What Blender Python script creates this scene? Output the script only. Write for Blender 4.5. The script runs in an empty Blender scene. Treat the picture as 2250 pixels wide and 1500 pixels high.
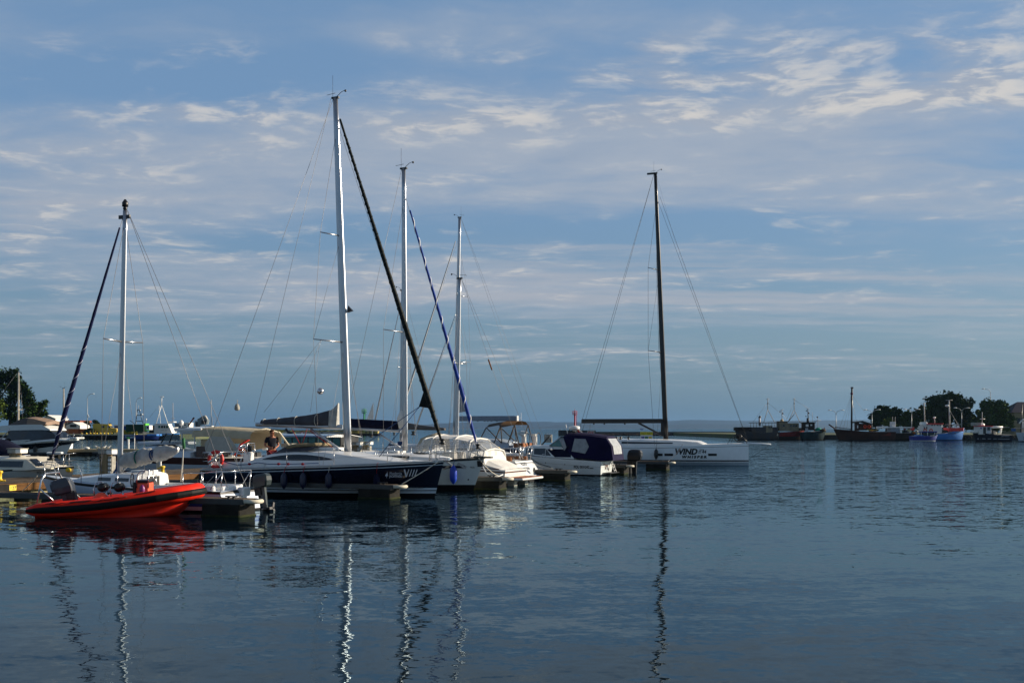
import bpy, math, random
from mathutils import Vector, Matrix
R = math.radians
S = bpy.context.scene
COL = S.collection
random.seed(7)

# ------------------------------------------------------------------ camera
F, CX, HZ, CH = 2500.0, 1125.0, 941.0, 2.6        # focal length in photo pixels, centre column, horizon row, eye height
cam_d = bpy.data.cameras.new('camera')
cam = bpy.data.objects.new('camera', cam_d); COL.objects.link(cam)
cam.location = (0, 0, CH); cam.rotation_euler = (R(90), 0, 0)
cam_d.sensor_fit = 'HORIZONTAL'; cam_d.sensor_width = 36.0; cam_d.lens = F / 2250 * 36
cam_d.shift_y = (HZ - 750) / 2250
cam_d.clip_start = 0.2; cam_d.clip_end = 20000
S.camera = cam

# ------------------------------------------------------------------ exposure
S.view_settings.view_transform = 'Standard'; S.view_settings.look = 'None'
S.view_settings.exposure = 0.75; S.view_settings.gamma = 1.0; S.view_settings.use_curve_mapping = False
S.cycles.max_bounces = 8; S.cycles.transparent_max_bounces = 12
S.cycles.volume_bounces = 0
S.cycles.use_denoising = True
S.cycles.sample_clamp_indirect = 6.0

# ------------------------------------------------------------------ sun
SUN_EL, SUN_AZ = R(19), R(14)                      # azimuth: from +X (right) towards +Y (away from the camera)
sdir = Vector((math.cos(SUN_EL) * math.cos(SUN_AZ), math.cos(SUN_EL) * math.sin(SUN_AZ), math.sin(SUN_EL)))
sun_d = bpy.data.lights.new('sun', 'SUN'); sun_d.energy = 5.0; sun_d.angle = R(0.6); sun_d.color = (1.0, 0.86, 0.68)
sun = bpy.data.objects.new('sun', sun_d); COL.objects.link(sun)
sun.rotation_euler = sdir.to_track_quat('Z', 'Y').to_euler()

# ------------------------------------------------------------------ sky with broken cloud
W = bpy.data.worlds.new('World'); S.world = W; W.use_nodes = True
def world_nodes():
    nt = W.node_tree; nt.nodes.clear()
    N = nt.nodes.new; Lk = nt.links.new
    def val(x, sock):
        if isinstance(x, (int, float)): sock.default_value = x
        elif isinstance(x, tuple): sock.default_value = x if len(x) == len(sock.default_value) else (*x, 1.0)
        else: Lk(x, sock)
    def m(op, a, b=0.0, c=0.0, clamp=False):
        n = N('ShaderNodeMath'); n.operation = op; n.use_clamp = clamp
        val(a, n.inputs[0]); val(b, n.inputs[1]); val(c, n.inputs[2]); return n.outputs[0]
    def comb(x, y, z):
        n = N('ShaderNodeCombineXYZ'); val(x, n.inputs[0]); val(y, n.inputs[1]); val(z, n.inputs[2]); return n.outputs[0]
    def noise(vec, scale, detail, rough, dist=0.0):
        n = N('ShaderNodeTexNoise'); n.noise_dimensions = '3D'
        val(vec, n.inputs['Vector']); n.inputs['Scale'].default_value = scale; n.inputs['Detail'].default_value = detail
        n.inputs['Roughness'].default_value = rough; n.inputs['Distortion'].default_value = dist
        return n.outputs['Fac']
    def ss(x, lo, hi):
        n = N('ShaderNodeMapRange'); n.interpolation_type = 'SMOOTHSTEP'
        val(x, n.inputs[0]); n.inputs[1].default_value = lo; n.inputs[2].default_value = hi; return n.outputs[0]
    def mixc(f, a, b):
        n = N('ShaderNodeMix'); n.data_type = 'RGBA'
        val(f, n.inputs[0]); val(a, n.inputs[6]); val(b, n.inputs[7]); return n.outputs[2]
    tc = N('ShaderNodeTexCoord')
    sp = N('ShaderNodeSeparateXYZ'); Lk(tc.outputs['Generated'], sp.inputs[0])
    dx, dy, dz = sp.outputs[0], sp.outputs[1], sp.outputs[2]
    el = m('MAXIMUM', dz, 0.0)
    sky = N('ShaderNodeTexSky'); sky.sky_type = 'NISHITA'; sky.sun_disc = False
    sky.sun_elevation = SUN_EL; sky.sun_rotation = R(90) - SUN_AZ
    sky.altitude = 0; sky.air_density = 1.0; sky.dust_density = 0.4; sky.ozone_density = 1.2
    def srgb(r, g, b, k=1.0):
        f = lambda c: ((c / 255 + .055) / 1.055) ** 2.4 if c > 10 else c / 255 / 12.92
        return tuple(10 * k * f(c) for c in (r, g, b))
    # humid air low down, evenly round the horizon
    low = m('POWER', 2.718, m('MULTIPLY', el, -5.0))
    base = mixc(m('MULTIPLY', low, 0.985), sky.outputs[0], srgb(94, 133, 162))
    top = mixc(0.62, base, srgb(124, 163, 207))
    base = mixc(ss(el, 0.0, 0.26), base, top)
    base = mixc(ss(el, 0.36, 0.65), base, sky.outputs[0])
    # one flat cloud layer seen in perspective: a thin mottled sheet with blue gaps and brighter puffs
    den = m('ADD', el, 0.065)
    px = m('DIVIDE', dx, den); py = m('DIVIDE', dy, den)
    w1 = noise(comb(px, py, 3.0), 1.3, 4, .55); w2 = noise(comb(px, py, 9.0), 1.3, 4, .55)
    wx = m('ADD', px, m('MULTIPLY', m('SUBTRACT', w1, .5), .38)); wy = m('ADD', py, m('MULTIPLY', m('SUBTRACT', w2, .5), .38))
    def fbm(ox, sc, det, rough, z, kx=.75, ky=1.0): return noise(comb(m('MULTIPLY', m('ADD', wx, ox), kx), m('MULTIPLY', wy, ky), z), sc, det, rough, .1)
    puff = fbm(0.0, 5.2, 9, .58, .7); puff_s = fbm(.045, 5.2, 7, .58, .72)
    soft = fbm(0.0, 2.0, 6, .50, 5.5, .45, 1.0)                                                # the smooth veil
    strk = noise(comb(m('MULTIPLY', px, .16), m('ADD', m('MULTIPLY', py, 1.15), m('MULTIPLY', w1, .5)), 7.7), 2.4, 6, .55, .25)   # long streaks
    big = noise(comb(m('MULTIPLY', px, .40), py, 11.2), .75, 3, .5)
    fr = m('MAXIMUM', dy, 0.05)
    tx = m('DIVIDE', dx, fr); tz = m('DIVIDE', dz, fr); front = ss(dy, 0.0, 0.5)
    def P(x, y): return (x - CX) / F, (HZ - y) / F
    def blob(x0, z0, sx, sz, w):
        a = m('DIVIDE', m('SUBTRACT', tx, x0), sx); b = m('DIVIDE', m('SUBTRACT', tz, z0), sz)
        return m('MULTIPLY', m('POWER', 2.718, m('MULTIPLY', m('ADD', m('MULTIPLY', a, a), m('MULTIPLY', b, b)), -1.0)), w)
    def field(lst):
        t = None
        for x, y, sx, sy, w in lst:
            (x0, z0) = P(x, y); b = blob(x0, z0, sx / F, sy / F, w); t = b if t is None else m('ADD', t, b)
        return m('MULTIPLY', t, front)
    veil = m('ADD', m('ADD', field([(250, 400, 600, 130, .34), (950, 300, 600, 90, .40), (1750, 330, 700, 120, .42), (600, 640, 420, 55, .24), (1150, 640, 380, 60, .26), (1900, 680, 500, 35, .16), (700, 60, 900, 50, .12),
                                    (620, 530, 360, 34, -.22), (250, 160, 320, 50, -.10), (1500, 500, 500, 40, -.12)]),
                   m('MULTIPLY', m('SUBTRACT', soft, .5), .75)), m('MULTIPLY', m('SUBTRACT', big, .5), .45))
    fade = ss(el, 0.012, 0.075)
    av = m('MULTIPLY', ss(m('ADD', veil, m('MULTIPLY', m('SUBTRACT', puff, .5), .45)), -.12, .46), fade)
    pf = m('ADD', m('ADD', field([(1440, 105, 90, 42, .30), (1420, 205, 190, 50, .24), (1900, 115, 420, 60, .28), (2000, 215, 460, 50, .26), (1250, 265, 420, 34, .20), (900, 270, 380, 36, .18), (430, 240, 260, 42, .20), (180, 330, 330, 60, .14), (60, 470, 260, 60, .12), (1180, 720, 170, 18, .16)]),
                 m('MULTIPLY', m('SUBTRACT', puff, .5), 1.25)), m('MULTIPLY', m('SUBTRACT', big, .5), .5))
    ap = m('MULTIPLY', ss(pf, .05, .52), fade)
    asx = m('MULTIPLY', ss(m('ADD', m('SUBTRACT', strk, .5), field([(1250, 660, 420, 60, .12), (1900, 655, 500, 30, .12), (2050, 790, 300, 14, .10), (500, 640, 400, 60, .05)])), .06, .30), m('MULTIPLY', ss(el, .035, .085), ss(el, .26, .14)))
    lit = ss(m('ADD', m('MULTIPLY', m('SUBTRACT', puff, puff_s), 4.0), m('ADD', m('MULTIPLY', puff, .8), m('MULTIPLY', tx, .16))), .24, .78)
    c = mixc(m('MULTIPLY', av, .82), base, mixc(m('ADD', m('MULTIPLY', puff, .7), m('MULTIPLY', soft, .3)), srgb(138, 159, 186), srgb(196, 199, 204)))
    c = mixc(m('MULTIPLY', asx, .55), c, srgb(184, 186, 194))
    c = mixc(m('MULTIPLY', ap, .80), c, mixc(lit, srgb(166, 175, 190), srgb(222, 217, 211)))
    bg = N('ShaderNodeBackground'); Lk(c, bg.inputs[0]); bg.inputs[1].default_value = 0.0555
    out = N('ShaderNodeOutputWorld'); Lk(bg.outputs[0], out.inputs[0])
world_nodes()

# ------------------------------------------------------------------ materials
MATS = {}
def mat(name, col, rough=.5, metal=0.0, var=.12, scale=4.0, bump=0.0, bscale=30.0, alpha=1.0, spec=.5, stretch=(1, 1, 1), col2=None, coat=0.0, emit=None, trans=0.0):
    if name in MATS: return MATS[name]
    if rough >= .6 and spec == .5: spec = .15
    M = bpy.data.materials.new(name); M.use_nodes = True; nt = M.node_tree
    b = nt.nodes['Principled BSDF']
    b.inputs['Roughness'].default_value = rough; b.inputs['Metallic'].default_value = metal
    b.inputs['Specular IOR Level'].default_value = spec
    if coat: b.inputs['Coat Weight'].default_value = coat; b.inputs['Coat Roughness'].default_value = .05
    if alpha < 1: b.inputs['Alpha'].default_value = alpha
    if trans: b.inputs['Transmission Weight'].default_value = trans
    tc = nt.nodes.new('ShaderNodeTexCoord'); mp = nt.nodes.new('ShaderNodeMapping')
    nt.links.new(tc.outputs['Object'], mp.inputs[0]); mp.inputs['Scale'].default_value = stretch
    n = nt.nodes.new('ShaderNodeTexNoise'); n.inputs['Scale'].default_value = scale; n.inputs['Detail'].default_value = 5; n.inputs['Roughness'].default_value = .6
    nt.links.new(mp.outputs[0], n.inputs['Vector'])
    r = nt.nodes.new('ShaderNodeValToRGB')
    r.color_ramp.elements[0].position = .3; r.color_ramp.elements[1].position = .7
    if col2 is None:
        r.color_ramp.elements[0].color = (*[c * (1 - var) for c in col], 1); r.color_ramp.elements[1].color = (*[min(1, c * (1 + var)) for c in col], 1)
    else:
        r.color_ramp.elements[0].color = (*col, 1); r.color_ramp.elements[1].color = (*col2, 1)
    nt.links.new(n.outputs['Fac'], r.inputs[0]); nt.links.new(r.outputs[0], b.inputs['Base Color'])
    if bump:
        n2 = nt.nodes.new('ShaderNodeTexNoise'); n2.inputs['Scale'].default_value = bscale; n2.inputs['Detail'].default_value = 4
        nt.links.new(mp.outputs[0], n2.inputs['Vector'])
        bp = nt.nodes.new('ShaderNodeBump'); bp.inputs['Strength'].default_value = bump; bp.inputs['Distance'].default_value = .05
        nt.links.new(n2.outputs['Fac'], bp.inputs['Height']); nt.links.new(bp.outputs[0], b.inputs['Normal'])
    if emit:
        b.inputs['Emission Color'].default_value = (*emit[:3], 1); b.inputs['Emission Strength'].default_value = emit[3]
    MATS[name] = M; return M

# ------------------------------------------------------------------ helpers
def tag(o, label=None, cat=None, group=None, kind=None):
    if label: o['label'] = label
    if cat: o['category'] = cat
    if group: o['group'] = group
    if kind: o['kind'] = kind
    return o
def at(px, py, Y):                                  # the point of the place that lies at depth Y behind a photo pixel
    return Vector(((px - CX) / F * Y, Y, CH - (py - HZ) / F * Y))
def gx(px, Y): return (px - CX) / F * Y
def gz(py, Y): return CH - (py - HZ) / F * Y

class MB:
    def __init__(s): s.v = []; s.f = []; s.m = []; s.sm = []
    def add(s, vs, fs, mi=0, smooth=False):
        o = len(s.v); s.v += [tuple(p) for p in vs]
        for f in fs: s.f.append(tuple(i + o for i in f)); s.m.append(mi); s.sm.append(smooth)
        return s
    def box(s, x0, x1, y0, y1, z0, z1, mi=0, b=0.0):
        if b <= 0:
            vs = [(x, y, z) for z in (z0, z1) for x, y in ((x0, y0), (x1, y0), (x1, y1), (x0, y1))]
            return s.add(vs, [(3, 2, 1, 0), (4, 5, 6, 7), (0, 1, 5, 4), (1, 2, 6, 5), (2, 3, 7, 6), (3, 0, 4, 7)], mi)
        def ring(i, z): return [(x0 + i + b, y0 + i, z), (x1 - i - b, y0 + i, z), (x1 - i, y0 + i + b, z), (x1 - i, y1 - i - b, z), (x1 - i - b, y1 - i, z), (x0 + i + b, y1 - i, z), (x0 + i, y1 - i - b, z), (x0 + i, y0 + i + b, z)]
        return s.loft([ring(b * .7, z0), ring(0, z0 + b), ring(0, z1 - b), ring(b * .7, z1)], mi=mi)
    def obox(s, c, ax, ay, az, mi=0):               # oriented box: centre and three half-axis vectors
        c, ax, ay, az = Vector(c), Vector(ax), Vector(ay), Vector(az)
        vs = [c + ax * i + ay * j + az * k for k in (-1, 1) for i, j in ((-1, -1), (1, -1), (1, 1), (-1, 1))]
        return s.add(vs, [(3, 2, 1, 0), (4, 5, 6, 7), (0, 1, 5, 4), (1, 2, 6, 5), (2, 3, 7, 6), (3, 0, 4, 7)], mi)
    def beam(s, p, q, w, h, mi=0, up=(0, 0, 1)):
        p, q = Vector(p), Vector(q); d = (q - p); L = d.length
        if L < 1e-6: return s
        d /= L; side = d.cross(Vector(up))
        if side.length < 1e-4: side = d.cross(Vector((0, 1, 0)))
        side.normalize(); u = side.cross(d)
        return s.obox((p + q) / 2, d * L / 2, side * w / 2, u * h / 2, mi)
    def tube(s, pts, r, n=6, mi=0, closed=False, caps=True):
        pts = [Vector(p) for p in pts]; rs = r if isinstance(r, (list, tuple)) else [r] * len(pts)
        rings = []; prev = None; K = len(pts)
        for i, p in enumerate(pts):
            a = pts[(i - 1) % K] if (closed or i > 0) else p
            b = pts[(i + 1) % K] if (closed or i < K - 1) else p
            d = (b - a)
            if d.length < 1e-9: d = Vector((0, 0, 1))
            d.normalize()
            if prev is None:
                u = d.orthogonal().normalized()
            else:
                u = prev - d * prev.dot(d)
                u = u.normalized() if u.length > 1e-6 else d.orthogonal().normalized()
            prev = u; w = d.cross(u)
            rings.append([p + (u * math.cos(2 * math.pi * k / n) + w * math.sin(2 * math.pi * k / n)) * rs[i] for k in range(n)])
        if closed: rings.append(rings[0])
        return s.loft(rings, mi=mi, caps=caps and not closed, smooth=True)
    def loft(s, rings, mi=0, caps=True, closed=True, smooth=False, mis=None):
        n = len(rings[0]); vs = [p for r in rings for p in r]; o = len(s.v)
        s.v += [tuple(p) for p in vs]
        for i in range(len(rings) - 1):
            for k in range(n if closed else n - 1):
                k2 = (k + 1) % n
                s.f.append((o + i * n + k, o + i * n + k2, o + (i + 1) * n + k2, o + (i + 1) * n + k)); s.m.append(mis[k] if mis else mi); s.sm.append(smooth)
        if caps and closed:
            s.f.append(tuple(o + k for k in reversed(range(n)))); s.m.append(mi); s.sm.append(False)
            s.f.append(tuple(o + (len(rings) - 1) * n + k for k in range(n))); s.m.append(mi); s.sm.append(False)
        return s
    def prism(s, poly, y0, y1, mi=0, ax='xz'):      # polygon extruded across
        if ax == 'xz': a = [(x, y0, z) for x, z in poly]; b = [(x, y1, z) for x, z in poly]
        elif ax == 'xy': a = [(x, y, y0) for x, y in poly]; b = [(x, y, y1) for x, y in poly]
        else: a = [(y0, y, z) for y, z in poly]; b = [(y1, y, z) for y, z in poly]
        return s.loft([a, b], mi=mi)
    def ball(s, c, r, n=10, m=6, mi=0, sc=(1, 1, 1)):
        c = Vector(c); rings = []
        for i in range(m + 1):
            th = math.pi * i / m; rr = max(math.sin(th), .02)
            rings.append([(c.x + r * sc[0] * rr * math.cos(2 * math.pi * k / n), c.y + r * sc[1] * rr * math.sin(2 * math.pi * k / n), c.z + r * sc[2] * math.cos(th)) for k in range(n)])
        return s.loft(list(reversed(rings)), mi=mi, smooth=True)
    def lathe(s, c, prof, n=12, mi=0, axis='z'):
        c = Vector(c); rings = []
        for r, h in prof:
            if axis == 'z': rings.append([(c.x + r * math.cos(2 * math.pi * k / n), c.y + r * math.sin(2 * math.pi * k / n), c.z + h) for k in range(n)])
            elif axis == 'x': rings.append([(c.x + h, c.y + r * math.cos(2 * math.pi * k / n), c.z + r * math.sin(2 * math.pi * k / n)) for k in range(n)])
            else: rings.append([(c.x + r * math.sin(2 * math.pi * k / n), c.y + h, c.z + r * math.cos(2 * math.pi * k / n)) for k in range(n)])
        return s.loft(rings, mi=mi, smooth=True)
    def torus(s, c, Rr, r, n=20, m=8, mi=0, axis='y', sc=1.0):
        c = Vector(c); pts = []
        for i in range(n):
            a = 2 * math.pi * i / n
            if axis == 'y': pts.append(c + Vector((Rr * math.cos(a), 0, Rr * sc * math.sin(a))))
            elif axis == 'z': pts.append(c + Vector((Rr * math.cos(a), Rr * math.sin(a), 0)))
            else: pts.append(c + Vector((0, Rr * math.cos(a), Rr * math.sin(a))))
        return s.tube(pts, r, m, mi, closed=True)
    def build(s, name, mats, parent=None, loc=None, smooth=None, label=None):
        me = bpy.data.meshes.new(name); me.from_pydata(s.v, [], s.f)
        ms = mats if isinstance(mats, (list, tuple)) else [mats]
        for x in ms: me.materials.append(x)
        me.polygons.foreach_set('material_index', s.m)
        sm = s.sm if smooth is None else [smooth] * len(s.f)
        me.polygons.foreach_set('use_smooth', sm)
        me.update()
        o = bpy.data.objects.new(name, me); COL.objects.link(o)
        if parent: o.parent = parent
        if loc: o.location = loc
        if label: o['label'] = label
        return o

def thing(name, label, cat, loc=(0, 0, 0), rz=0.0, group=None):
    o = bpy.data.objects.new(name, None); COL.objects.link(o)
    o.location = loc; o.rotation_euler = (0, 0, rz); o.empty_display_size = .3
    return tag(o, label, cat, group)
def dup(root, loc=None, rz=None, label=None, group=None, scale=None):
    def cp(o, par):
        c = o.copy(); COL.objects.link(c); c.parent = par
        for ch in o.children: cp(ch, c)
        return c
    r = cp(root, None)
    if loc is not None: r.location = loc
    if rz is not None: r.rotation_euler = (0, 0, rz)
    if scale is not None: r.scale = (scale,) * 3
    if label: r['label'] = label
    if group: r['group'] = group
    return r
def lerp(a, b, t): return a + (b - a) * t
def pl(xs, x):                                      # piecewise linear through (x, y) pairs
    if x <= xs[0][0]: return xs[0][1]
    for (a, fa), (b, fb) in zip(xs, xs[1:]):
        if x <= b: return fa + (fb - fa) * (x - a) / (b - a)
    return xs[-1][1]
# ------------------------------------------------------------------ water, far coast
def water_mat():
    M = bpy.data.materials.new('harbour_water'); M.use_nodes = True; nt = M.node_tree; N = nt.nodes.new; L = nt.links.new
    nt.nodes.clear(); out = N('ShaderNodeOutputMaterial'); mx = N('ShaderNodeMixShader'); df = N('ShaderNodeBsdfDiffuse'); gl = N('ShaderNodeBsdfGlossy'); fr = N('ShaderNodeFresnel')
    df.inputs[0].default_value = (.002, .006, .010, 1); gl.inputs[0].default_value = (.55, .69, .76, 1); gl.inputs['Roughness'].default_value = .03; fr.inputs[0].default_value = 1.333
    L(fr.outputs[0], mx.inputs[0]); L(df.outputs[0], mx.inputs[1]); L(gl.outputs[0], mx.inputs[2]); L(mx.outputs[0], out.inputs[0])
    tc = N('ShaderNodeTexCoord')
    def nz(sc, scale, det, rough=.55, dist=0.0, rot=0.0, col=False):
        mp = N('ShaderNodeMapping'); mp.inputs['Scale'].default_value = sc; mp.inputs['Rotation'].default_value = (0, 0, rot)
        L(tc.outputs['Object'], mp.inputs[0])
        n = N('ShaderNodeTexNoise'); n.inputs['Scale'].default_value = scale; n.inputs['Detail'].default_value = det
        n.inputs['Roughness'].default_value = rough; n.inputs['Distortion'].default_value = dist
        L(mp.outputs[0], n.inputs['Vector'])
        if not col: return n.outputs['Fac']
        s = N('ShaderNodeSeparateColor'); L(n.outputs['Color'], s.inputs[0]); return s.outputs[0], s.outputs[1]
    def m(op, a, b_):
        n = N('ShaderNodeMath'); n.operation = op
        for i, x in enumerate((a, b_)):
            if isinstance(x, (int, float)): n.inputs[i].default_value = x
            else: L(x, n.inputs[i])
        return n.outputs[0]
    def mr(x, a, b_, c=0.0, d=1.0):
        n = N('ShaderNodeMapRange'); n.interpolation_type = 'SMOOTHSTEP'; L(x, n.inputs[0])
        for i, q in enumerate((a, b_, c, d)): n.inputs[i + 1].default_value = q
        return n.outputs[0]
    sw = nz((.40, 1.0, 1), .50, 2, .5, .6, R(12), True)          # long lazy undulations
    rp = nz((.50, 1.0, 1), 2.3, 3, .55, .5, R(-8), True)         # hand-wide ripples
    fn = nz((.70, 1.0, 1), 8.0, 3, .6, .2, R(20), True)          # wind ruffle
    gust = mr(nz((.45, 1, 1), .030, 4, .58, .4), .42, .60)       # cat's paws: ruffled and sleek patches
    slick = mr(nz((.18, 1, 1), .11, 3, .55, .6, R(6)), .40, .66)
    sep = N('ShaderNodeSeparateXYZ'); L(tc.outputs['Object'], sep.inputs[0])
    lee = mr(m('ADD', m('MULTIPLY', sep.outputs[0], .9), m('MULTIPLY', sep.outputs[1], .42)), 4.0, 32.0)   # the basin by the piers lies sheltered
    open_ = mr(sep.outputs[1], 18.0, 55.0)
    wind = m('ADD', m('MULTIPLY', m('ADD', m('MULTIPLY', gust, .5), m('MULTIPLY', slick, .5)), .30), m('MULTIPLY', m('MULTIPLY', lee, open_), .85))
    def amp(a, k): return m('ADD', a, m('MULTIPLY', wind, k))
    A = (amp(.070, .03), amp(.095, .24), amp(.055, .42))
    def slope(c):
        t = None
        for lay, a in zip((sw, rp, fn), A):
            q = m('MULTIPLY', m('SUBTRACT', lay[c], .5), a if c else m('MULTIPLY', a, .6))
            t = q if t is None else m('ADD', t, q)
        return t
    cx = N('ShaderNodeCombineXYZ'); L(slope(0), cx.inputs[0]); L(slope(1), cx.inputs[1]); cx.inputs[2].default_value = 1.0
    nv = N('ShaderNodeVectorMath'); nv.operation = 'NORMALIZE'; L(cx.outputs[0], nv.inputs[0])
    [L(nv.outputs[0], x.inputs['Normal']) for x in (df, gl, fr)]
    return M
m_ = MB(); m_.add([(-9500, -60, 0), (9500, -60, 0), (9500, 13600, 0), (-9500, 13600, 0)], [(0, 1, 2, 3)])
water = tag(m_.build('water', water_mat()), 'dark rippled harbour water under the boats', kind='structure')

def far_hills():
    m = MB(); mat_h = mat('far_woods', (.008, .018, .024), .9, var=.35, scale=.004)
    def ridge(Y, prof, seed):
        rnd = random.Random(seed); rings = []
        for px in range(-320, 2600, 14):
            y = pl(prof, px) + rnd.uniform(-.6, .6); z = max(gz(y, Y), .4); x = gx(px, Y)
            rings.append([(x, Y - 260, -.5), (x, Y - 110, z * .45), (x, Y, z), (x, Y + 300, z * .9), (x, Y + 500, -.5)])
        m.loft(rings, closed=False, smooth=True)
    ridge(12800, [(-320, 940), (380, 939.5), (480, 937), (560, 936.5), (700, 938), (900, 935), (1010, 927), (1100, 925.5), (1180, 926), (1290, 928), (1440, 925), (1520, 922), (1600, 923.5), (1700, 924.5), (1900, 922), (2100, 924), (2600, 926)], 3)
    ridge(10500, [(-320, 941), (1170, 940), (1220, 934), (1320, 931), (1420, 933), (1560, 931), (1700, 932), (1900, 934), (2600, 935)], 5)
    tag(m.build('hills', mat_h), 'low wooded coast fading blue along the horizon', kind='structure')
far_hills()

hz = MB(); hz.box(-9900, 9900, -120, 14000, -1.0, 118)
def haze_mat():
    M = bpy.data.materials.new('haze_air'); M.use_nodes = True; nt = M.node_tree; nt.nodes.clear()
    o = nt.nodes.new('ShaderNodeOutputMaterial'); v = nt.nodes.new('ShaderNodeVolumePrincipled')
    v.inputs['Color'].default_value = (.42, .68, 1.0, 1); v.inputs['Density'].default_value = .00006; v.inputs['Anisotropy'].default_value = 0.75
    nt.links.new(v.outputs[0], o.inputs['Volume']); return M
haze = tag(hz.build('haze', haze_mat()), 'thin blue sea haze over the whole harbour', kind='stuff')
# ------------------------------------------------------------------ paints and cloths
GEL = mat('white_gelcoat', (.66, .66, .64), .25, var=.05, scale=1.2, coat=.3)
GEL2 = mat('deck_white', (.60, .61, .60), .55, var=.07, scale=2)
CREAM = mat('cream_paint', (.58, .53, .42), .4, var=.08, scale=2)
NAVY = mat('navy_topsides', (.002, .004, .015), .12, var=.2, scale=1.5, coat=.4)
BOOT = mat('boot_stripe', (.42, .50, .56), .3, var=.05)
ANTI = mat('black_bottom_paint', (.004, .004, .005), .7, var=.3)
BLACK = mat('black_plastic', (.004, .004, .0045), .4, var=.2)
RUBBER = mat('black_rubber', (.004, .004, .004), .65, var=.25)
GLASS = mat('dark_window', (.006, .008, .012), .06, var=.2, spec=.6)
ALU = mat('mast_alloy', (.42, .43, .45), .30, .85, var=.05, scale=2, stretch=(1, 1, .2))
STEEL = mat('stainless', (.55, .55, .56), .22, .9, var=.05)
WIRE = mat('rig_wire', (.22, .22, .23), .45, .5, var=.1)
ROPE = mat('pale_rope', (.5, .47, .4), .9, var=.15, scale=20)
ROPEB = mat('blue_rope', (.02, .05, .14), .9, var=.2, scale=20)
ROPER = mat('red_rope', (.25, .012, .02), .9, var=.2, scale=20)
CARBON = mat('black_carbon', (.006, .006, .007), .3, var=.2)
GREYC = mat('grey_sailcloth', (.06, .06, .07), .85, var=.18, scale=2.5, bump=.5, bscale=5)
NAVYC = mat('navy_canvas', (.004, .0055, .02), .9, var=.2, scale=2.5, bump=.4, bscale=6)
INDIGO = mat('indigo_canvas', (.004, .003, .028), .85, var=.25, scale=2.2, bump=.5, bscale=5)
WHITEC = mat('white_canvas', (.58, .57, .54), .85, var=.10, scale=2, bump=.5, bscale=4)
BEIGEC = mat('beige_canvas', (.42, .36, .25), .9, var=.12, scale=2, bump=.5, bscale=5)
DIRTYC = mat('weathered_sail_bundle', (.36, .36, .34), .9, var=.25, scale=3, bump=.8, bscale=6)
TEAK = mat('teak', (.26, .10, .04), .6, var=.25, scale=3, stretch=(1, 8, 1))
MAHOG = mat('dark_mahogany', (.05, .012, .006), .3, var=.35, scale=3, stretch=(.5, .5, 6), coat=.3)
REDT = mat('red_tube', (.66, .019, .005), .5, var=.12, scale=2, spec=.2)
RED = mat('red_paint', (.55, .02, .015), .5, var=.15)
BLUEF = mat('blue_fender', (.004, .035, .34), .35, var=.15)
CLEAR = mat('clear_vinyl', (.55, .58, .6), .12, var=.05, alpha=.32, spec=.7)
TEALG = mat('teal_glass', (.03, .12, .11), .08, var=.3, spec=.7)
LETTER_B = mat('black_lettering', (.008, .008, .009), .4)
LETTER_W = mat('pale_lettering', (.5, .52, .56), .5)
YEL = mat('yellow_paint', (.62, .42, .015), .5, var=.15)
SKIN = mat('skin', (.30, .11, .055), .55, var=.08)

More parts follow.
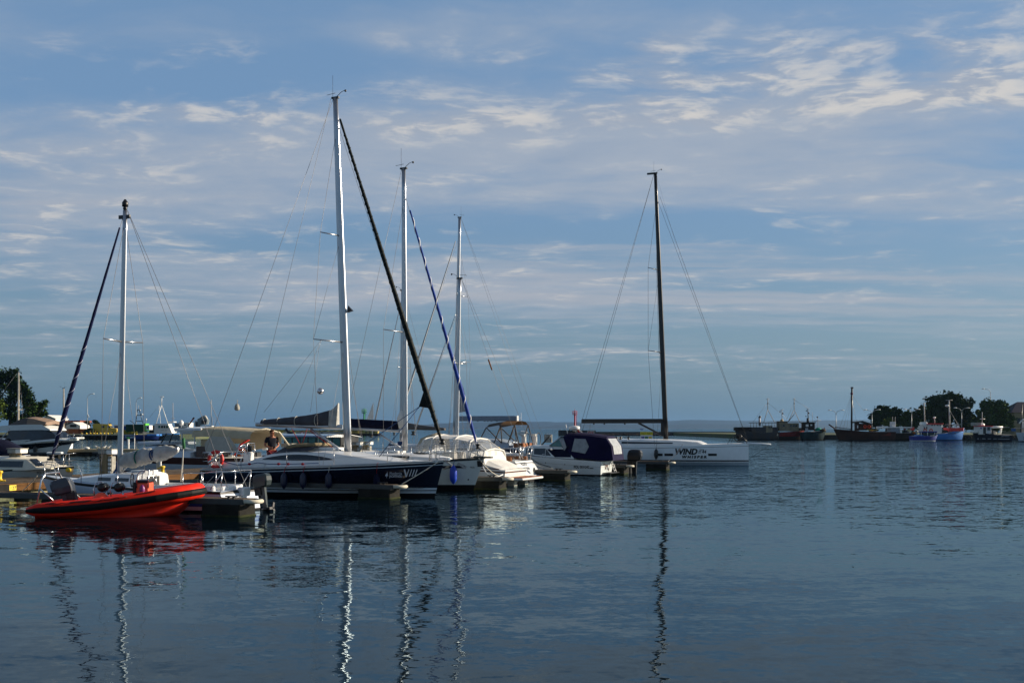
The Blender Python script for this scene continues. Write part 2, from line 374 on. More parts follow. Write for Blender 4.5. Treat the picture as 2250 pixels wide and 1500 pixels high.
# ------------------------------------------------------------------ boat frame
U = Vector((.93, -.37, 0)).normalized(); V = Vector((.37, .93, 0)).normalized()
class Boat:
    def __init__(s, name, label, cat, px, py, h=U, group=None, Y=None, X=None):
        Yo = Y if Y else CH * F / (py - HZ)
        s.O = Vector((gx(px, Yo) if X is None else X, Yo, 0)); s.h = Vector(h).normalized(); s.n = Vector((-s.h.y, s.h.x, 0))
        s.root = thing(name, label, cat, s.O, math.atan2(s.h.y, s.h.x), group)
    def P(s, px, py, y=0.0):                        # the boat's own coordinates of a photo pixel, y metres to port of its middle line
        k = (px - CX) / F
        x = (k * (s.O.y + y * s.n.y) - s.O.x - y * s.n.x) / (s.h.x - k * s.h.y)
        Yw = s.O.y + x * s.h.y + y * s.n.y
        return Vector((x, y, CH - (py - HZ) / F * Yw))
    def X(s, px, y=0.0): return s.P(px, HZ, y).x
    def world(s, p): return s.O + s.h * p[0] + s.n * p[1] + Vector((0, 0, p[2]))
    def hull(s, xst, xbw, beam, sheer, rows, mats, ftr=.8, tmax=.42, p=2.2, zb=-.4, flare=(.25, .8), nt=30, name='hull', deck=GEL2, fexp=1.8, camber=.06):
        s.xst, s.xbw, s.beam, s.sheer_, s.ftr, s.tmax, s.pp, s.zb, s.flare, s.fexp = xst, xbw, beam, sheer, ftr, tmax, p, zb, flare, fexp
        ts = [i / nt for i in range(nt + 1)]; ts = [1 - (1 - t) ** 1.25 for t in ts]
        m = MB()
        lev = []
        for kind, v, mi, sub in rows: lev.append((kind, v, mi, sub))
        def zz(t, kind, v): return s.sheer(t) - v if kind == 's' else v
        for sd in (-1, 1):
            prof = []; mis = []
            for (k0, v0, mi, sub), (k1, v1, _, _) in zip(lev, lev[1:]):
                for j in range(sub): prof.append((k0, v0, k1, v1, j / sub)); mis.append(mi)
            prof.append((lev[-1][0], lev[-1][1], lev[-1][0], lev[-1][1], 0)); 
            rings = []
            for t in ts:
                ring = []
                for k0, v0, k1, v1, f in prof:
                    z = lerp(zz(t, k0, v0), zz(t, k1, v1), f)
                    ring.append((s.xt(t, z), sd * s.hb(t, z), z))
                rings.append(ring if sd > 0 else ring)
            m.loft(rings if sd > 0 else list(reversed(rings)), closed=False, smooth=True, mis=mis)
            if sd < 0: st_ring = rings[0]
            else:
                o = len(m.v); m.v += st_ring + rings[0]; n = len(st_ring)
                for k in range(n - 1):
                    m.f.append((o + k, o + n + k, o + n + k + 1, o + k + 1)); m.m.append(mis[k]); m.sm.append(False)
        hull = m.build(name, mats, s.root)
        d = MB(); rings = []
        for t in ts:
            z = s.sheer(t) - .015; hbm = s.hb(t, z) - .004; x = s.xt(t, z)
            rings.append([(x, -hbm * q, z + camber * (1 - q * q)) for q in (1, .6, .2, -.2, -.6, -1)])
        d.loft(rings, closed=False, smooth=True); d.build('deck', deck, s.root)
        return hull
    def sheer(s, t): return pl(s.sheer_, t)
    def xt(s, t, z): return lerp(s.xst[0] + s.xst[1] * z, s.xbw[0] + s.xbw[1] * z, t)
    def hb(s, t, z):
        sh = s.sheer(t)
        if t <= s.tmax: a = t / s.tmax; f = lerp(s.ftr, 1, math.sin(a * math.pi / 2))
        else: f = 1 - ((t - s.tmax) / (1 - s.tmax)) ** s.pp
        q = min(max((sh - z) / (sh - s.zb), 0), 1)
        return max(s.beam / 2 * f * (1 - lerp(s.flare[0], s.flare[1], t) * q ** s.fexp), .004)
    def yh(s, x, z):                                # half breadth of the hull at a point of its side
        a = s.xst[0] + s.xst[1] * z; b = s.xbw[0] + s.xbw[1] * z
        return s.hb(min(max((x - a) / (b - a), 0), 1), z)
    def td(s, x):                                   # position along the deck edge
        z = s.sheer(.5); a = s.xst[0] + s.xst[1] * z; b = s.xbw[0] + s.xbw[1] * z
        return min(max((x - a) / (b - a), 0), 1)
    def zs(s, x): return s.sheer(s.td(x))
    def hs(s, x): return s.yh(x, s.zs(x))
    def rail(s, x0, x1, dz=.02, r=.02, m=None, name='toe_rail', n=24, inset=.0):
        for sd in (-1, 1):
            pts = []
            for i in range(n + 1):
                x = lerp(x0, x1, i / n); pts.append((x, sd * max(s.hs(x) - inset, .01), s.zs(x) + dz))
            MB().tube(pts, r, 5).build(name, m or ALU, s.root)
    def stanchions(s, xs, h=.6, inset=.07, wires=(1.0, .5), ends=None):
        e = ends or (xs[0], xs[-1])
        for sd in (-1, 1):
            for x in xs:
                y = sd * (s.hs(x) - inset); z = s.zs(x)
                MB().tube([(x, y, z), (x, y, z + h)], .014, 5).build('stanchion', STEEL, s.root)
            for w in wires:
                pts = [(x, sd * max(s.hs(x) - inset, .03), s.zs(x) + h * w) for x in [lerp(e[0], e[1], i / 16) for i in range(17)]]
                MB().tube(pts, .006, 4).build('lifeline', WIRE, s.root)
    def decal(s, xs, ztop, zbot, side, m, name, off=.012, n=8):   # a patch that lies on the hull between two curves
        b = MB(); rings = []
        for i in range(n + 1):
            x = lerp(xs[0], xs[1], i / n); a, c = ztop(i / n), zbot(i / n)
            rings.append([(x, side * (s.yh(x, z) + off), z) for z in (a, lerp(a, c, .5), c)])
        b.loft(rings, closed=False); return b.build(name, m, s.root)
    def text(s, txt, x, z, size, side, m, shear=0.0, bold=0.0, space=1.0, name='lettering', off=.016, width=None, yfun=None, parent=None, flip=None):
        vs, fs = text_geo(txt, size, shear, bold, space)
        if width:
            w = max(p[0] for p in vs) - min(p[0] for p in vs); k = width / w
            vs = [(p[0] * k, p[1]) for p in vs]
        sg = (-1 if side > 0 else 1) if flip is None else flip
        yf = yfun or s.yh
        out = []
        for p in vs:
            X = x + sg * p[0]; Z = z + p[1]
            out.append((X, side * (yf(X, Z) + off), Z))
        b = MB(); b.add(out, fs); return b.build(name, m, parent or s.root)
    def fender(s, x, ztop, length, r, side, m, rope=ROPE, zr=None, off=0.0):
        y = side * (s.yh(x, ztop) + r + .02 + off); z0 = ztop - length
        f = MB().lathe((x, y, z0), [(.02, 0), (r * .45, length * .07), (r * .9, length * .2), (r, length * .35), (r, length * .65), (r * .9, length * .8), (r * .5, length * .92), (.03, length)], 12).build('fender', m, s.root)
        ztop_r = zr if zr else s.zs(x) + .05
        MB().tube([(x, y, ztop), (x, side * (s.hs(x) + .02), s.zs(x) + .01), (x, side * (s.hs(x) - .05), ztop_r)], .012, 4).build('rope', rope, f)
        return f

TXT = {}
def text_geo(txt, size, shear=0.0, bold=0.0, space=1.0):
    key = (txt, size, shear, bold, space)
    if key in TXT: return TXT[key]
    c = bpy.data.curves.new('t', 'FONT'); c.body = txt; c.size = size; c.shear = shear; c.offset = bold; c.space_character = space; c.resolution_u = 3
    o = bpy.data.objects.new('t', c); COL.objects.link(o)
    dg = bpy.context.evaluated_depsgraph_get(); me = bpy.data.meshes.new_from_object(o.evaluated_get(dg))
    vs = [(v.co.x, v.co.y) for v in me.vertices]; fs = [tuple(p.vertices) for p in me.polygons]
    bpy.data.objects.remove(o); bpy.data.curves.remove(c); bpy.data.meshes.remove(me)
    TXT[key] = (vs, fs); return TXT[key]
def flat_text(txt, size, o, ax, up, off, m, parent, name='lettering', shear=0.0, bold=0.0, space=1.0, width=None):
    vs, fs = text_geo(txt, size, shear, bold, space)
    if width:
        w = max(p[0] for p in vs) - min(p[0] for p in vs); vs = [(p[0] * width / w, p[1]) for p in vs]
    o, ax, up, off = Vector(o), Vector(ax), Vector(up), Vector(off)
    return MB().add([o + ax * a + up * b + off for a, b in vs], fs).build(name, m, parent)

class Cabin:                                        # a trunk cabin: sides lean in, top is cambered
    def __init__(s, B, secs, m, name='coachroof', lean=.16, camber=.07, smooth=True):
        s.secs = secs; s.lean = lean; s.B = B       # secs: (x, half width, z of the foot, z of the top)
        rings = []
        for x, w, z0, z1 in secs:
            wt = max(w - lean * (z1 - z0), .02); h = z1 - z0
            rr = min(.07, h * .3)
            pts = [(w, z0), (lerp(w, wt, .8) + .0, z1 - h * .2), (wt - rr * .4, z1 - rr * .3), (wt - rr * 1.6, z1), (wt * .4, z1 + camber * .9), (0, z1 + camber)]
            full = [(x, -a, b) for a, b in pts] + [(x, a, b) for a, b in reversed(pts[:-1])]
            rings.append(full)
        mm = MB(); mm.loft(rings, closed=False, smooth=smooth)
        for r, rev in ((rings[0], False), (rings[-1], True)):
            o = len(mm.v); mm.v += r; idx = tuple(o + i for i in range(len(r)))
            mm.f.append(idx if rev else tuple(reversed(idx))); mm.m.append(0); mm.sm.append(False)
        s.o = mm.build(name, m, B.root)
    def sec(s, x):
        q = s.secs if s.secs[0][0] < s.secs[-1][0] else list(reversed(s.secs))
        return [pl([(a[0], a[i]) for a in q], x) for i in (1, 2, 3)]
    def y(s, x, z):
        w, z0, z1 = s.sec(x); return w - s.lean * (z - z0)
    def window(s, xs, ztop, zbot, side, m=None, name='window', n=8, off=.008, parent=None):
        b = MB(); rings = []
        for i in range(n + 1):
            x = lerp(xs[0], xs[1], i / n); a, c = ztop(i / n), zbot(i / n)
            ya, yc = s.y(x, a), s.y(x, c)
            rings.append([(x, side * (ya + off), a), (x, side * (yc + off), c), (x, side * (yc - .02), c), (x, side * (ya - .02), a)])
        b.loft(rings); return b.build(name, m or GLASS, parent or s.o)

def rig(B, foot, top, r=(.10, .06), m=ALU, spreaders=(), chain=None, forestay=None, backstay=None, mw=WIRE, sweep=.3, wr=.008, fs_frac=1.0, jib=None, n=10, oval=1.5, cap=True):
    foot, top = Vector(foot), Vector(top); mb = MB(); rings = []
    for i in range(13):
        t = i / 12; c = foot.lerp(top, t); rr = lerp(r[0], r[1], max(0, (t - .35) / .65) ** 1.3)
        rings.append([(c.x + rr * oval * math.cos(2 * math.pi * k / n), c.y + rr * math.sin(2 * math.pi * k / n), c.z) for k in range(n)])
    mast = mb.loft(rings, smooth=True).build('mast', m, B.root)
    def ml(f): return foot.lerp(top, f)
    tips = {-1: [], 1: []}
    for f, span in spreaders:
        for sd in (-1, 1):
            p = ml(f); q = p + Vector((-sweep * span, sd * span, .04 * span))
            MB().tube([p, q], [.035, .022], 6).build('spreader', m, mast); tips[sd].append(q)
    ch = chain or (foot.x - .3, .0, foot.z)
    for sd in (-1, 1):
        c = Vector((ch[0], sd * ch[1], ch[2]))
        MB().tube([c] + tips[sd] + [ml(fs_frac * .985)], wr, 4).build('shroud', mw, B.root)
        if tips[sd]:
            MB().tube([c + Vector((.15, 0, 0)), ml(max(spreaders[0][0] - .01, .1))], wr * .8, 4).build('shroud', mw, B.root)
            if len(tips[sd]) > 1: MB().tube([tips[sd][0], ml(spreaders[1][0] - .01)], wr * .8, 4).build('shroud', mw, B.root)
    if backstay:
        for q in backstay: MB().tube([top + Vector((-.1, 0, -.02)), Vector(q)], wr, 4).build('backstay', mw, B.root)
    if forestay:
        MB().tube([ml(fs_frac) + Vector((.08 if forestay[0] > foot.x else -.08, 0, 0)), Vector(forestay)], wr, 4).build('forestay', mw, B.root)
    if cap:
        d = 1 if (forestay and forestay[0] > foot.x) else -1
        c = MB(); c.box(top.x - .16, top.x + .16, top.y - .05, top.y + .05, top.z - .02, top.z + .05)
        c.tube([top + Vector((-.12, 0, .05)), top + Vector((-.12, 0, .9))], .006, 4)
        c.tube([top + Vector((.05 * d, 0, .05)), top + Vector((.28 * d, 0, .22)), top + Vector((.42 * d, 0, .26))], .012, 4)
        c.ball(top + Vector((.45 * d, 0, .24)), .05, 6, 4)
        c.tube([top + Vector((-.35, 0, .16)), top + Vector((.0, .0, .2))], .01, 4); c.tube([top + Vector((-.38, .1, .2)), top + Vector((-.32, -.12, .12))], .008, 4)
        c.build('masthead', BLACK, mast)
    if jib:
        a, b, rad, mj, stripe, spin = jib
        a, b = Vector(a), Vector(b); rn = random.Random(int(abs(a.x * 100)))
        N_ = 44; pts = [a.lerp(b, i / N_) for i in range(N_ + 1)]
        prof = [rad * pl([(0, .42), (.12, .55), (.5, .85), (.75, 1.15), (.9, 1.0), (.97, .55), (1, .3)], i / N_) * rn.uniform(.93, 1.07) for i in range(N_ + 1)]
        j = MB().tube(pts, prof, 9).build('furled_jib', mj, B.root)
        if stripe:
            d = (b - a).normalized(); e1 = d.orthogonal().normalized(); e2 = d.cross(e1); K = 260; sp = []
            i0, i1 = spin[1], spin[2]
            for i in range(K + 1):
                t = lerp(i0, i1, i / K); c = a.lerp(b, t); rr = prof[min(int(t * N_), N_)] * .97; an = 2 * math.pi * spin[0] * i / K
                sp.append(c + (e1 * math.cos(an) + e2 * math.sin(an)) * rr)
            MB().tube(sp, spin[3], 4).build('leech_band', stripe, j)
        MB().lathe(b, [(.05, -.02), (.13, .0), (.13, .05), (.06, .06), (.06, .14), (.12, .15), (.12, .19), (.03, .2)], 10).build('furler_drum', BLACK, j)
    return mast

def outboard(B, x, y, z, s=1.0, d=1, m=None, tilt=0.0, parent=None, top=None):   # d: +1 when the screw points to +x
    o = bpy.data.objects.new('outboard_motor', None); COL.objects.link(o); o.parent = parent or B.root
    o.location = (x, y, z); o.rotation_euler = (0, tilt, 0); o.scale = (s * d, s, s)
    c = MB(); rings = []
    for zz, x0, x1, w in ((0, -.16, .24, .13), (.05, -.2, .31, .17), (.2, -.21, .36, .19), (.34, -.18, .36, .18), (.42, -.14, .32, .155), (.455, -.06, .24, .11)):
        rings.append([(x0 + .03, -w, zz), (x1 - .05, -w, zz), (x1, -w * .78, zz), (x1, w * .78, zz), (x1 - .05, w, zz), (x0 + .03, w, zz), (x0, w * .8, zz), (x0, -w * .8, zz)])
    c.loft(rings).build('cowling', m or BLACK, o)
    MB().box(-.18, .3, -.172, -.165, .1, .13).build('stripe', ALU, o)
    MB().loft([[(-.06, -.06, 0), (.16, -.06, 0), (.16, .06, 0), (-.06, .06, 0)], [(-.02, -.04, -.7), (.12, -.04, -.7), (.12, .04, -.7), (-.02, .04, -.7)]]).build('leg', m or BLACK, o)
    MB().box(-.22, .02, -.1, .1, -.25, .04).build('bracket', BLACK, o)
    b = MB(); b.lathe((.1, 0, -.74), [(.03, -.2), (.06, -.1), (.06, .1), (.03, .22)], 8, axis='x')
    for k in range(3):
        a = k * 2.094; b.obox((.33, .12 * math.cos(a), -.74 + .12 * math.sin(a)), (.02, 0, 0), (0, .09 * math.cos(a), .09 * math.sin(a)), (.0, -.04 * math.sin(a), .04 * math.cos(a)))
    b.build('propeller', BLACK, o)
    return o
def pulpit(B, xa, xb, h=.62, inset=.07, name='pulpit', m=STEEL):    # rail round an end of the deck from xa (inboard) to xb (end)
    p = MB(); hs = []
    for sd in (-1, 1):
        q = [(xa, sd * (B.hs(xa) - inset), B.zs(xa)), (lerp(xa, xb, .18), sd * (B.hs(xa) - inset), B.zs(xa) + h)]
        for f in (.5, .75, 1.0):
            x = lerp(xa, xb, f); q.append((x, sd * max(B.hs(min(x, xb)) - inset, .12), B.zs(x) + h * (1 + .05 * f)))
        hs.append(q); p.tube(q, .015, 6)
        x = lerp(xa, xb, .62); y = sd * max(B.hs(x) - inset, .1); p.tube([(x, y, B.zs(x)), (x, y, B.zs(x) + h)], .013, 5)
        p.tube([(lerp(xa, xb, .1), q[1][1], B.zs(xa) + h * .5), (xb * .98 + .02 * xa, q[-1][1], B.zs(xb) + h * .5)], .01, 5)
    p.tube([hs[0][-1], hs[1][-1]], .015, 6)
    return p.build(name, m, B.root)
# ------------------------------------------------------------------ floating pontoon with finger piers
CONC = mat('float_concrete', (.17, .15, .09), .9, col2=(.42, .37, .20), scale=2.2, bump=.6, bscale=12, stretch=(1, 1, 3))
FLOATD = mat('finger_float', (.006, .006, .005), .85, col2=(.022, .021, .017), scale=3, bump=.3)
WOOD = mat('deck_board', (.058, .042, .029), .85, col2=(.09, .07, .05), scale=2.0, stretch=(.4, 6, 6), bump=.3, bscale=20)
WOODB = mat('fender_beam', (.06, .026, .008), .8, col2=(.15, .075, .025), scale=2.0, stretch=(.4, 6, 6), bump=.4, bscale=15)
WEED = mat('waterline_weed', (.010, .014, .005), .9, col2=(.035, .04, .012), scale=9, bump=.6)
CHAN = mat('galvanised_channel', (.035, .04, .04), .55, .2, var=.25, scale=3)
ROLLER = mat('end_roller', (.5, .47, .38), .7, var=.2, scale=4)
PA = Vector((-18.4, 44.9, 0))                       # a point of the pontoon's right-hand edge
PW, PZ = 4.0, .5
def pontoon():
    o = thing('floating_pontoon', 'long floating wooden pontoon with yellowish concrete floats on which the service posts stand', 'pontoon', PA, math.atan2(V.y, V.x))
    # local x along V (away), local y to the left
    L0, L1 = -9.0, 97.0
    nb = 26; bw = PW / nb; rnd = random.Random(4)
    base = MB(); base.box(0, 3.985, .006, bw - .006, 0, .035); proto = base.build('plank', WOOD, o); proto.location = (L0, 0, PZ - .035); base_me = proto.data
    segs = [L0 + 4 * i for i in range(27)]; cnt = 0; stuff = MB()
    for si, x in enumerate(segs):
        for k in range(nb):
            if si == 0 and k == 0: continue
            z = PZ - .035 + rnd.uniform(-.004, .004)
            if cnt < 290:
                p = proto.copy(); COL.objects.link(p); p.location = (x, k * bw, z); cnt += 1
            else: stuff.box(x, x + 3.985, k * bw + .006, (k + 1) * bw - .006, z, z + .035)
    tag(stuff.build('far_planks', WOOD, o), kind='stuff')
    # floats with dark gaps between, a timber fender beam along each edge
    x = L0
    while x < L1:
        MB().box(x + .05, x + 7.6, .18, PW - .18, -.55, PZ - .06, b=.04).build('concrete_float', CONC, o); x += 8.3
    for y0 in (-.06, PW - .06):
        x = L0
        while x < L1:
            MB().box(x, x + 3.97, y0, y0 + .12, PZ - .27, PZ + .0).build('fender_beam', WOODB, o); x += 4
    return o
PONT = pontoon()
def on_pont(a, b): return PA + V * a - U * b        # a along, b in from the right edge
# the yellow number plate on the beam
q = PA + V * (-4.05)
PLATE_Y = mat('yellow_plate', (.72, .58, .02), .5, var=.05)
sgn = thing('berth_number_sign', 'yellow plate with black 127 on the pontoon edge', 'sign', PA + V * (-1.74) + U * .075 + Vector((0, 0, PZ - .15)), math.atan2(V.y, V.x))
MB().box(-.17, .17, 0, .012, -.10, .10).build('plate', PLATE_Y, sgn)
flat_text('127', .17, (-.145, -.003, -.06), (1, 0, 0), (0, 0, 1), (0, 0, 0), LETTER_B, sgn, bold=.003, width=.27)
bl = thing('rubber_buffer', 'black rubber block at the left of the yellow number plate', 'buffer', PA + V * (-2.32) + U * .08 + Vector((0, 0, PZ - .15)), math.atan2(V.y, V.x))
MB().box(-.4, .38, -.06, .06, -.14, .14, b=.03).build('block', RUBBER, bl)

FINGERS = [(570, 33.5), (890, 42.0), (1125, 48.4), (1265, 56.5), (1391, 65.0), (1482, 71.5)]
FL = ['wooden finger pier nearest the camera, behind the red inflatable', 'finger pier in front of the long navy hull', 'finger pier with a tarred float beside the white covered motor cruiser',
      'finger pier in front of the grey-white cruiser with the indigo canopy', 'short visible finger pier end under the black outboard motor', 'farthest finger pier, in front of the white hull lettered WIND WHISPER']
def finger(i, px, Y):
    e = Vector((gx(px, Y), Y, 0)); Lf = (e - PA).dot(U) - .1
    o = thing('finger_pier', FL[i], 'finger pier', e, math.atan2(U.y, U.x), 'finger piers of the pontoon')
    n = 0; pm = None
    x = -Lf
    if i < 2:
        w = .148; k = int((Lf - .35) / w)
        for j in range(k):
            if pm is None: pm = MB().box(0, .136, -.3, .3, 0, .03).build('plank', WOOD, o); q = pm
            else: q = pm.copy(); COL.objects.link(q)
            q.location = (-.35 - (j + 1) * w, 0, .5 + random.uniform(-.003, .003))
    else: MB().box(-Lf, -.35, -.3, .3, .5, .53).build('deck', WOOD, o)
    for sd in (-1, 1):
        MB().box(-Lf, -.3, sd * .34 - .04, sd * .34 + .04, .36, .525, b=.012).build('side_channel', CHAN, o)
    MB().tube([(-.32, -.32, .46), (-.05, -.2, .45), (.02, 0, .45), (-.05, .2, .45), (-.32, .32, .46)], .065, 8).build('end_roller', ROLLER, o)
    MB().box(-1.75, -.42, -.42, .42, -.5, .36, b=.03).build('float', FLOATD, o)
    MB().box(-1.77, -.40, -.44, .44, -.2, .055, b=.02).build('weed_band', WEED, o)
    x = -6.6
    while x > -Lf + .8:
        MB().box(x - 1.3, x, -.42, .42, -.5, .36, b=.03).build('float', FLOATD, o); x -= 5.0
    for cx in (-.9, -5.5):
        c = MB(); c.box(cx - .03, cx + .03, -.28, -.22, .53, .58); c.box(cx + .14, cx + .2, -.28, -.22, .53, .58); c.tube([(cx - .12, -.25, .6), (cx + .3, -.25, .6)], .022, 6)
        c.build('cleat', BLACK, o)
    return o
for i, (px, Y) in enumerate(FINGERS): finger(i, px, Y)

# service pedestals: a timber post with a lamp head and a grey socket box
PGREY = mat('pedestal_grey', (.30, .29, .25), .7, var=.25, scale=5)
WTIMB = mat('weathered_timber', (.24, .18, .10), .85, var=.3, scale=4, stretch=(4, 4, .5))
LAMPW = mat('lamp_head_white', (.72, .72, .68), .4, var=.05)
def pedestal(loc, label):
    o = thing('service_pedestal', label, 'service pedestal', loc, math.atan2(U.y, U.x), 'power and water pedestals on the pontoon')
    MB().box(-.13, .13, -.16, .16, 0, 1.0, b=.015).build('post', WTIMB, o)
    MB().box(-.30, -.14, -.15, .15, .0, .98, b=.01).build('post', WTIMB, o)
    MB().box(.14, .34, -.14, .14, .05, .92, b=.02).build('socket_box', PGREY, o)
    for k in range(4): MB().box(.16, .32, -.165, -.141, .2 + k * .17, .29 + k * .17, b=.01).build('socket', LAMPW, o)
    for k in range(2): MB().lathe((-.22, -.152, .74 + k * .14), [(.04, 0), (.04, -.012)], 8, axis='y').build('socket', BLACK, o)
    MB().box(-.33, .12, -.22, .22, 1.02, 1.2, b=.02).build('lamp_head', PGREY, o)
    MB().box(.12, .42, -.22, .22, 1.02, 1.2, b=.02).build('lamp_lens', LAMPW, o)
    MB().box(-.36, .44, -.24, .24, 1.2, 1.235).build('cap', PGREY, o)
    return o
pd = pedestal(on_pont(2.9, .9), 'nearer pedestal standing free left of the small sailing boat mast')
def ped(px, Y, label):
    dup(pd, (gx(px, Y), Y, PZ), None, label)
pd.location = (gx(236, 48.6), 48.6, PZ)
ped(37, 50.0, 'pedestal at the left edge in front of the cream cabin boat')
ped(632, 66.0, 'pedestal seen between the man in the dark shirt and the blue-roofed boat')
ped(783, 74.0, 'left pedestal of the pair just right of the tallest mast')
ped(805, 76.5, 'right pedestal of the pair just right of the tallest mast')
ped(1078, 87.0, 'left pedestal in front of the dark yacht with the bimini')
ped(1101, 89.0, 'right pedestal in front of the dark yacht with the bimini')
# mooring pole and bollards
pole = thing('mooring_pole', 'pale square pole standing on the pontoon under the grey sail bundle', 'pole', (gx(347, 56), 56, PZ))
MB().box(-.07, .07, -.07, .07, 0, .9, b=.01).build('post', ROLLER, pole); MB().box(.09, .16, -.06, .06, 0, .86).build('pipe', LAMPW, pole)
MB().box(-.09, .18, -.09, .09, .9, .93).build('cap', ROLLER, pole)
BOLY = mat('bollard_yellow', (.68, .45, .02), .5, var=.12)
def bollard(px, Y, label, sc=1.0):
    o = thing('mooring_bollard', label, 'bollard', (gx(px, Y), Y, PZ), 0.4, 'yellow bollards on the pontoon'); o.scale = (sc,) * 3
    MB().box(-.22, .22, -.14, .14, 0, .05, b=.01).build('base_plate', BOLY, o)
    MB().lathe((0, 0, .05), [(.12, 0), (.085, .06), (.085, .26), (.13, .30), (.12, .36), (.05, .38)], 12).build('post', BOLY, o)
    MB().tube([(-.1, 0, .3), (-.24, 0, .3)], .04, 8).build('horn', BOLY, o)
    return o
bollard(-1, 45.3, 'yellow bollard cut by the left edge of the photo')
bollard(357, 51.8, 'yellow bollard beyond the small white cockpit with a dark hatch', .95)
# ------------------------------------------------------------------ the three big yachts berthed bow out
def side_pt(B, px, py, side):
    y = side * B.beam / 2 * .9
    for _ in range(5):
        p = B.P(px, py, y); y = side * B.yh(p.x, p.z)
    return B.P(px, py, y)
def bundle(B, x0, x1, zb, zt, w, m, name='sail_cover', n=26, seed=1, rough=.06, k=12, y=0.0):
    rn = random.Random(seed); rings = []
    for i in range(n + 1):
        t = i / n; x = lerp(x0, x1, t); a, b = zb(t), zt(t); h = (b - a) / 2; c = (a + b) / 2; ww = w * pl([(0, .6), (.06, 1), (.9, 1), (1, .8)], t)
        rings.append([(x, y + ww * math.cos(2 * math.pi * j / k) * (1 + rn.uniform(-rough, rough)) * (1.0 if math.sin(2 * math.pi * j / k) < .3 else .62), c + h * math.sin(2 * math.pi * j / k) * (1 + rn.uniform(-rough, rough) * .5)) for j in range(k)])
    return MB().loft(rings, smooth=True).build(name, m, B.root)

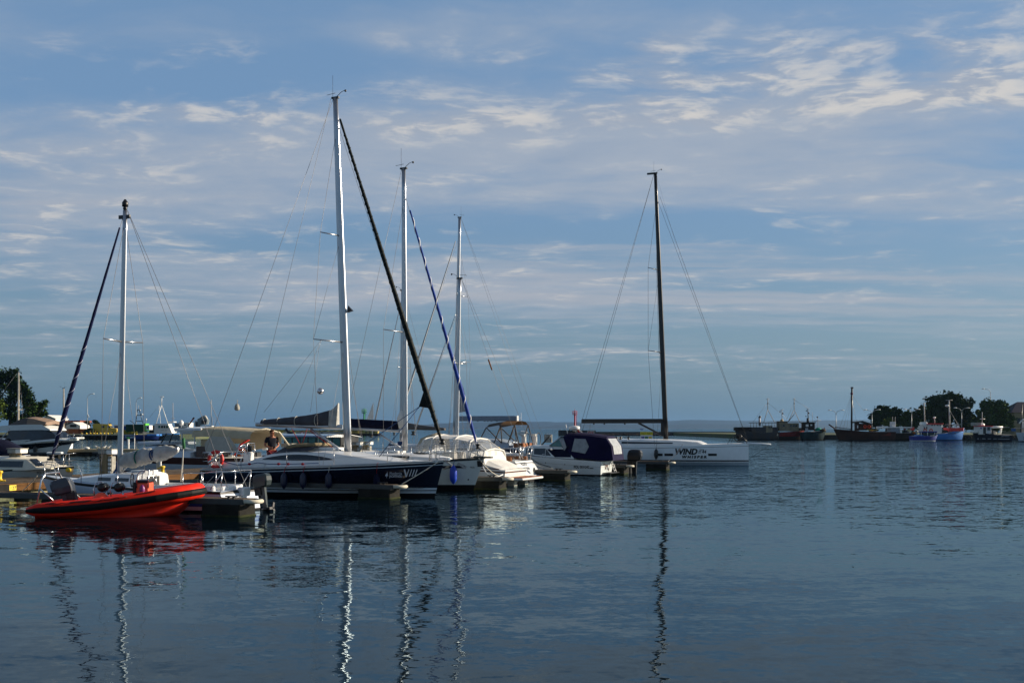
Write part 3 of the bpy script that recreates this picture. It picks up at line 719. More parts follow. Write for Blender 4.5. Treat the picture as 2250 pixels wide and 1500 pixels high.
# ---- navy yacht, lettered Akademia Jachtingu VIII
def navy_yacht():
    B = Boat('sailing_yacht', 'long navy blue sailing yacht lettered Akademia Jachtingu VIII with the tallest pale mast', 'yacht', 955, 1092)
    B.hull((-9.75, .22), (0, .28), 3.75, [(0, .99), (.25, 1.06), (.55, 1.17), (.8, 1.27), (1, 1.38)],
           [('s', 0, 0, 1), ('s', .045, 1, 1), ('s', .125, 2, 1), ('s', .155, 1, 7), ('w', .36, 2, 1), ('w', .275, 1, 1), ('w', .24, 2, 1), ('w', .15, 3, 3), ('w', -.45, 3, 1)],
           [GEL2, NAVY, BOOT, ANTI], ftr=.84, p=2.1)
    B.rail(-9.4, .1, .015, .022, ALU)
    X = lambda px: B.X(px, -1.2)
    C = Cabin(B, [(X(535), 1.38, .98, 1.22), (X(560), 1.36, 1.0, 1.42), (X(590), 1.32, 1.0, 1.60), (X(640), 1.28, 1.05, 1.70), (X(700), 1.2, 1.1, 1.70), (X(750), 1.1, 1.1, 1.60), (X(800), .95, 1.15, 1.48), (X(850), .72, 1.2, 1.38), (X(905), .35, 1.25, 1.30)], GEL, lean=.35)
    xs = (X(577), X(727)); zb = lambda t: lerp(1.395, 1.40, t) - .03 * math.sin(math.pi * t)
    for sd in (-1, 1): C.window(xs, lambda t: zb(t) + .02 + .21 * math.sin(math.pi * t) ** .8, zb, sd, n=14)
    MB().box(X(652), X(712), -.45, .45, 1.70, 1.86, b=.04).build('hatch_garage', GEL, B.root)
    for px in (790, 845): MB().box(X(px), X(px) + .5, -.27, .27, 1.43 if px < 800 else 1.37, 1.52 if px < 800 else 1.44, b=.03).build('deck_hatch', GLASS, B.root)
    # folded sprayhood
    rn = random.Random(5); rings = []
    for i in range(13):
        t = i / 12; x = lerp(X(583), X(678), t); z0 = lerp(1.52, 1.76, t); h = .10 + .17 * math.sin(math.pi * min(1, t * 1.05)); 
        rings.append([(x + rn.uniform(-.03, .03), -1.0 + .09 * j + rn.uniform(-.02, .02) if j < 1 else lerp(-1.0, 1.0, j / 8), z0 + (h if 0 < j < 8 else 0) + rn.uniform(-.03, .03)) for j in range(9)])
    MB().loft(rings, closed=False, smooth=True).build('folded_sprayhood', GREYC, B.root)
    MB().tube([(X(622), -.95, 1.86), (X(640), -.9, 1.94), (X(672), -.7, 1.97), (X(676), 0, 1.98), (X(672), .7, 1.97)], .07, 8).build('sprayhood_roll', mat('tan_canvas', (.20, .165, .10), .9, var=.2, bump=.4), B.root)
    # cockpit
    MB().box(X(470), X(575), -1.3, 1.3, .75, .8).build('cockpit_floor', TEAK, B.root)
    for sd in (-1, 1): MB().box(X(470), X(585), sd * 1.3 - .14, sd * 1.3 + .14, .8, 1.28, b=.05).build('coaming', GEL, B.root)
    hp = MB(); hx = B.X(540, -.2); hp.box(hx - .15, hx + .15, -.2, .2, .8, 1.65, b=.05); hp.build('helm_pedestal', GEL, B.root)
    wl = MB(); wl.torus((hx - .25, 0, 1.45), .48, .018, 24, 6, axis='x')
    for k in range(5): a = k * 1.257; wl.tube([(hx - .25, 0, 1.45), (hx - .25, .48 * math.cos(a), 1.45 + .48 * math.sin(a))], .01, 4)
    wl.build('steering_wheel', STEEL, B.root)
    MB().tube([(hx + .1, -.25, 1.55), (hx + .1, -.25, 2.0), (hx + .1, .25, 2.0), (hx + .1, .25, 1.55)], .02, 6).build('helm_hoop', STEEL, B.root)
    MB().lathe((hx + .02, -.02, 1.66), [(.12, 0), (.15, .1), (.12, .22), (.03, .26)], 10).build('compass', BLACK, B.root)
    # rig
    foot, top = B.P(765, 1003), B.P(737, 216)
    rig(B, foot, top, (.112, .072), ALU, [(.318, 1.3), (.615, .85)], chain=(foot.x - .25, 1.72, 1.2), forestay=tuple(B.P(977, 992)), backstay=[B.P(447, 1005, -.8)], sweep=.45, fs_frac=.925,
        jib=(B.P(747, 262), B.P(972, 975), .10, mat('dark_green_sailcloth', (.003, .006, .005), .6, var=.4, scale=4), mat('grey_leech', (.02, .026, .023), .7), (34, .05, .97, .022)))
    ck = B.P(934, 886); MB().add([tuple(B.P(930, 862)), tuple(B.P(920, 893)), tuple(B.P(946, 897)), tuple(B.P(930, 862, .05)), tuple(B.P(920, 893, .05)), tuple(B.P(946, 897, .05))], [(0, 1, 2), (5, 4, 3), (0, 3, 4, 1), (1, 4, 5, 2), (2, 5, 3, 0)]).build('jib_clew', MATS['dark_green_sailcloth'], B.root)
    for q in (B.P(833, 1003, -.9), B.P(803, 975, .6)): MB().tube([B.P(922, 893), q], .014, 5).build('jib_sheet', ROPEB, B.root)
    # boom, cover, vang, topping lift
    be, bm = B.P(563, 932), B.P(752, 938)
    MB().tube([be, bm], [.075, .10], 8).build('boom', ALU, B.root)
    lz = lambda py: (lambda t: lerp(be.z, bm.z, t) + py(t))
    bundle(B, be.x + .25, bm.x - .55, lz(lambda t: .00), lz(lambda t: pl([(0, .18), (.3, .29), (.6, .40), (.85, .54), (1, .68)], t)), .17, GREYC, seed=3)
    MB().loft([[(bm.x - .55, -.14, bm.z), (bm.x - .55, .14, bm.z), (bm.x - .55, .08, bm.z + .62), (bm.x - .55, -.08, bm.z + .62)], [(bm.x - .38, -.10, bm.z), (bm.x - .38, .10, bm.z), (bm.x - .34, .08, bm.z + .74), (bm.x - .34, -.08, bm.z + .74)], [(bm.x - .2, -.13, bm.z), (bm.x - .2, .13, bm.z), (bm.x - .16, .05, bm.z + .94), (bm.x - .16, -.05, bm.z + .94)]]).build('sail_luff', DIRTYC, B.root)
    for k, t in enumerate((.1, .27, .48, .72)):
        x = lerp(be.x, bm.x, t); z = lerp(be.z, bm.z, t); hh = pl([(0, .18), (.3, .29), (.6, .40), (.85, .54), (1, .68)], t) / 2; MB().torus((x, 0, z + hh), hh + .015, .012, 14, 4, axis='x').build('sail_tie', ROPE, B.root)
    MB().tube([B.P(683, 942), B.P(754, 992)], .05, 8).build('vang', ALU, B.root)
    for a, b in (((641, 941), (660, 977)), ((675, 941), (663, 977)), ((678, 944), (748, 996))): MB().tube([B.P(*a), B.P(*b)], .014, 5).build('mainsheet', ROPER, B.root)
    MB().tube([top + Vector((-.2, 0, 0)), be + Vector((-.1, 0, .1))], .007, 4).build('topping_lift', WIRE, B.root)
    for a, b in (((707, 745), (580, 905)), ((707, 745), (640, 905)), ((702, 758), (682, 905))): MB().tube([B.P(*a, -.2), B.P(*b)], .006, 4).build('lazy_jack', WIRE, B.root)
    c = B.P(521, 894, -.5); hl = MB(); hl.lathe(c, [(.02, .13), (.06, .12), (.10, .02), (.11, -.08), (.06, -.14)], 10); hl.tube([c + Vector((0, 0, .12)), B.P(522, 878, -.5)], .012, 4); hl.build('hanging_cone', PGREY, B.root)
    c = B.P(704, 859, -1.1); rr = MB(); rr.ball(c, .13, 12, 8); rr.build('radar_reflector', STEEL, B.root)
    b = B.P(764, 683); MB().add([(b.x + .0, -.08, b.z - .06), (b.x + .22, -.08, b.z + .0), (b.x + .02, 0, b.z + .22), (b.x, .08, b.z - .06), (b.x + .22, .08, b.z)], [(0, 1, 2), (1, 4, 2), (4, 3, 2), (3, 0, 2), (0, 3, 4, 1)]).build('steaming_light', BLACK, B.root)
    # rails
    B.stanchions([B.X(p, -1.7) for p in (480, 530, 633, 731, 831, 905)])
    pulpit(B, B.X(930, -.8), .28); pulpit(B, -8.7, -9.45, name='pushpit')
    # ground tackle
    a = MB(); a.box(.05, .62, -.09, .09, 1.38, 1.5, b=.02); a.build('bow_roller', STEEL, B.root)
    a = MB(); a.beam((.3, 0, 1.47), (.72, 0, 1.2), .05, .07); a.add([(.72, 0, 1.24), (.45, -.2, 1.08), (.30, 0, 1.02), (.45, .2, 1.08), (.52, 0, 1.2)], [(0, 1, 2, 4), (0, 4, 2, 3), (0, 3, 2, 1)]); a.build('anchor', mat('galvanised', (.3, .3, .29), .5, .6, var=.2), B.root)
    # fenders on red lanyards, the shade of the hull side darkened into their blue
    for px in (630, 672, 728): p = side_pt(B, px, 1046, -1); B.fender(p.x, p.z + .15, .62, .13, -1, mat('shaded_blue_fender', (.002, .005, .028), .4), ROPER if px != 728 else ROPE)
    p = side_pt(B, 833, 1046, -1); B.fender(p.x, p.z + .12, .8, .13, -1, NAVYC, ROPER)
    pts = [B.P(px, py, -1.75) for px, py in ((490, 1013), (520, 1021), (545, 1020), (566, 1016), (590, 1019), (640, 1019), (700, 1017))]
    MB().tube(pts, .016, 5).build('deck_line', ROPEB, B.root)
    for px in (548, 612, 633, 665): q = B.P(px, 1019, -1.78); MB().ball(q, .05, 6, 4, sc=(1.6, 1, 1)).build('knot', ROPER, B.root)
    # lettering
    p = side_pt(B, 889, 1047, -1)
    xx = 889
    for k, (x0, y0, x1, y1) in enumerate(((889, 1031, 893, 1047), (893, 1047, 899, 1031), (900, 1046, 905, 1031), (906, 1046, 911, 1031), (912, 1045, 917, 1031))):
        q0, q1 = side_pt(B, x0, y0, -1), side_pt(B, x1, y1, -1); b = MB()
        b.beam((q0.x, -(B.yh(q0.x, q0.z) + .014), q0.z), (q1.x, -(B.yh(q1.x, q1.z) + .014), q1.z), .03, .022 if k else .05); b.build('numeral_stroke', LETTER_W, B.root)
    p = side_pt(B, 856, 1042, -1); q = side_pt(B, 884, 1042, -1); B.text('Akademia', p.x, p.z, .15, -1, LETTER_W, width=q.x - p.x)
    p = side_pt(B, 856, 1048, -1); B.text('JACHTINGU', p.x, p.z, .12, -1, LETTER_W, bold=.004, width=q.x - p.x)
    p = side_pt(B, 851, 1048, -1); tr = MB(); yy = -(B.yh(p.x, p.z + .1) + .016)
    tr.add([(p.x - .065, yy, p.z + .05), (p.x + .065, yy, p.z + .05), (p.x + .025, yy, p.z + .16), (p.x + .05, yy, p.z + .16), (p.x, yy, p.z + .29), (p.x - .05, yy, p.z + .16), (p.x - .025, yy, p.z + .16), (p.x - .008, yy, p.z - .02), (p.x + .008, yy, p.z - .02), (p.x + .008, yy, p.z + .05), (p.x - .008, yy, p.z + .05)],
           [(0, 1, 2, 6), (5, 6, 2, 3, 4), (7, 8, 9, 10)]); tr.build('tree_emblem', LETTER_W, B.root)
    p = side_pt(B, 901, 1074, -1); q = side_pt(B, 930, 1074, -1); B.text('DELPHIA', p.x, p.z, .11, -1, mat('grey_lettering', (.12, .13, .15), .5), shear=.25, width=q.x - p.x)
    p = side_pt(B, 894, 1073, -1); b = MB(); yy = -(B.yh(p.x, p.z) + .014); b.beam((p.x - .06, yy, p.z + .09), (p.x + .08, yy, p.z + .04), .02, .018); b.beam((p.x + .08, yy, p.z + .04), (p.x - .06, yy, p.z), .02, .018); b.build('maker_mark', MATS['grey_lettering'], B.root)
    return B
NAVYB = navy_yacht()
def lifebuoy():
    p = NAVYB.world(NAVYB.P(474, 1009, -1.62))
    o = thing('lifebuoy', 'red lifebuoy with pale bands hung on the stern rail of the navy yacht', 'lifebuoy', p, math.atan2(U.y, U.x) + .25)
    MB().torus((0, 0, 0), .27, .07, 28, 8, axis='y', sc=1.12).build('ring', RED, o)
    for k in range(4):
        a = math.pi / 4 + k * math.pi / 2; c = Vector((.27 * math.cos(a), 0, .30 * math.sin(a))); t = Vector((-math.sin(a), 0, math.cos(a) * 1.12)).normalized()
        MB().tube([c - t * .05, c + t * .05], .076, 8).build('band', LAMPW, o)
    MB().tube([(-.27, -.09, -.12), (-.05, -.1, .0), (.12, -.09, .2)], .04, 6).build('line_bag', LAMPW, o)
lifebuoy()

# ---- pale yacht with the blue fender
def pale_yacht():
    B = Boat('sailing_yacht', 'pale grey sailing yacht with one big blue fender and a blue and white furled jib', 'yacht', 1040, 1077)
    PALE = mat('pale_green_grey_topsides', (.50, .54, .52), .3, var=.05, coat=.3)
    B.hull((-9.4, -.1), (0, .37), 3.5, [(0, 1.05), (.4, 1.05), (.7, 1.16), (1, 1.34)],
           [('s', 0, 1, 1), ('s', .05, 0, 8), ('w', .24, 2, 3), ('w', -.45, 2, 1)], [PALE, CHAN, ANTI], ftr=.7, p=2.0)
    B.rail(-9.3, .3, .02, .035, CHAN)
    X = lambda px: B.X(px, -1.0)
    C = Cabin(B, [(X(735), 1.2, 1.05, 1.5), (X(800), 1.15, 1.1, 1.52), (X(880), 1.0, 1.1, 1.48), (X(930), .75, 1.15, 1.42), (X(962), .5, 1.2, 1.32)], GEL, lean=.3)
    for k in range(3): C.window((X(760 + 50 * k), X(795 + 50 * k)), lambda t: 1.44, lambda t: 1.28, -1, n=2)
    MB().box(X(890), X(916), -.25, .25, 1.5, 1.57, b=.02).build('deck_hatch', GLASS, B.root)
    MB().box(X(815), X(860), -.4, .4, 1.56, 1.64, b=.03).build('hatch_garage', GEL, B.root)
    foot, top = B.P(890, 990), B.P(887, 371)
    rig(B, foot, top, (.088, .062), ALU, [(.42, 1.15)], chain=(foot.x - .2, 1.6, 1.1), forestay=tuple(B.P(1056, 1000)), backstay=[B.P(745, 995, .9)], sweep=.35, fs_frac=.90,
        jib=(B.P(901, 462), B.P(1050, 985), .075, mat('bright_blue_sailcloth', (.004, .035, .22), .6, var=.2), mat('white_sailcloth', (.6, .6, .6), .7), (12, .0, .99, .024)))
    be, bm = B.P(768, 940), B.P(880, 946)
    MB().tube([be, bm], .07, 8).build('boom', ALU, B.root)
    bundle(B, be.x, bm.x - .1, lambda t: lerp(be.z, bm.z, t) + .02, lambda t: lerp(be.z, bm.z, t) + .42, .16, NAVYC, seed=8)
    b = B.P(884, 925); MB().tube([b + Vector((0, 0, .45)), b + Vector((-.05, 0, .1)), b + Vector((-.02, 0, -.3))], [.1, .2, .14], 8).build('sail_luff', WHITEC, B.root)
    MB().tube([B.P(832, 952), B.P(884, 986)], .04, 8).build('vang', ALU, B.root)
    B.stanchions([B.X(p, -1.5) for p in (770, 830, 880, 935, 985)], ends=(B.X(770, -1.5), B.X(1005, -.9)))
    pulpit(B, B.X(1003, -.9), .48, h=.68)
    MB().box(.05, .85, -.15, .15, 1.36, 1.43, b=.02).build('bow_plank', CHAN, B.root)
    p = side_pt(B, 1000, 1021, -1); B.fender(p.x, p.z, .80, .155, -1, BLUEF, ROPEB)
    p0, p1 = side_pt(B, 960, 1026, -1), side_pt(B, 1022, 1026, -1)
    B.decal((p0.x, p1.x), lambda t: p1.z + .06, lambda t: p1.z - .04, -1, NAVYC, 'side_stripe')
    p = side_pt(B, 1033, 1028, -1); q = side_pt(B, 1043, 1028, -1); B.text('Helia', p.x, p.z, .12, -1, LETTER_B, shear=.2, width=q.x - p.x)
    p0 = side_pt(B, 1049, 1020, -1); B.decal((p0.x, p0.x + .2), lambda t: 1.25, lambda t: 1.0, -1, LETTER_B, 'bow_patch')
    p = side_pt(B, 1029, 1053, -1); MB().ball((p.x, p.y, p.z), .035, 8, 5).build('skin_fitting', BLACK, B.root)
    a = MB(); a.box(.05, .5, -.08, .08, 1.33, 1.45); a.beam((-.1, -.28, 1.3), (-.35, -.35, .95), .06, .06); a.beam((-.5, -.5, 1.15), (-.2, -.3, .96), .05, .12); a.build('anchor', MATS['galvanised'], B.root)
    return B
PALEB = pale_yacht()

# ---- the racing yacht lettered WIND WHISPER
def racer():
    B = Boat('racing_yacht', 'white racing yacht lettered WIND WHISPER 44 with a black mast and boom', 'yacht', 1645, 1022)
    WH = mat('racer_white', (.74, .78, .80), .15, var=.04, coat=.4)
    GREYB = mat('pale_bottom', (.26, .32, .36), .5)
    B.hull((-13.3, .0), (0, .0), 4.1, [(0, 1.33), (.4, 1.37), (.75, 1.45), (1, 1.55)],
           [('s', 0, 0, 1), ('s', .17, 1, 1), ('s', .195, 0, 7), ('w', .37, 1, 1), ('w', .27, 0, 1), ('w', .22, 1, 1), ('w', .20, 2, 2), ('w', -.5, 2, 1)], [WH, LETTER_B, GREYB], ftr=.86, p=1.9, flare=(.25, .55), fexp=2.4)
    X = lambda px: B.X(px, -1.2)
    C = Cabin(B, [(X(1318), 1.5, 1.3, 1.45), (X(1345), 1.45, 1.3, 1.78), (X(1420), 1.35, 1.38, 1.80), (X(1490), 1.2, 1.42, 1.74), (X(1530), .95, 1.45, 1.66), (X(1542), .9, 1.45, 1.48)], GEL, lean=.25)
    C.window((X(1367), X(1478)), lambda t: lerp(1.66, 1.64, t) - .04 * t, lambda t: 1.50 + .04 * max(0, t - .5), -1, n=8)
    for px in (1352, 1361, 1378): MB().lathe((X(px), -.9, 1.8), [(.11, 0), (.09, .06), (.07, .12), (.1, .2), (.02, .22)], 10).build('winch', BLACK, B.root)
    MB().box(X(1350) - .1, X(1350) + .1, -.2, .0, 1.8, 2.0, b=.03).build('instrument_pod', GEL, B.root)
    MB().tube([(X(1350), -.3, 1.8), (X(1400), -.3, 1.86), (X(1460), -.2, 1.84)], .02, 5).build('halyard_run', BLACK, B.root)
    foot, top = B.P(1463, 964), B.P(1440, 381)
    rig(B, foot, top, (.125, .075), CARBON, [(.325, 1.55), (.635, 1.2)], chain=(foot.x - .35, 1.9, 1.42), forestay=tuple(B.P(1643, 970)), backstay=[B.P(1268, 960, -.6), B.P(1276, 960, .8)], mw=BLACK, sweep=.42, fs_frac=.90, wr=.011)
    MB().box(top.x - .62, top.x + .05, -.05, .05, top.z - .06, top.z + .07, b=.02).build('mast_crane', CARBON, B.root)
    MB().tube([B.P(1450, 432), B.P(1643, 968)], .011, 4).build('inner_forestay', BLACK, B.root)
    MB().tube([B.P(1443, 385), B.P(1480, 520), B.P(1560, 740)], .005, 4).build('halyard', WIRE, B.root)
    be, bm = B.P(1278, 925), B.P(1456, 924)
    MB().box(be.x, bm.x, -.12, .12, be.z - .16, be.z + .16, b=.05).build('boom', CARBON, B.root)
    for px in (1305, 1328, 1373): q = B.P(px, 930); MB().box(q.x - .05, q.x + .05, -.05, .05, q.z - .08, q.z + .03).build('boom_fitting', BLACK, B.root)
    MB().tube([B.P(1297, 931), B.P(1296, 944), B.P(1294, 960)], .012, 4).build('mainsheet', BLACK, B.root)
    MB().tube([B.P(1403, 929), B.P(1457, 957)], .07, 8).build('vang', CARBON, B.root)
    MB().box(foot.x - .35, foot.x - .1, -.12, .12, foot.z + .2, foot.z + 1.2, b=.03).build('halyard_bag', BLACK, B.root)
    # bow: black pulpit, prod and its stay
    pp = MB()
    for sd in (-1, 1):
        pp.tube([(-1.4, sd * .55, 1.5), (-1.15, sd * .5, 1.95), (-.9, sd * .4, 2.18), (-.6, sd * .3, 2.12), (-.25, sd * .2, 1.9), (-.1, sd * .15, 1.56)], .02, 6)
    pp.torus((-.75, 0, 1.98), .26, .03, 18, 6); pp.tube([(-1.25, -.5, 1.75), (-.75, 0, 1.72), (-.2, -.2, 1.78)], .02, 5); pp.build('pulpit', BLACK, B.root)
    MB().ball((-.75, 0, 2.0), .17, 10, 6).build('furled_line_coil', mat('dark_cord', (.03, .03, .03), .9), B.root)
    MB().tube([(-.3, 0, 1.56), (1.55, 0, 1.49)], [.08, .05], 8).build('bowsprit', WH, B.root)
    MB().tube([(1.5, 0, 1.46), (0.02, 0, .45)], .012, 4).build('bobstay', BLACK, B.root)
    B.stanchions([B.X(p, -1.8) for p in (1330, 1380)], h=.62)
    MB().lathe((B.X(1336, -1.9), -1.95, .95), [(.02, 0), (.09, .03), (.1, .12), (.02, .2)], 8).build('cleat', BLACK, B.root)
    # lettering
    def T(txt, px0, px1, py, size, **k):
        p, q = side_pt(B, px0, py, -1), side_pt(B, px1, py, -1); B.text(txt, p.x, p.z, size, -1, LETTER_B, width=q.x - p.x, **k)
    T('WIND', 1482, 1531, 997.5, .56, shear=.25, bold=.026)
    T('44', 1542, 1552, 995, .30, shear=.2, bold=.01)
    T('WHISPER', 1498, 1552, 1005.8, .24, shear=.25, bold=.015, space=1.5)
    for k, (a, b, y) in enumerate(((1537, 1547, 987.5), (1535, 1541, 990.7), (1534, 1540, 994))):
        p, q = side_pt(B, a, y, -1), side_pt(B, b, y, -1); B.decal((p.x, q.x), lambda t: p.z + .025, lambda t: p.z - .025, -1, LETTER_B, 'emblem_bar', n=2)
    for a, b in ((1437, 1456), (1460, 1479), (1556, 1575)):
        p, q = side_pt(B, a, 998.5, -1), side_pt(B, b, 998.5, -1); B.decal((p.x, q.x), lambda t: p.z + .085, lambda t: p.z - .085, -1, LETTER_B, 'hull_window', n=3)
    p = side_pt(B, 1443, 985, -1); B.fender(p.x, p.z, .78, .14, -1, BLACK, BLACK, off=.01)
    return B
RACER = racer()

# ---- mooring lines
def line(name, label, pts, r, m, sag=0.0):
    q = [Vector(p) for p in pts]
    if len(q) == 2:
        q = [q[0].lerp(q[1], t / 8) - Vector((0, 0, sag * 4 * (t / 8) * (1 - t / 8))) for t in range(9)]
    return tag(MB().tube(q, r, 5).build(name, m), label, 'rope')
line('mooring_line', 'pale doubled bow rope from the navy yacht down to the finger pier', [NAVYB.world(NAVYB.P(966, 1012, -.2)), at(883, 1063, 42.4)], .02, ROPE, .02)

def W_(B, px, py, y=0.0): return B.world(B.P(px, py, y))
line('mooring_line', 'slack grey rope from the pale yacht bow down to the tarred float pier', [W_(PALEB, 1052, 1006, -.3), at(1098, 1046, 49.2)], .016, ROPE, .12)
line('mooring_line', 'dark spring line from the racing yacht side down to the farthest finger pier', [W_(RACER, 1500, 976, -1.9), at(1466, 1014, 72.2)], .018, BLACK, .15)
# ------------------------------------------------------------------ red rigid inflatable
def rib():
    h = Vector((.995, .10, 0))
    B = Boat('inflatable_boat', 'bright red rigid inflatable with a black rubbing band and a grey outboard', 'inflatable boat', 402, 1131, h)
    hw = [(-4.0, .86), (-3.2, .90), (-2.4, .92), (-1.4, .92), (-.6, .84), (-.1, .68), (.20, .46), (.38, .22), (.44, .0)]
    zc = [(-4.26, .22), (-3.1, .27), (-2.2, .34), (-1.0, .50), (0, .66), (.5, .74)]
    rr = [(-4.26, .09), (-4.0, .19), (-3.5, .235), (-.5, .25), (.5, .235)]
    path = [(-4.26, .86)] + [(lerp(a[0], b[0], t), lerp(a[1], b[1], t)) for a, b in zip(hw, hw[1:]) for t in (0, .34, .67)] + [hw[-1]]
    path = path + [(x, -y) for x, y in reversed(path[:-1])]
    n = 20; tube = MB(); rings = []; strake = []
    for i, (x, y) in enumerate(path):
        a = path[max(i - 1, 0)]; b = path[min(i + 1, len(path) - 1)]
        d = Vector((b[0] - a[0], b[1] - a[1], 0)).normalized(); o = Vector((-d.y, d.x, 0))     # outward
        c = Vector((x, y, pl(zc, x))); r = pl(rr, x)
        rings.append([c + o * (r * math.cos(2 * math.pi * k / n)) + Vector((0, 0, r * math.sin(2 * math.pi * k / n))) for k in range(n)])
        A = [R(q) for q in (-24, -14, 0, 14, 24)]
        ro = [c + o * ((r + e) * math.cos(q)) + Vector((0, 0, (r + e) * math.sin(q))) for q, e in zip(A, (.004, .035, .045, .035, .004))]
        strake.append(ro + [c + o * ((r - .02) * math.cos(q)) + Vector((0, 0, (r - .02) * math.sin(q))) for q in (R(30), R(-30))])
    tube.loft(rings, smooth=True).build('tube', REDT, B.root)
    MB().loft(strake).build('rubbing_band', RUBBER, B.root)
    # moulded hull with a spray rail
    B.beam = 1.7; m = MB(); rs = []
    for i in range(21):
        t = i / 20; x = lerp(-4.05, .30, t); w = pl(hw, x) * .98; z0 = pl(zc, x) - .12
        ke = pl([(-4.05, -.28), (-1.5, -.25), (-.4, -.12), (0, .08), (.3, .48)], x); xk = x
        ch = lerp(z0, ke, .55)
        rs.append([(x, -w, z0), (x, -w * .93, lerp(z0, ke, .3)), (x, -w * .82, ch), (x, -w * .86, ch - .03), (x, -w * .4, lerp(ch, ke, .6)), (xk, 0, ke), (x, w * .4, lerp(ch, ke, .6)), (x, w * .86, ch - .03), (x, w * .82, ch), (x, w * .93, lerp(z0, ke, .3)), (x, w, z0)])
    m.loft(rs, closed=False, smooth=True); m.add([rs[0][k] for k in range(11)], [tuple(range(11))]); m.build('hull', REDT, B.root)
    f = MB(); f.loft([[(x, -pl(hw, x) * .85, pl(zc, x) - .05), (x, pl(hw, x) * .85, pl(zc, x) - .05)] for x in (-4.0, -3.2, -2.2, -1.2, -.4, .2)], closed=False); f.build('floor', RUBBER, B.root)
    P = B.P
    # faded grey patches and lettering blocks along the side, grab line
    DK = mat('dark_red_print', (.09, .012, .010), .6)
    def onside(x, ang, off=.006):
        r = pl(rr, x) + off; return Vector((x, -(pl([(a, b) for a, b in hw], x)) - r * math.cos(ang), pl(zc, x) + r * math.sin(ang)))
    for x0, x1, a0, a1 in ((-3.0, -2.4, 46, 60), (-3.7, -3.4, 52, 62), (-1.15, -.62, 50, 66), (-2.2, -1.6, 38, 44)):
        b = MB(); b.loft([[onside(lerp(x0, x1, i / 6), R(q)) for q in (a0, (a0 + a1) / 2, a1)] for i in range(7)], closed=False); b.build('side_print', DK, B.root)
    pts = []
    for k in range(6):
        for j in range(5):
            t = (k + j / 5) / 6; x = lerp(-3.6, -1.3, t); pts.append(onside(x, R(48 - 9 * math.sin(math.pi * j / 5)), .02))
    MB().tube(pts, .012, 4).build('grab_line', BLACK, B.root)
    # engine
    ob = outboard(B, -3.36, 0.0, .66, 1.08, -1, mat('slate_cowl', (.035, .042, .055), .3, var=.1), tilt=R(-14))
    # stern arch
    a = MB(); q0, q1, q2, q3 = P(112, 1101, -.7), P(119, 1052, -.55), P(123, 1041, -.5), P(137, 1039, .45)
    a.tube([(-4.02, -.72, .42), (-3.92, -.62, 1.1), (-3.85, -.5, 1.28), (-3.75, .5, 1.28), (-3.7, .62, 1.1), (-3.3, .72, .45)], .028, 8); a.tube([(-3.95, -.68, .85), (-3.55, -.74, .5)], .024, 6); a.tube([(-3.72, .68, .95), (-3.2, .74, .5)], .024, 6)
    a.build('stern_arch', STEEL, B.root)
    # two jockey seats with black bolsters
    for px in (226, 262):
        c = P(px, 1070, -.05); s = bpy.data.objects.new('jockey_seat', None); COL.objects.link(s); s.parent = B.root; s.location = (c.x, 0, 0)
        MB().box(-.28, .28, -.2, .2, pl(zc, c.x) - .05, c.z - .28, b=.05).build('seat_base', RED if px < 240 else RUBBER, s)
        MB().lathe((0, -.24, c.z), [(.04, 0), (.125, .03), (.14, .12), (.14, .36), (.125, .45), (.04, .48)], 14, axis='y').build('bolster', BLACK, s)
        MB().lathe((-.14, 0, c.z), [(.05, 0), (.125, .04), (.13, .14), (.12, .25), (.04, .29)], 14, axis='x').build('bolster', BLACK, s)
        fr = MB(); fr.tube([(-.2, -.18, c.z - .3), (-.24, -.16, c.z - .05), (-.18, -.12, c.z + .14), (-.02, -.12, c.z + .17), (.05, -.14, c.z + .1)], .018, 6); fr.tube([(.2, -.18, c.z - .35), (.1, -.16, c.z - .1)], .03, 6); fr.build('frame', STEEL, s)
    c = P(222, 1096, -.4); MB().ball((c.x, -.4, c.z), .2, 12, 8, sc=(1.1, .8, 1)).build('orange_buoy', mat('orange_buoy', (.72, .07, .02), .5), B.root)
    # console
    c0, c1 = P(290, 1083, -.3), P(328, 1057, -.3)
    cs = bpy.data.objects.new('console', None); COL.objects.link(cs); cs.parent = B.root
    MB().box(c0.x + .12, c1.x, -.32, .32, c0.z - .25, c1.z - .04, b=.04).build('console_body', mat('orange_console', (.72, .10, .045), .45), cs)
    MB().box(c0.x + .02, c0.x + .12, -.3, .3, c0.z - .2, c1.z - .03, b=.02).build('dash', BLACK, cs)
    MB().box(c0.x + .1, c1.x + .02, -.34, .34, c1.z - .04, c1.z + .04, b=.02).build('console_top', BLACK, cs)
    w0, w1 = P(303, 1034, -.3), P(330, 1032, -.3)
    fr = MB()
    for y in (-.33, .33): fr.tube([(c0.x + .14, y, c1.z - .2), (c0.x + .16, y, w0.z - .1), (c0.x + .26, y, w0.z), (c1.x - .02, y, w0.z), (c1.x - .02, y, c1.z - .2)], .018, 6)
    for x in (c0.x + .26, c1.x - .02): fr.tube([(x, -.33, w0.z), (x, .33, w0.z)], .018, 6)
    fr.build('windscreen_frame', STEEL, cs)
    MB().box(c0.x + .2, c1.x - .04, -.335, -.327, c1.z + .02, w0.z - .03).build('windscreen', CLEAR, cs)
    wl = MB(); wl.torus((c0.x - .06, 0, c1.z + .02), .2, .016, 20, 6, axis='x')
    for k in range(3): wl.tube([(c0.x - .06, 0, c1.z + .02), (c0.x - .06, .2 * math.cos(k * 2.1 + .5), c1.z + .02 + .2 * math.sin(k * 2.1 + .5))], .01, 4)
    wl.build('steering_wheel', BLACK, cs)
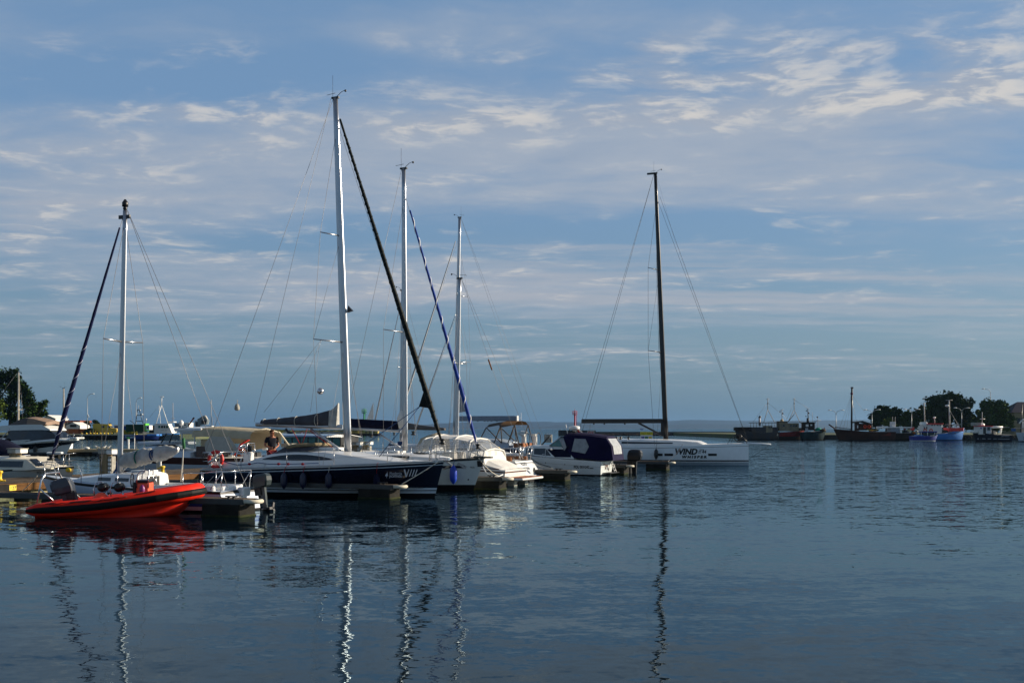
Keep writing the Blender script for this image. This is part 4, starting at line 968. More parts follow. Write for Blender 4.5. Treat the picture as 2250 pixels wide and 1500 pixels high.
    e = P(313, 1078, -.38); MB().lathe((e.x, -.4, e.z - .16), [(.03, 0), (.075, .03), (.08, .25), (.05, .31), (.02, .34)], 10).build('purple_bottle', mat('purple_bottle', (.16, .02, .13), .4), cs)
    return B
RIB = rib()
line('mooring_line', 'dark line from the red inflatable bow towards the small sailing boat', [RIB.world((.45, -.05, .75)), at(469, 1046, 36.6)], .012, BLACK, .03)

# ------------------------------------------------------------------ small sailing boat between the first finger pier and the navy yacht
def small_sailer():
    B = Boat('sailing_boat', 'small white and pale blue sailing boat with a grey sail bundle on its boom', 'sailing boat', 0, 0, -U, Y=36.0, X=-8.55)
    BLUEW = mat('pale_blue_topsides', (.50, .55, .64), .35, var=.06); BST = mat('mid_blue_stripe', (.006, .045, .26), .4)
    B.hull((-.1, .35), (7.65, .55), 2.5, [(0, .62), (.3, .66), (.7, .80), (1, .98)],
           [('s', 0, 2, 1), ('s', .06, 0, 4), ('w', .30, 1, 2), ('w', .17, 0, 1), ('w', .05, 3, 2), ('w', -.4, 3, 1)], [BLUEW, BST, BLACK, ANTI], ftr=.78, p=2.0, nt=24, deck=mat('pale_blue_deck', (.44, .50, .58), .6))
    P = B.P
    X = lambda px: B.X(px, .7)
    C = Cabin(B, [(3.45, .82, .68, 1.12), (3.6, .82, .7, 1.14), (4.2, .78, .72, 1.12), (5.0, .66, .76, 1.05), (5.8, .5, .82, .98), (6.3, .36, .88, .93)], GEL, lean=.2)
    MB().box(3.42, 3.46, -.28, .30, .68, 1.04).build('companionway_board', BLACK, B.root)
    MB().box(3.5, 4.1, -.34, .34, 1.19, 1.235, b=.02).build('hatch', GEL, B.root)
    for k in range(2): C.window((3.8 + k * .8, 4.4 + k * .8), lambda t: 1.0, lambda t: .89, 1, n=2)
    # cockpit coamings, stern locker, transom name
    for sd in (-1, 1): MB().box(.5, 3.45, sd * .72 - .08, sd * .72 + .08, .62, .80, b=.03).build('coaming', GEL, B.root)
    MB().box(.35, .62, -.5, .5, .62, .78, b=.03).build('stern_locker', GEL, B.root)
    c = MB(); c.lathe((1.15, .62, .8), [(.09, 0), (.08, .06), (.05, .12), (.07, .17), (.02, .19)], 10); c.build('winch', BLACK, B.root)
    MB().box(-.06, .2, -.42, .0, .45, .74, b=.04).build('rudder_head', GEL, B.root)
    vs, fs = text_geo('GDYNIA', .2, .15, 0, 1); w = max(v[0] for v in vs)
    MB().add([(-.125 + .35 * (.38 + v[1] * .9) - .014, .62 - v[0] * .62 / w, .38 + v[1] * .9) for v in vs], fs).build('port_name', LETTER_B, B.root)
    outboard(B, -.42, -.45, .72, .95, -1, mat('dark_green_grey_cowl', (.02, .028, .028), .3), tilt=R(10))
    for y in (-.85, .85):
        p = MB(); p.tube([(1.6, y, .66), (1.6, y, 1.22)], .014, 5); p.tube([(.85, y, .64), (.85, y, 1.22)], .016, 5); p.tube([(.25, y * .9, .62), (.18, y * .9, 1.26)], .016, 5); p.tube([(1.6, y, 1.2), (.85, y, 1.2), (.5, y, 1.26), (.18, y * .9, 1.26)], .014, 5); p.tube([(.18, y * .9, 1.25), (.6, y * .95, .7)], .014, 5); p.build('side_rail', STEEL, B.root)
    MB().tube([(.18, -.76, 1.26), (.18, .76, 1.26)], .014, 5).build('pushpit', STEEL, B.root)
    p = MB()
    for y in (-1, 1):
        p.tube([(6.9, y * .62, .88), (7.1, y * .55, 1.38), (8.2, y * .12, 1.45)], .014, 5); p.tube([(7.7, y * .3, .95), (7.75, y * .32, 1.42)], .014, 5)
    p.tube([(8.2, -.12, 1.45), (8.2, .12, 1.45)], .014, 5); p.build('pulpit', STEEL, B.root)
    B.stanchions([2.4, 3.9, 5.6], h=.5, wires=(1.0,))
    B.rail(.1, 8.2, .012, .02, BLACK)
    # rig: mast raked towards the stern (right), heavy dark blue furled jib
    foot, top = P(263, 1047), P(275, 462)
    rig(B, foot, top, (.07, .055), ALU, [(.507, .95)], chain=(foot.x - .15, 1.05, .75), forestay=tuple(P(106, 1046)), backstay=[(.15, .5, .7), (.15, -.5, .7)], sweep=.05, fs_frac=.975,
        jib=(P(263, 500), P(112, 1010), .070, mat('ink_blue_sailcloth', (.006, .009, .045), .65, var=.3), mat('lilac_band', (.45, .45, .52), .7), (8, .50, .99, .012)), cap=False)
    tp = MB(); tp.lathe((top.x, 0, top.z), [(.05, 0), (.07, .04), (.07, .08), (.05, .1), (.1, .12), (.1, .26), (.08, .28), (.03, .36)], 10); tp.box(top.x - .2, top.x + .25, -.03, .03, top.z - .28, top.z - .16); tp.build('masthead_light', BLACK, B.root)
    be, bm = P(392, 985), P(266, 1010)
    MB().tube([bm, be], .05, 8).build('boom', ALU, B.root)
    rn = random.Random(9); rings = []; K = 12
    for i in range(31):
        t = i / 30; c = bm.lerp(be, t); r = .22 * pl([(0, .6), (.06, 1.0), (.35, 1.15), (.5, 1.0), (.56, .72), (.64, 1.0), (.85, .85), (1, .25)], t)
        rings.append([(c.x, r * .8 * math.cos(2 * math.pi * k / K) * rn.uniform(.85, 1.15), c.z - .05 + r * 1.15 * math.sin(2 * math.pi * k / K) * rn.uniform(.85, 1.15)) for k in range(K)])
    MB().loft(rings, smooth=True).build('sail_bundle', DIRTYC, B.root)
    for t, m in ((.32, mat('green_strap', (.01, .10, .08), .8)), (.56, ROPEB), (.60, ROPEB)):
        c = bm.lerp(be, t); MB().torus((c.x, 0, c.z - .04), .24 if t < .5 else .17, .022, 14, 5, axis='x').build('sail_tie', m, B.root)
    MB().tube([P(286, 1018), P(265, 1039)], .025, 6).build('kicker', ALU, B.root)
    q = P(403, 975); MB().tube([P(403, 962), P(404, 985)], .05, 6).build('mainsheet_block', mat('green_block', (.03, .12, .05), .6), B.root)
    for k in range(2): MB().tube([P(403, 985), P(397 + k * 3, 1058, .1)], .012, 4).build('mainsheet', ROPE, B.root)
    MB().tube([P(258, 1015), P(256, 1030), P(246, 1045), P(235, 1052)], .04, 6).build('blue_halyard', ROPEB, B.root)
    return B
SMALL = small_sailer()
line('mooring_line', 'pale bow line from the small sailing boat to the pontoon by the yellow number plate', [SMALL.world((8.3, .05, .98)), at(48, 1079, 43.6)], .016, ROPE, .02)

# ------------------------------------------------------------------ motor cruiser with clear-windowed hood and white stern cover
def covered_cruiser():
    B = Boat('motor_cruiser', 'white motor cruiser under a clear-windowed hood and a sloping white stern cover', 'motor boat', 0, 0, -U, Y=52.6, X=.1)
    B.hull((-.0, -.15), (9.0, .5), 3.0, [(0, .72), (.4, .95), (.75, 1.12), (1, 1.25)],
           [('s', 0, 0, 1), ('s', .08, 1, 1), ('s', .14, 0, 4), ('w', .12, 2, 2), ('w', -.4, 2, 1)], [GEL, MAHOG, ANTI], ftr=.9, nt=22)
    P = B.P
    MB().box(-.95, .25, -1.35, 1.35, .27, .36, b=.03).build('swim_platform', GEL, B.root)
    MB().box(-.9, .2, -1.3, 1.3, .362, .38).build('platform_deck', TEAK, B.root)
    br = MB(); br.box(-.35, .0, .5, .9, -.3, .27); br.box(-.35, .0, -.9, -.5, -.3, .27); br.build('platform_bracket', PGREY, B.root)
    # white cover, falling from the hood to the transom
    X = lambda px, y=1.0: B.X(px, y)
    Xh = [X(q, 1.2) for q in (1064, 1032, 1000, 950, 928, 893)]
    secs = [(-.05, 1.34, .55, .72), (.15, 1.36, .6, .84), (.9, 1.38, .7, 1.14), (lerp(.9, Xh[0], .5), 1.38, .85, 1.40), (Xh[0] + .05, 1.38, .95, 1.56)]
    rn = random.Random(3); rings = []
    for x, w, z0, z1 in secs:
        rings.append([(x, -w, z0 - .1), (x, -w * .97, lerp(z0, z1, .6)), (x, -w * .72, z1), (x, 0, z1 + .07), (x, w * .72, z1), (x, w * .97, lerp(z0, z1, .6)), (x, w, z0 - .1)])
    m = MB().loft(rings, closed=False); m.add(rings[0], [tuple(range(7))]); m.build('stern_cover', WHITEC, B.root)
    for y in (-.45, .25): MB().add([(Xh[0] - .5, y, 1.52), (Xh[0] - .1, y, 1.63), (Xh[0] - .1, y + .3, 1.64), (Xh[0] - .5, y + .3, 1.53)], [(0, 1, 2, 3)]).build('cover_window', CLEAR, B.root)
    # hood: white arch frames with clear panels between
    bows = [(Xh[0], 1.36, .95, 1.60), (Xh[1], 1.38, 1.0, 2.08), (Xh[2], 1.40, 1.02, 2.22), (Xh[3], 1.36, 1.05, 2.24), (Xh[4], 1.3, 1.08, 2.12), (Xh[5], 1.0, 1.15, 1.42)]
    def arch(x, w, z0, z1): return [(x, -w, z0), (x, -w * .98, lerp(z0, z1, .55)), (x, -w * .84, lerp(z0, z1, .92)), (x, -w * .6, z1), (x, 0, z1 + .06), (x, w * .6, z1), (x, w * .84, lerp(z0, z1, .92)), (x, w * .98, lerp(z0, z1, .55)), (x, w, z0)]
    A = [arch(*b) for b in bows]
    for i, a in enumerate(A): MB().tube(a, .045 if i < 5 else .03, 6).build('hood_frame', WHITEC, B.root)
    for a, b in zip(A, A[1:]):
        for k, nm, mt in ((0, 'hood_window', CLEAR), (1, 'hood_window', CLEAR), (2, 'hood_top', WHITEC), (3, 'hood_top', WHITEC), (4, 'hood_top', WHITEC), (5, 'hood_top', WHITEC), (6, 'hood_window', CLEAR), (7, 'hood_window', CLEAR)):
            if b is A[-1] or a is A[0]:
                nm, mt = 'hood_window', CLEAR
            MB().add([a[k], a[k + 1], b[k + 1], b[k]], [(0, 1, 2, 3)]).build(nm, mt, B.root)
    for a, b in ((A[0], A[1]), (A[4], A[5])):
        for k in (1, 3, 5, 7): MB().tube([Vector(a[k]), Vector(b[k])], .03, 5).build('hood_strip', WHITEC, B.root)
    st = MB()
    for y in (-.5, .5): st.box(Xh[2] + .3, Xh[2] + .9, y - .25, y + .25, 1.0, 1.5, b=.06)
    st.build('seat', mat('pale_vinyl', (.5, .48, .44), .5), B.root); MB().box(Xh[4] + .1, Xh[4] + .4, -.6, .6, 1.05, 1.42, b=.05).build('dashboard', GEL, B.root)
    C = Cabin(B, [(Xh[4] + .4, 1.15, 1.05, 1.38), (Xh[5] + .4, .95, 1.12, 1.36), (Xh[5] + 1.4, .5, 1.18, 1.28)], GEL, lean=.3)
    B.rail(.2, 9.2, .02, .03, MAHOG)
    b = MB()
    for k, y in ((0, -.6), (1, .5)): b.ball((.05, y, .5), .13, 8, 5, sc=(.6, 1, 1.3))
    b.build('stern_light', BLACK, B.root)
    return B
COVERED = covered_cruiser()
line('mooring_line', 'white slack rope from the white covered cruiser across its stern platform', [at(1061, 1025, 51), at(1068, 1038, 50.2), at(1080, 1046, 49.9), at(1095, 1046.5, 50), at(1105, 1042, 50.4)], .022, LAMPW)

# ------------------------------------------------------------------ white sailing boat lettered FLOYD, stern towards us
def floyd():
    B = Boat('sailing_boat', 'white sailing boat with a scooped stern lettered FLOYD and a steel ladder', 'sailing boat', 0, 0, -U, Y=56.6, X=.75)
    B.hull((-.55, .75), (8.3, .5), 3.0, [(0, 1.0), (.4, .98), (1, 1.22)], [('s', 0, 0, 1), ('s', .1, 1, 1), ('s', .13, 0, 5), ('w', .12, 2, 2), ('w', -.4, 2, 1)], [GEL, NAVYC, ANTI], ftr=.80, nt=22)
    P = B.P
    # open scoop in the transom
    MB().box(-.5, .2, -.55, .55, .22, .30, b=.03).build('boarding_step', GEL, B.root)
    MB().lathe((-.42, .15, .55), [(.13, -.0), (.12, -.03)], 12, axis='x').build('stern_hatch', BLACK, B.root)
    l = MB()
    for y in (-1.05, -.72): l.tube([(-.35, y, .62), (-.62, y, .35), (-.7, y, -.25)], .018, 5)
    for z in (.3, .08, -.12): l.tube([(-.63 - (.3 - z) * .12, -1.05, z), (-.63 - (.3 - z) * .12, -.72, z)], .016, 5)
    l.build('boarding_ladder', STEEL, B.root)
    def tx(txt, y0, wid, z, s):
        vs, fs = text_geo(txt, s, 0, 0.004, 1); w = max(v[0] for v in vs)
        MB().add([(-.55 + .75 * (z + v[1]) - .016, y0 - v[0] * wid / w, z + v[1]) for v in vs], fs).build('lettering', LETTER_B, B.root)
    tx('FLOYD', .62, .75, .78, .2); tx('GDYNIA', .62, .75, .58, .15)
    b = MB()
    for s_ in (-1, 1): b.beam((-.2, .55 + s_ * .1, .5), (-.2 - .0, .55 + s_ * .45, .38), .02, .03)
    b.build('emblem_stroke', LETTER_B, B.root)
    Cb = Cabin(B, [(2.6, 1.1, .95, 1.38), (4.2, 1.05, 1.0, 1.42), (6.2, .7, 1.1, 1.34), (7.0, .4, 1.15, 1.24)], GEL, lean=.25)
    for k in range(3): Cb.window((2.9 + k, 3.5 + k), lambda t: 1.28, lambda t: 1.12, 1, n=2)
    for sd in (-1, 1): MB().box(.4, 2.6, sd * 1.05 - .1, sd * 1.05 + .1, .95, 1.2, b=.04).build('coaming', TEAK, B.root)
    p = MB()
    for y in (-1, 1):
        p.tube([(.25, y * 1.1, .98), (.15, y * 1.1, 1.65)], .016, 5); p.tube([(1.4, y * 1.25, .98), (1.4, y * 1.25, 1.6)], .016, 5); p.tube([(1.4, y * 1.25, 1.6), (.15, y * 1.1, 1.65), (.1, y * .45, 1.68)], .016, 5); p.tube([(1.4, y * 1.25, 1.3), (.18, y * 1.1, 1.32), (.12, y * .45, 1.34)], .013, 5); p.tube([(.1, y * .45, 1.68), (.2, y * .45, 1.0)], .016, 5)
    p.tube([(.1, -.45, 1.68), (.1, .45, 1.68)], .012, 5); p.build('pushpit', STEEL, B.root)
    MB().ball((1.2, .9, 1.5), .17, 10, 7, sc=(1, .8, 1.2)).build('yellow_horseshoe_buoy', YEL, B.root)
    e = MB(); e.tube([(.35, 1.0, 1.0), (.35, 1.0, 1.9)], .02, 6); e.ball((.35, 1.0, 1.92), .07, 8, 5); e.build('danbuoy', ALU, B.root)
    g = MB(); g.tube([(.1, .8, 1.15), (.05, .8, 1.75)], .03, 6); g.tube([(.0, .62, 1.25), (-.05, .62, 1.7)], .02, 5); g.tube([(.1, .3, 1.1), (.3, .5, 1.6)], .02, 5); g.build('wind_vane_gear', STEEL, B.root)
    B.stanchions([2.2, 3.8, 5.4, 6.9], h=.58)
    foot, top = P(1003, 985), P(1010, 612)
    rig(B, foot, top, (.075, .055), ALU, [(.50, .8)], chain=(foot.x - .1, 1.3, 1.0), forestay=tuple(P(905, 968)), backstay=[(.0, .9, 1.5), (.0, -.9, 1.5)], sweep=.15, fs_frac=.8,
        jib=(P(1001, 690), P(908, 955), .035, ALU, None, None), n=8)
    return B
FLOYD = floyd()

# ------------------------------------------------------------------ grey-white cruiser with the indigo canopy
def canopy_cruiser():
    B = Boat('motor_cruiser', 'grey-white motor cruiser with an indigo canopy and registration POL 001G42', 'motor boat', 0, 0, -U, Y=63.6, X=5.25)
    GW = mat('grey_white_topsides', (.52, .56, .56), .35, var=.05)
    B.hull((0, -.1), (6.6, .55), 2.45, [(0, .78), (.35, .92), (.7, 1.10), (1, 1.28)], [('s', 0, 0, 1), ('s', .05, 0, 2), ('s', .30, 2, 1), ('s', .315, 0, 4), ('w', .06, 1, 2), ('w', -.4, 1, 1)], [GW, ANTI, PGREY], ftr=.92, nt=22)
    P = B.P; S_ = lambda px, py: side_pt(B, px, py, 1)
    # cabin side: pale sheet with long dark panes
    Xn = lambda px: B.X(px, 1.0)
    C = Cabin(B, [(Xn(1262), 1.08, .9, 1.5), (Xn(1236), 1.06, .95, 1.62), (Xn(1200), 1.0, 1.0, 1.62), (Xn(1165), .85, 1.1, 1.62), (Xn(1148), .6, 1.15, 1.55), (Xn(1138), .4, 1.2, 1.35)], GW, lean=.18, camber=.05)
    def pane(a, b, t0, t1, b0, b1, m=GLASS): C.window((Xn(a), Xn(b)), lambda t: lerp(t0, t1, t), lambda t: lerp(b0, b1, t), 1, m=m, n=3)
    pane(1150, 1168, 1.48, 1.48, 1.18, 1.15); pane(1171, 1197, 1.48, 1.48, 1.15, 1.09)
    C.window((Xn(1198), Xn(1210)), lambda t: lerp(1.48, 1.12, t), lambda t: lerp(1.09, 1.08, t), 1, m=GLASS, n=3)
    C.window((Xn(1202), Xn(1255)), lambda t: 1.45, lambda t: lerp(1.4, 1.0, min(1, t * 3)), 1, m=NAVYC, n=6, name='dark_panel')
    q = P(1195, 1001, 1.06); MB().torus((q.x, q.y + .02, q.z), .11, .016, 16, 5, axis='y').build('porthole_ring', STEEL, B.root)
    q = P(1212, 986, 1.0); MB().lathe((q.x, q.y - .02, q.z), [(.10, 0), (.10, .05), (.05, .06)], 12, axis='y').build('side_lamp', STEEL, B.root)
    # windscreen
    w0, w1 = Xn(1206), Xn(1232)
    for sd in (-1, 1):
        MB().add([(w0, sd * .92, 1.62), (Xn(1244), sd * .98, 1.58), (w1, sd * .86, 2.14)], [(0, 1, 2)]).build('windscreen_side', TEALG, B.root)
        MB().tube([(w0, sd * .92, 1.62), (w1, sd * .86, 2.16)], .03, 6).build('windscreen_frame', ALU, B.root)
        MB().tube([(w1 + .02, sd * .88, 2.16), (Xn(1250), sd * 1.02, 1.5)], .03, 6).build('windscreen_frame', BLACK, B.root)
    MB().add([(w0, -.92, 1.62), (w0, .92, 1.62), (w1, .86, 2.14), (w1, -.86, 2.14)], [(0, 1, 2, 3)]).build('windscreen', TEALG, B.root)
    # canopy with vinyl windows: solid cloth skin, panes set proud
    xs = [Xn(1233), Xn(1240), Xn(1262), Xn(1300), Xn(1316), Xn(1332)]
    zt = [2.14, 2.30, 2.33, 2.26, 2.20, 2.14]; wd = [.92, 1.02, 1.08, 1.1, 1.1, 1.08]
    x_aft0 = .05; rings = []
    for i, (x, z, w) in enumerate(zip(xs, zt, wd)):
        zb = [1.55, 1.50, .96, .90, .84, .84][i]; f = i / 5
        rings.append([(x - (0 if i < 5 else -.0), -w, zb), (x, -w * .97, lerp(zb, z, .6)), (x, -w * .9, z - .09), (x, -w * .7, z), (x, 0, z + .06), (x, w * .7, z), (x, w * .9, z - .09), (x, w * .97, lerp(zb, z, .6)), (x, w, zb)])
    last = [(p[0] - .0, p[1], p[2]) for p in rings[-1]]
    low = [(p[0] - (.42 if p[2] < 1.2 else .30 if p[2] < 1.8 else .0), p[1], p[2]) for p in rings[-1]]
    rings[-1] = low
    m = MB().loft(rings, closed=False); m.add(low, [(0, 1, 7, 8), (1, 2, 6, 7), (2, 3, 4, 5, 6)]); m.build('canopy', INDIGO, B.root)
    def cw(poly, name):                          # pane on the near side of the canopy
        b = MB(); pts = [P(px, py, 1.085) for px, py in poly]
        pts = [(p.x, 1.10 * pl([(.9, 1.0), (1.7, .972), (2.1, .915), (2.25, .89)], p.z) + .022, p.z) for p in pts]
        for sg in (1, -1): MB().add([(p[0], sg * p[1], p[2]) for p in pts], [tuple(range(len(pts)))]).build(name, mat('misty_vinyl', (.17, .19, .21), .15, var=.3, scale=3, spec=.6), B.root)
    cw([(1262, 963), (1286, 964), (1294, 981), (1286, 996), (1256, 991)], 'canopy_window')
    cw([(1228, 965), (1237, 961), (1245, 982), (1240, 990)], 'canopy_window')
    a0, a1 = low[3], low[5]
    def xa(z): return pl([(.84, low[0][0]), (1.62, low[1][0]), (2.05, low[2][0]), (2.3, low[3][0])], z) - .025
    g = MB(); g.loft([[(xa(z), y, z) for y in (-.78, .78)] for z in (1.18, 1.4, 1.62, 1.84, 2.04)], closed=False); g.build('canopy_window', mat('grey_vinyl', (.36, .37, .37), .25, var=.2, scale=4), B.root)
    # roof gear: radar, antenna, wiper arm, flag
    MB().lathe((Xn(1252), .2, 2.42), [(.1, 0), (.1, .1), (.3, .12), (.32, .2), (.3, .3), (.1, .34)], 16).build('radar_dome', GEL, B.root)
    MB().box(Xn(1252) - .1, Xn(1252) + .1, .1, .3, 2.3, 2.44).build('radar_bracket', BLACK, B.root)
    MB().tube([P(1248, 957, .6), P(1243, 932, .6)], .025, 5).build('antenna', GEL, B.root)
    MB().tube([P(1252, 955, .3), P(1251, 936, .3)], .02, 5).build('antenna', BLACK, B.root)
    fl = P(1269, 941, 0); f_ = thing('flag', 'small white and red flag on the roof of the indigo canopy cruiser', 'flag', B.world(fl), math.atan2(U.y, U.x))
    MB().tube([(0, 0, -.35), (-.06, 0, .15)], .012, 5).build('flag_pole', GEL, f_)
    for k, mt in ((0, GEL), (1, RED)):
        MB().loft([[(-.04 + .04 * 0 + j * .05, .02 * math.sin(j * 1.3) - .006, .12 - .1 * k - j * .05), (-.04 + j * .05, .02 * math.sin(j * 1.3) + .006, .12 - .1 * k - j * .05), (-.06 + j * .05, .02 * math.sin(j * 1.3) + .006, .02 - .1 * k - j * .05), (-.06 + j * .05, .02 * math.sin(j * 1.3) - .006, .02 - .1 * k - j * .05)] for j in range(8)]).build('flag_cloth', mt, f_)
    MB().tube([P(1208, 958, .2), P(1180, 988, .2)], .045, 6).build('deck_crane_arm', BLACK, B.root)
    MB().tube([P(1161, 972, .2), P(1165, 990, .2)], .06, 6).build('deck_crane_post', BLACK, B.root)
    # transom: ladder, rail, and curling reflections drawn as brown tubes
    t = MB()
    for y in (-.35, -.7): t.tube([(-.05, y, 1.05), (-.25, y, .55), (-.42, y, .12)], .025, 5)
    for k in range(4): t.tube([(-.15 - k * .075, -.35, .85 - k * .2), (-.15 - k * .075, -.7, .85 - k * .2)], .02, 5)
    t.build('boarding_ladder', GEL, B.root)
    MB().box(-.5, .0, -1.0, .7, .10, .15, b=.02).build('stern_platform', BLACK, B.root)
    t = MB(); t.tube([(-.03, .3, .3), (-.1, .1, .6), (-.08, -.1, .45), (-.1, -.2, .25)], .02, 5); t.tube([(-.04, .8, .6), (-.1, .5, .65), (-.08, .2, .35)], .016, 5); t.build('transom_reflection', mat('reflection_brown', (.16, .05, .03), .7), B.root)
    t = MB(); t.tube([(.1, .95, .8), (.05, .95, 1.08), (.02, .6, 1.1), (.05, .6, .8)], .014, 5); t.build('stern_rail', STEEL, B.root)
    p = S_(1261, 1028); q = S_(1295, 1029.5); B.text('POL 001G42', p.x, p.z, .2, 1, LETTER_B, bold=.006, width=abs(q.x - p.x))
    p = S_(1296, 1028.5); q = S_(1304, 1029); B.decal((q.x, p.x), lambda t: p.z + .03, lambda t: p.z - .02, 1, LETTER_B, 'side_mark', n=2)
    MB().tube([S_(1160, 1002) + Vector((0, .03, 0)), S_(1185, 1018) + Vector((0, .03, 0)), S_(1211, 1026) + Vector((0, .03, 0))], .016, 5).build('hanging_line', mat('dark_cord', (.03, .03, .03), .9), B.root)
    for px, py in ((1163, 1012), (1199, 1016), (1241, 1020)): p = S_(px, py); MB().ball(p, .035, 6, 4).build('skin_fitting', BLACK, B.root)
    return B
CANOPY = canopy_cruiser()
# small black workboat with an outboard, at the fifth finger
wb = Boat('dinghy', 'low black dinghy with a black outboard behind the fifth finger pier', 'dinghy', 0, 0, -U, Y=66.2, X=6.9)
wb.hull((0, 0), (3.6, .4), 1.5, [(0, .42), (1, .62)], [('s', 0, 0, 3), ('w', -.3, 0, 1)], [RUBBER], ftr=.9, nt=12, deck=RUBBER)
outboard(wb, -.15, -.0, .72, 1.45, -1, BLACK)

line('mooring_line', 'pale rope from the canopy cruiser stern to the fifth finger pier', [CANOPY.world((.1, -.9, .8)), at(1371, 1020, 65.6)], .016, ROPE, .22)
line('mooring_line', 'thin rope from the FLOYD stern to the finger pier beside it', [FLOYD.world((.2, -1.0, .95)), at(1215, 1029, 57.6)], .014, ROPE, .1)
# ------------------------------------------------------------------ the man on the navy yacht
SHIRT = mat('dark_shirt', (.012, .013, .02), .9, var=.2, scale=6, bump=.3); TROU = mat('dark_red_trousers', (.12, .008, .012), .85, var=.2, scale=5, bump=.3); HAIR = mat('brown_hair', (.05, .018, .008), .8, var=.3, scale=30, bump=.5)
def skin_mesh(name, joints, edges, radii, m, parent, levels=2):
    me = bpy.data.meshes.new(name); me.from_pydata(joints, edges, []); me.update()
    o = bpy.data.objects.new(name, me); COL.objects.link(o); o.modifiers.new('skin', 'SKIN'); s2 = o.modifiers.new('sub', 'SUBSURF'); s2.levels = levels; s2.render_levels = levels
    sv = me.skin_vertices
    if not sv:
        bpy.context.view_layer.objects.active = o; o.select_set(True); bpy.ops.mesh.customdata_skin_add()
        sv = me.skin_vertices
    for v, r in zip(sv[0].data, radii): v.radius = (r, r) if not isinstance(r, tuple) else r
    sv[0].data[0].use_root = True
    dg = bpy.context.evaluated_depsgraph_get(); me2 = bpy.data.meshes.new_from_object(o.evaluated_get(dg))
    bpy.data.objects.remove(o); me2.name = name; me2.materials.clear(); me2.materials.append(m)
    for p in me2.polygons: p.use_smooth = True
    o = bpy.data.objects.new(name, me2); COL.objects.link(o); o.parent = parent
    return o
def person(label, loc, rz, h=1.78, busy=True, shirt=None, trou=None, group=None):
    o = thing('person', label, 'person', loc, rz, group); o.scale = (h / 1.78,) * 3
    # faces +x; y to its left. One continuous body with hands, clothes as shells of their own
    J, E, RR = [], [], []
    def j(p, r, par=None):
        J.append(p); RR.append(r)
        if par is not None: E.append((par, len(J) - 1))
        return len(J) - 1
    pel = j((0, 0, .95), .13); ab = j((.0, 0, 1.12), .125, pel); ch = j((-.01, 0, 1.33), .15, ab); nk = j((.02, 0, 1.50), .062, ch)
    for sd in (-1, 1):
        hp = j((0, sd * .09, .88), .095, pel); kn = j((.03, sd * .11, .48), .062, hp); an = j((-.01, sd * .12, .09), .042, kn); j((.13, sd * .14, .035), .035, an)
        sh = j((-.01, sd * .19, 1.41), .066, ch)
        if busy: el = j((-.02, sd * .29, 1.13), .045, sh); wr = j((.22, sd * .13, 1.05), .030, el); hd = j((.30, sd * .09, 1.04), .036, wr)
        else: el = j((-.02, sd * .25, 1.12), .045, sh); wr = j((.06, sd * .26, .88), .030, el); hd = j((.08, sd * .25, .79), .034, wr)
        d = Vector((.07, -sd * .03, -.02)) if busy else Vector((.02, 0, -.08))
        for k, (off, ln) in enumerate(((-.028, .85), (-.010, 1.0), (.010, .95), (.028, .75))):
            a = j(tuple(Vector(J[hd]) + d * .5 * ln + Vector((0, off if not busy else 0, off if busy else 0))), .010, hd); j(tuple(Vector(J[a]) + d * .5 * ln + Vector((.0, 0, -.015 if busy else 0))), .008, a)
        j(tuple(Vector(J[hd]) + Vector((.03, -sd * .035, .03))), .010, hd)
    hd0 = j((.05, 0, 1.58), .075, nk); hd1 = j((.055, 0, 1.68), .09, hd0); j((.045, 0, 1.735), .06, hd1); j((.125, 0, 1.565), .035, hd0); j((.15, 0, 1.635), .016, hd1)
    b = skin_mesh('body', J, E, RR, SKIN, o)
    for sd in (-1, 1):
        MB().ball((.05, sd * .083, 1.64), .022, 6, 4, sc=(1, .5, 1.4)).build('ear', SKIN, o); MB().ball((.138, sd * .032, 1.655), .007, 6, 4).build('eye', BLACK, o)
    MB().box(.142, .152, -.025, .025, 1.588, 1.594).build('mouth', mat('lips', (.2, .05, .04), .6), o)
    rn = random.Random(2); m = MB(); m.ball((.03, 0, 1.685), .105, 12, 8, sc=(1.05, .9, .95)); m.v = [(x - (.05 if z < 1.66 and x > .05 else 0), y, max(z + rn.uniform(-.008, .008), 1.62)) for x, y, z in m.v]; m.build('hair', HAIR, o)
    sj = [(0, 0, .93), (0, 0, 1.12), (-.01, 0, 1.33), (.0, 0, 1.46)]; se = [(0, 1), (1, 2), (2, 3)]; sr = [.155, .15, .172, .085]
    for sd in (-1, 1):
        i0 = len(sj); sj += [(-.01, sd * .19, 1.41), (-.02, sd * .26, 1.22)]; se += [(2, i0), (i0, i0 + 1)]; sr += [.085, .07]
    skin_mesh('shirt', sj, se, sr, shirt or SHIRT, o)
    tj = [(0, 0, .95)]; te = []; tr = [.15]
    for sd in (-1, 1):
        i0 = len(tj); tj += [(0, sd * .09, .86), (.03, sd * .11, .48), (-.01, sd * .12, .12)]; te += [(0, i0), (i0, i0 + 1), (i0 + 1, i0 + 2)]; tr += [.112, .08, .062]
    skin_mesh('trousers', tj, te, tr, trou or TROU, o)
    for sd in (-1, 1): MB().box(-.07, .19, sd * .13 - .05, sd * .13 + .05, 0, .09, b=.03).build('shoe', BLACK, o)
    return o
mp = NAVYB.P(597, 1003, .1)
person('man in a dark shirt busy with his hands in the navy yacht cockpit', NAVYB.world((mp.x, .1, .80)), math.atan2(-.9, .45), 1.76)

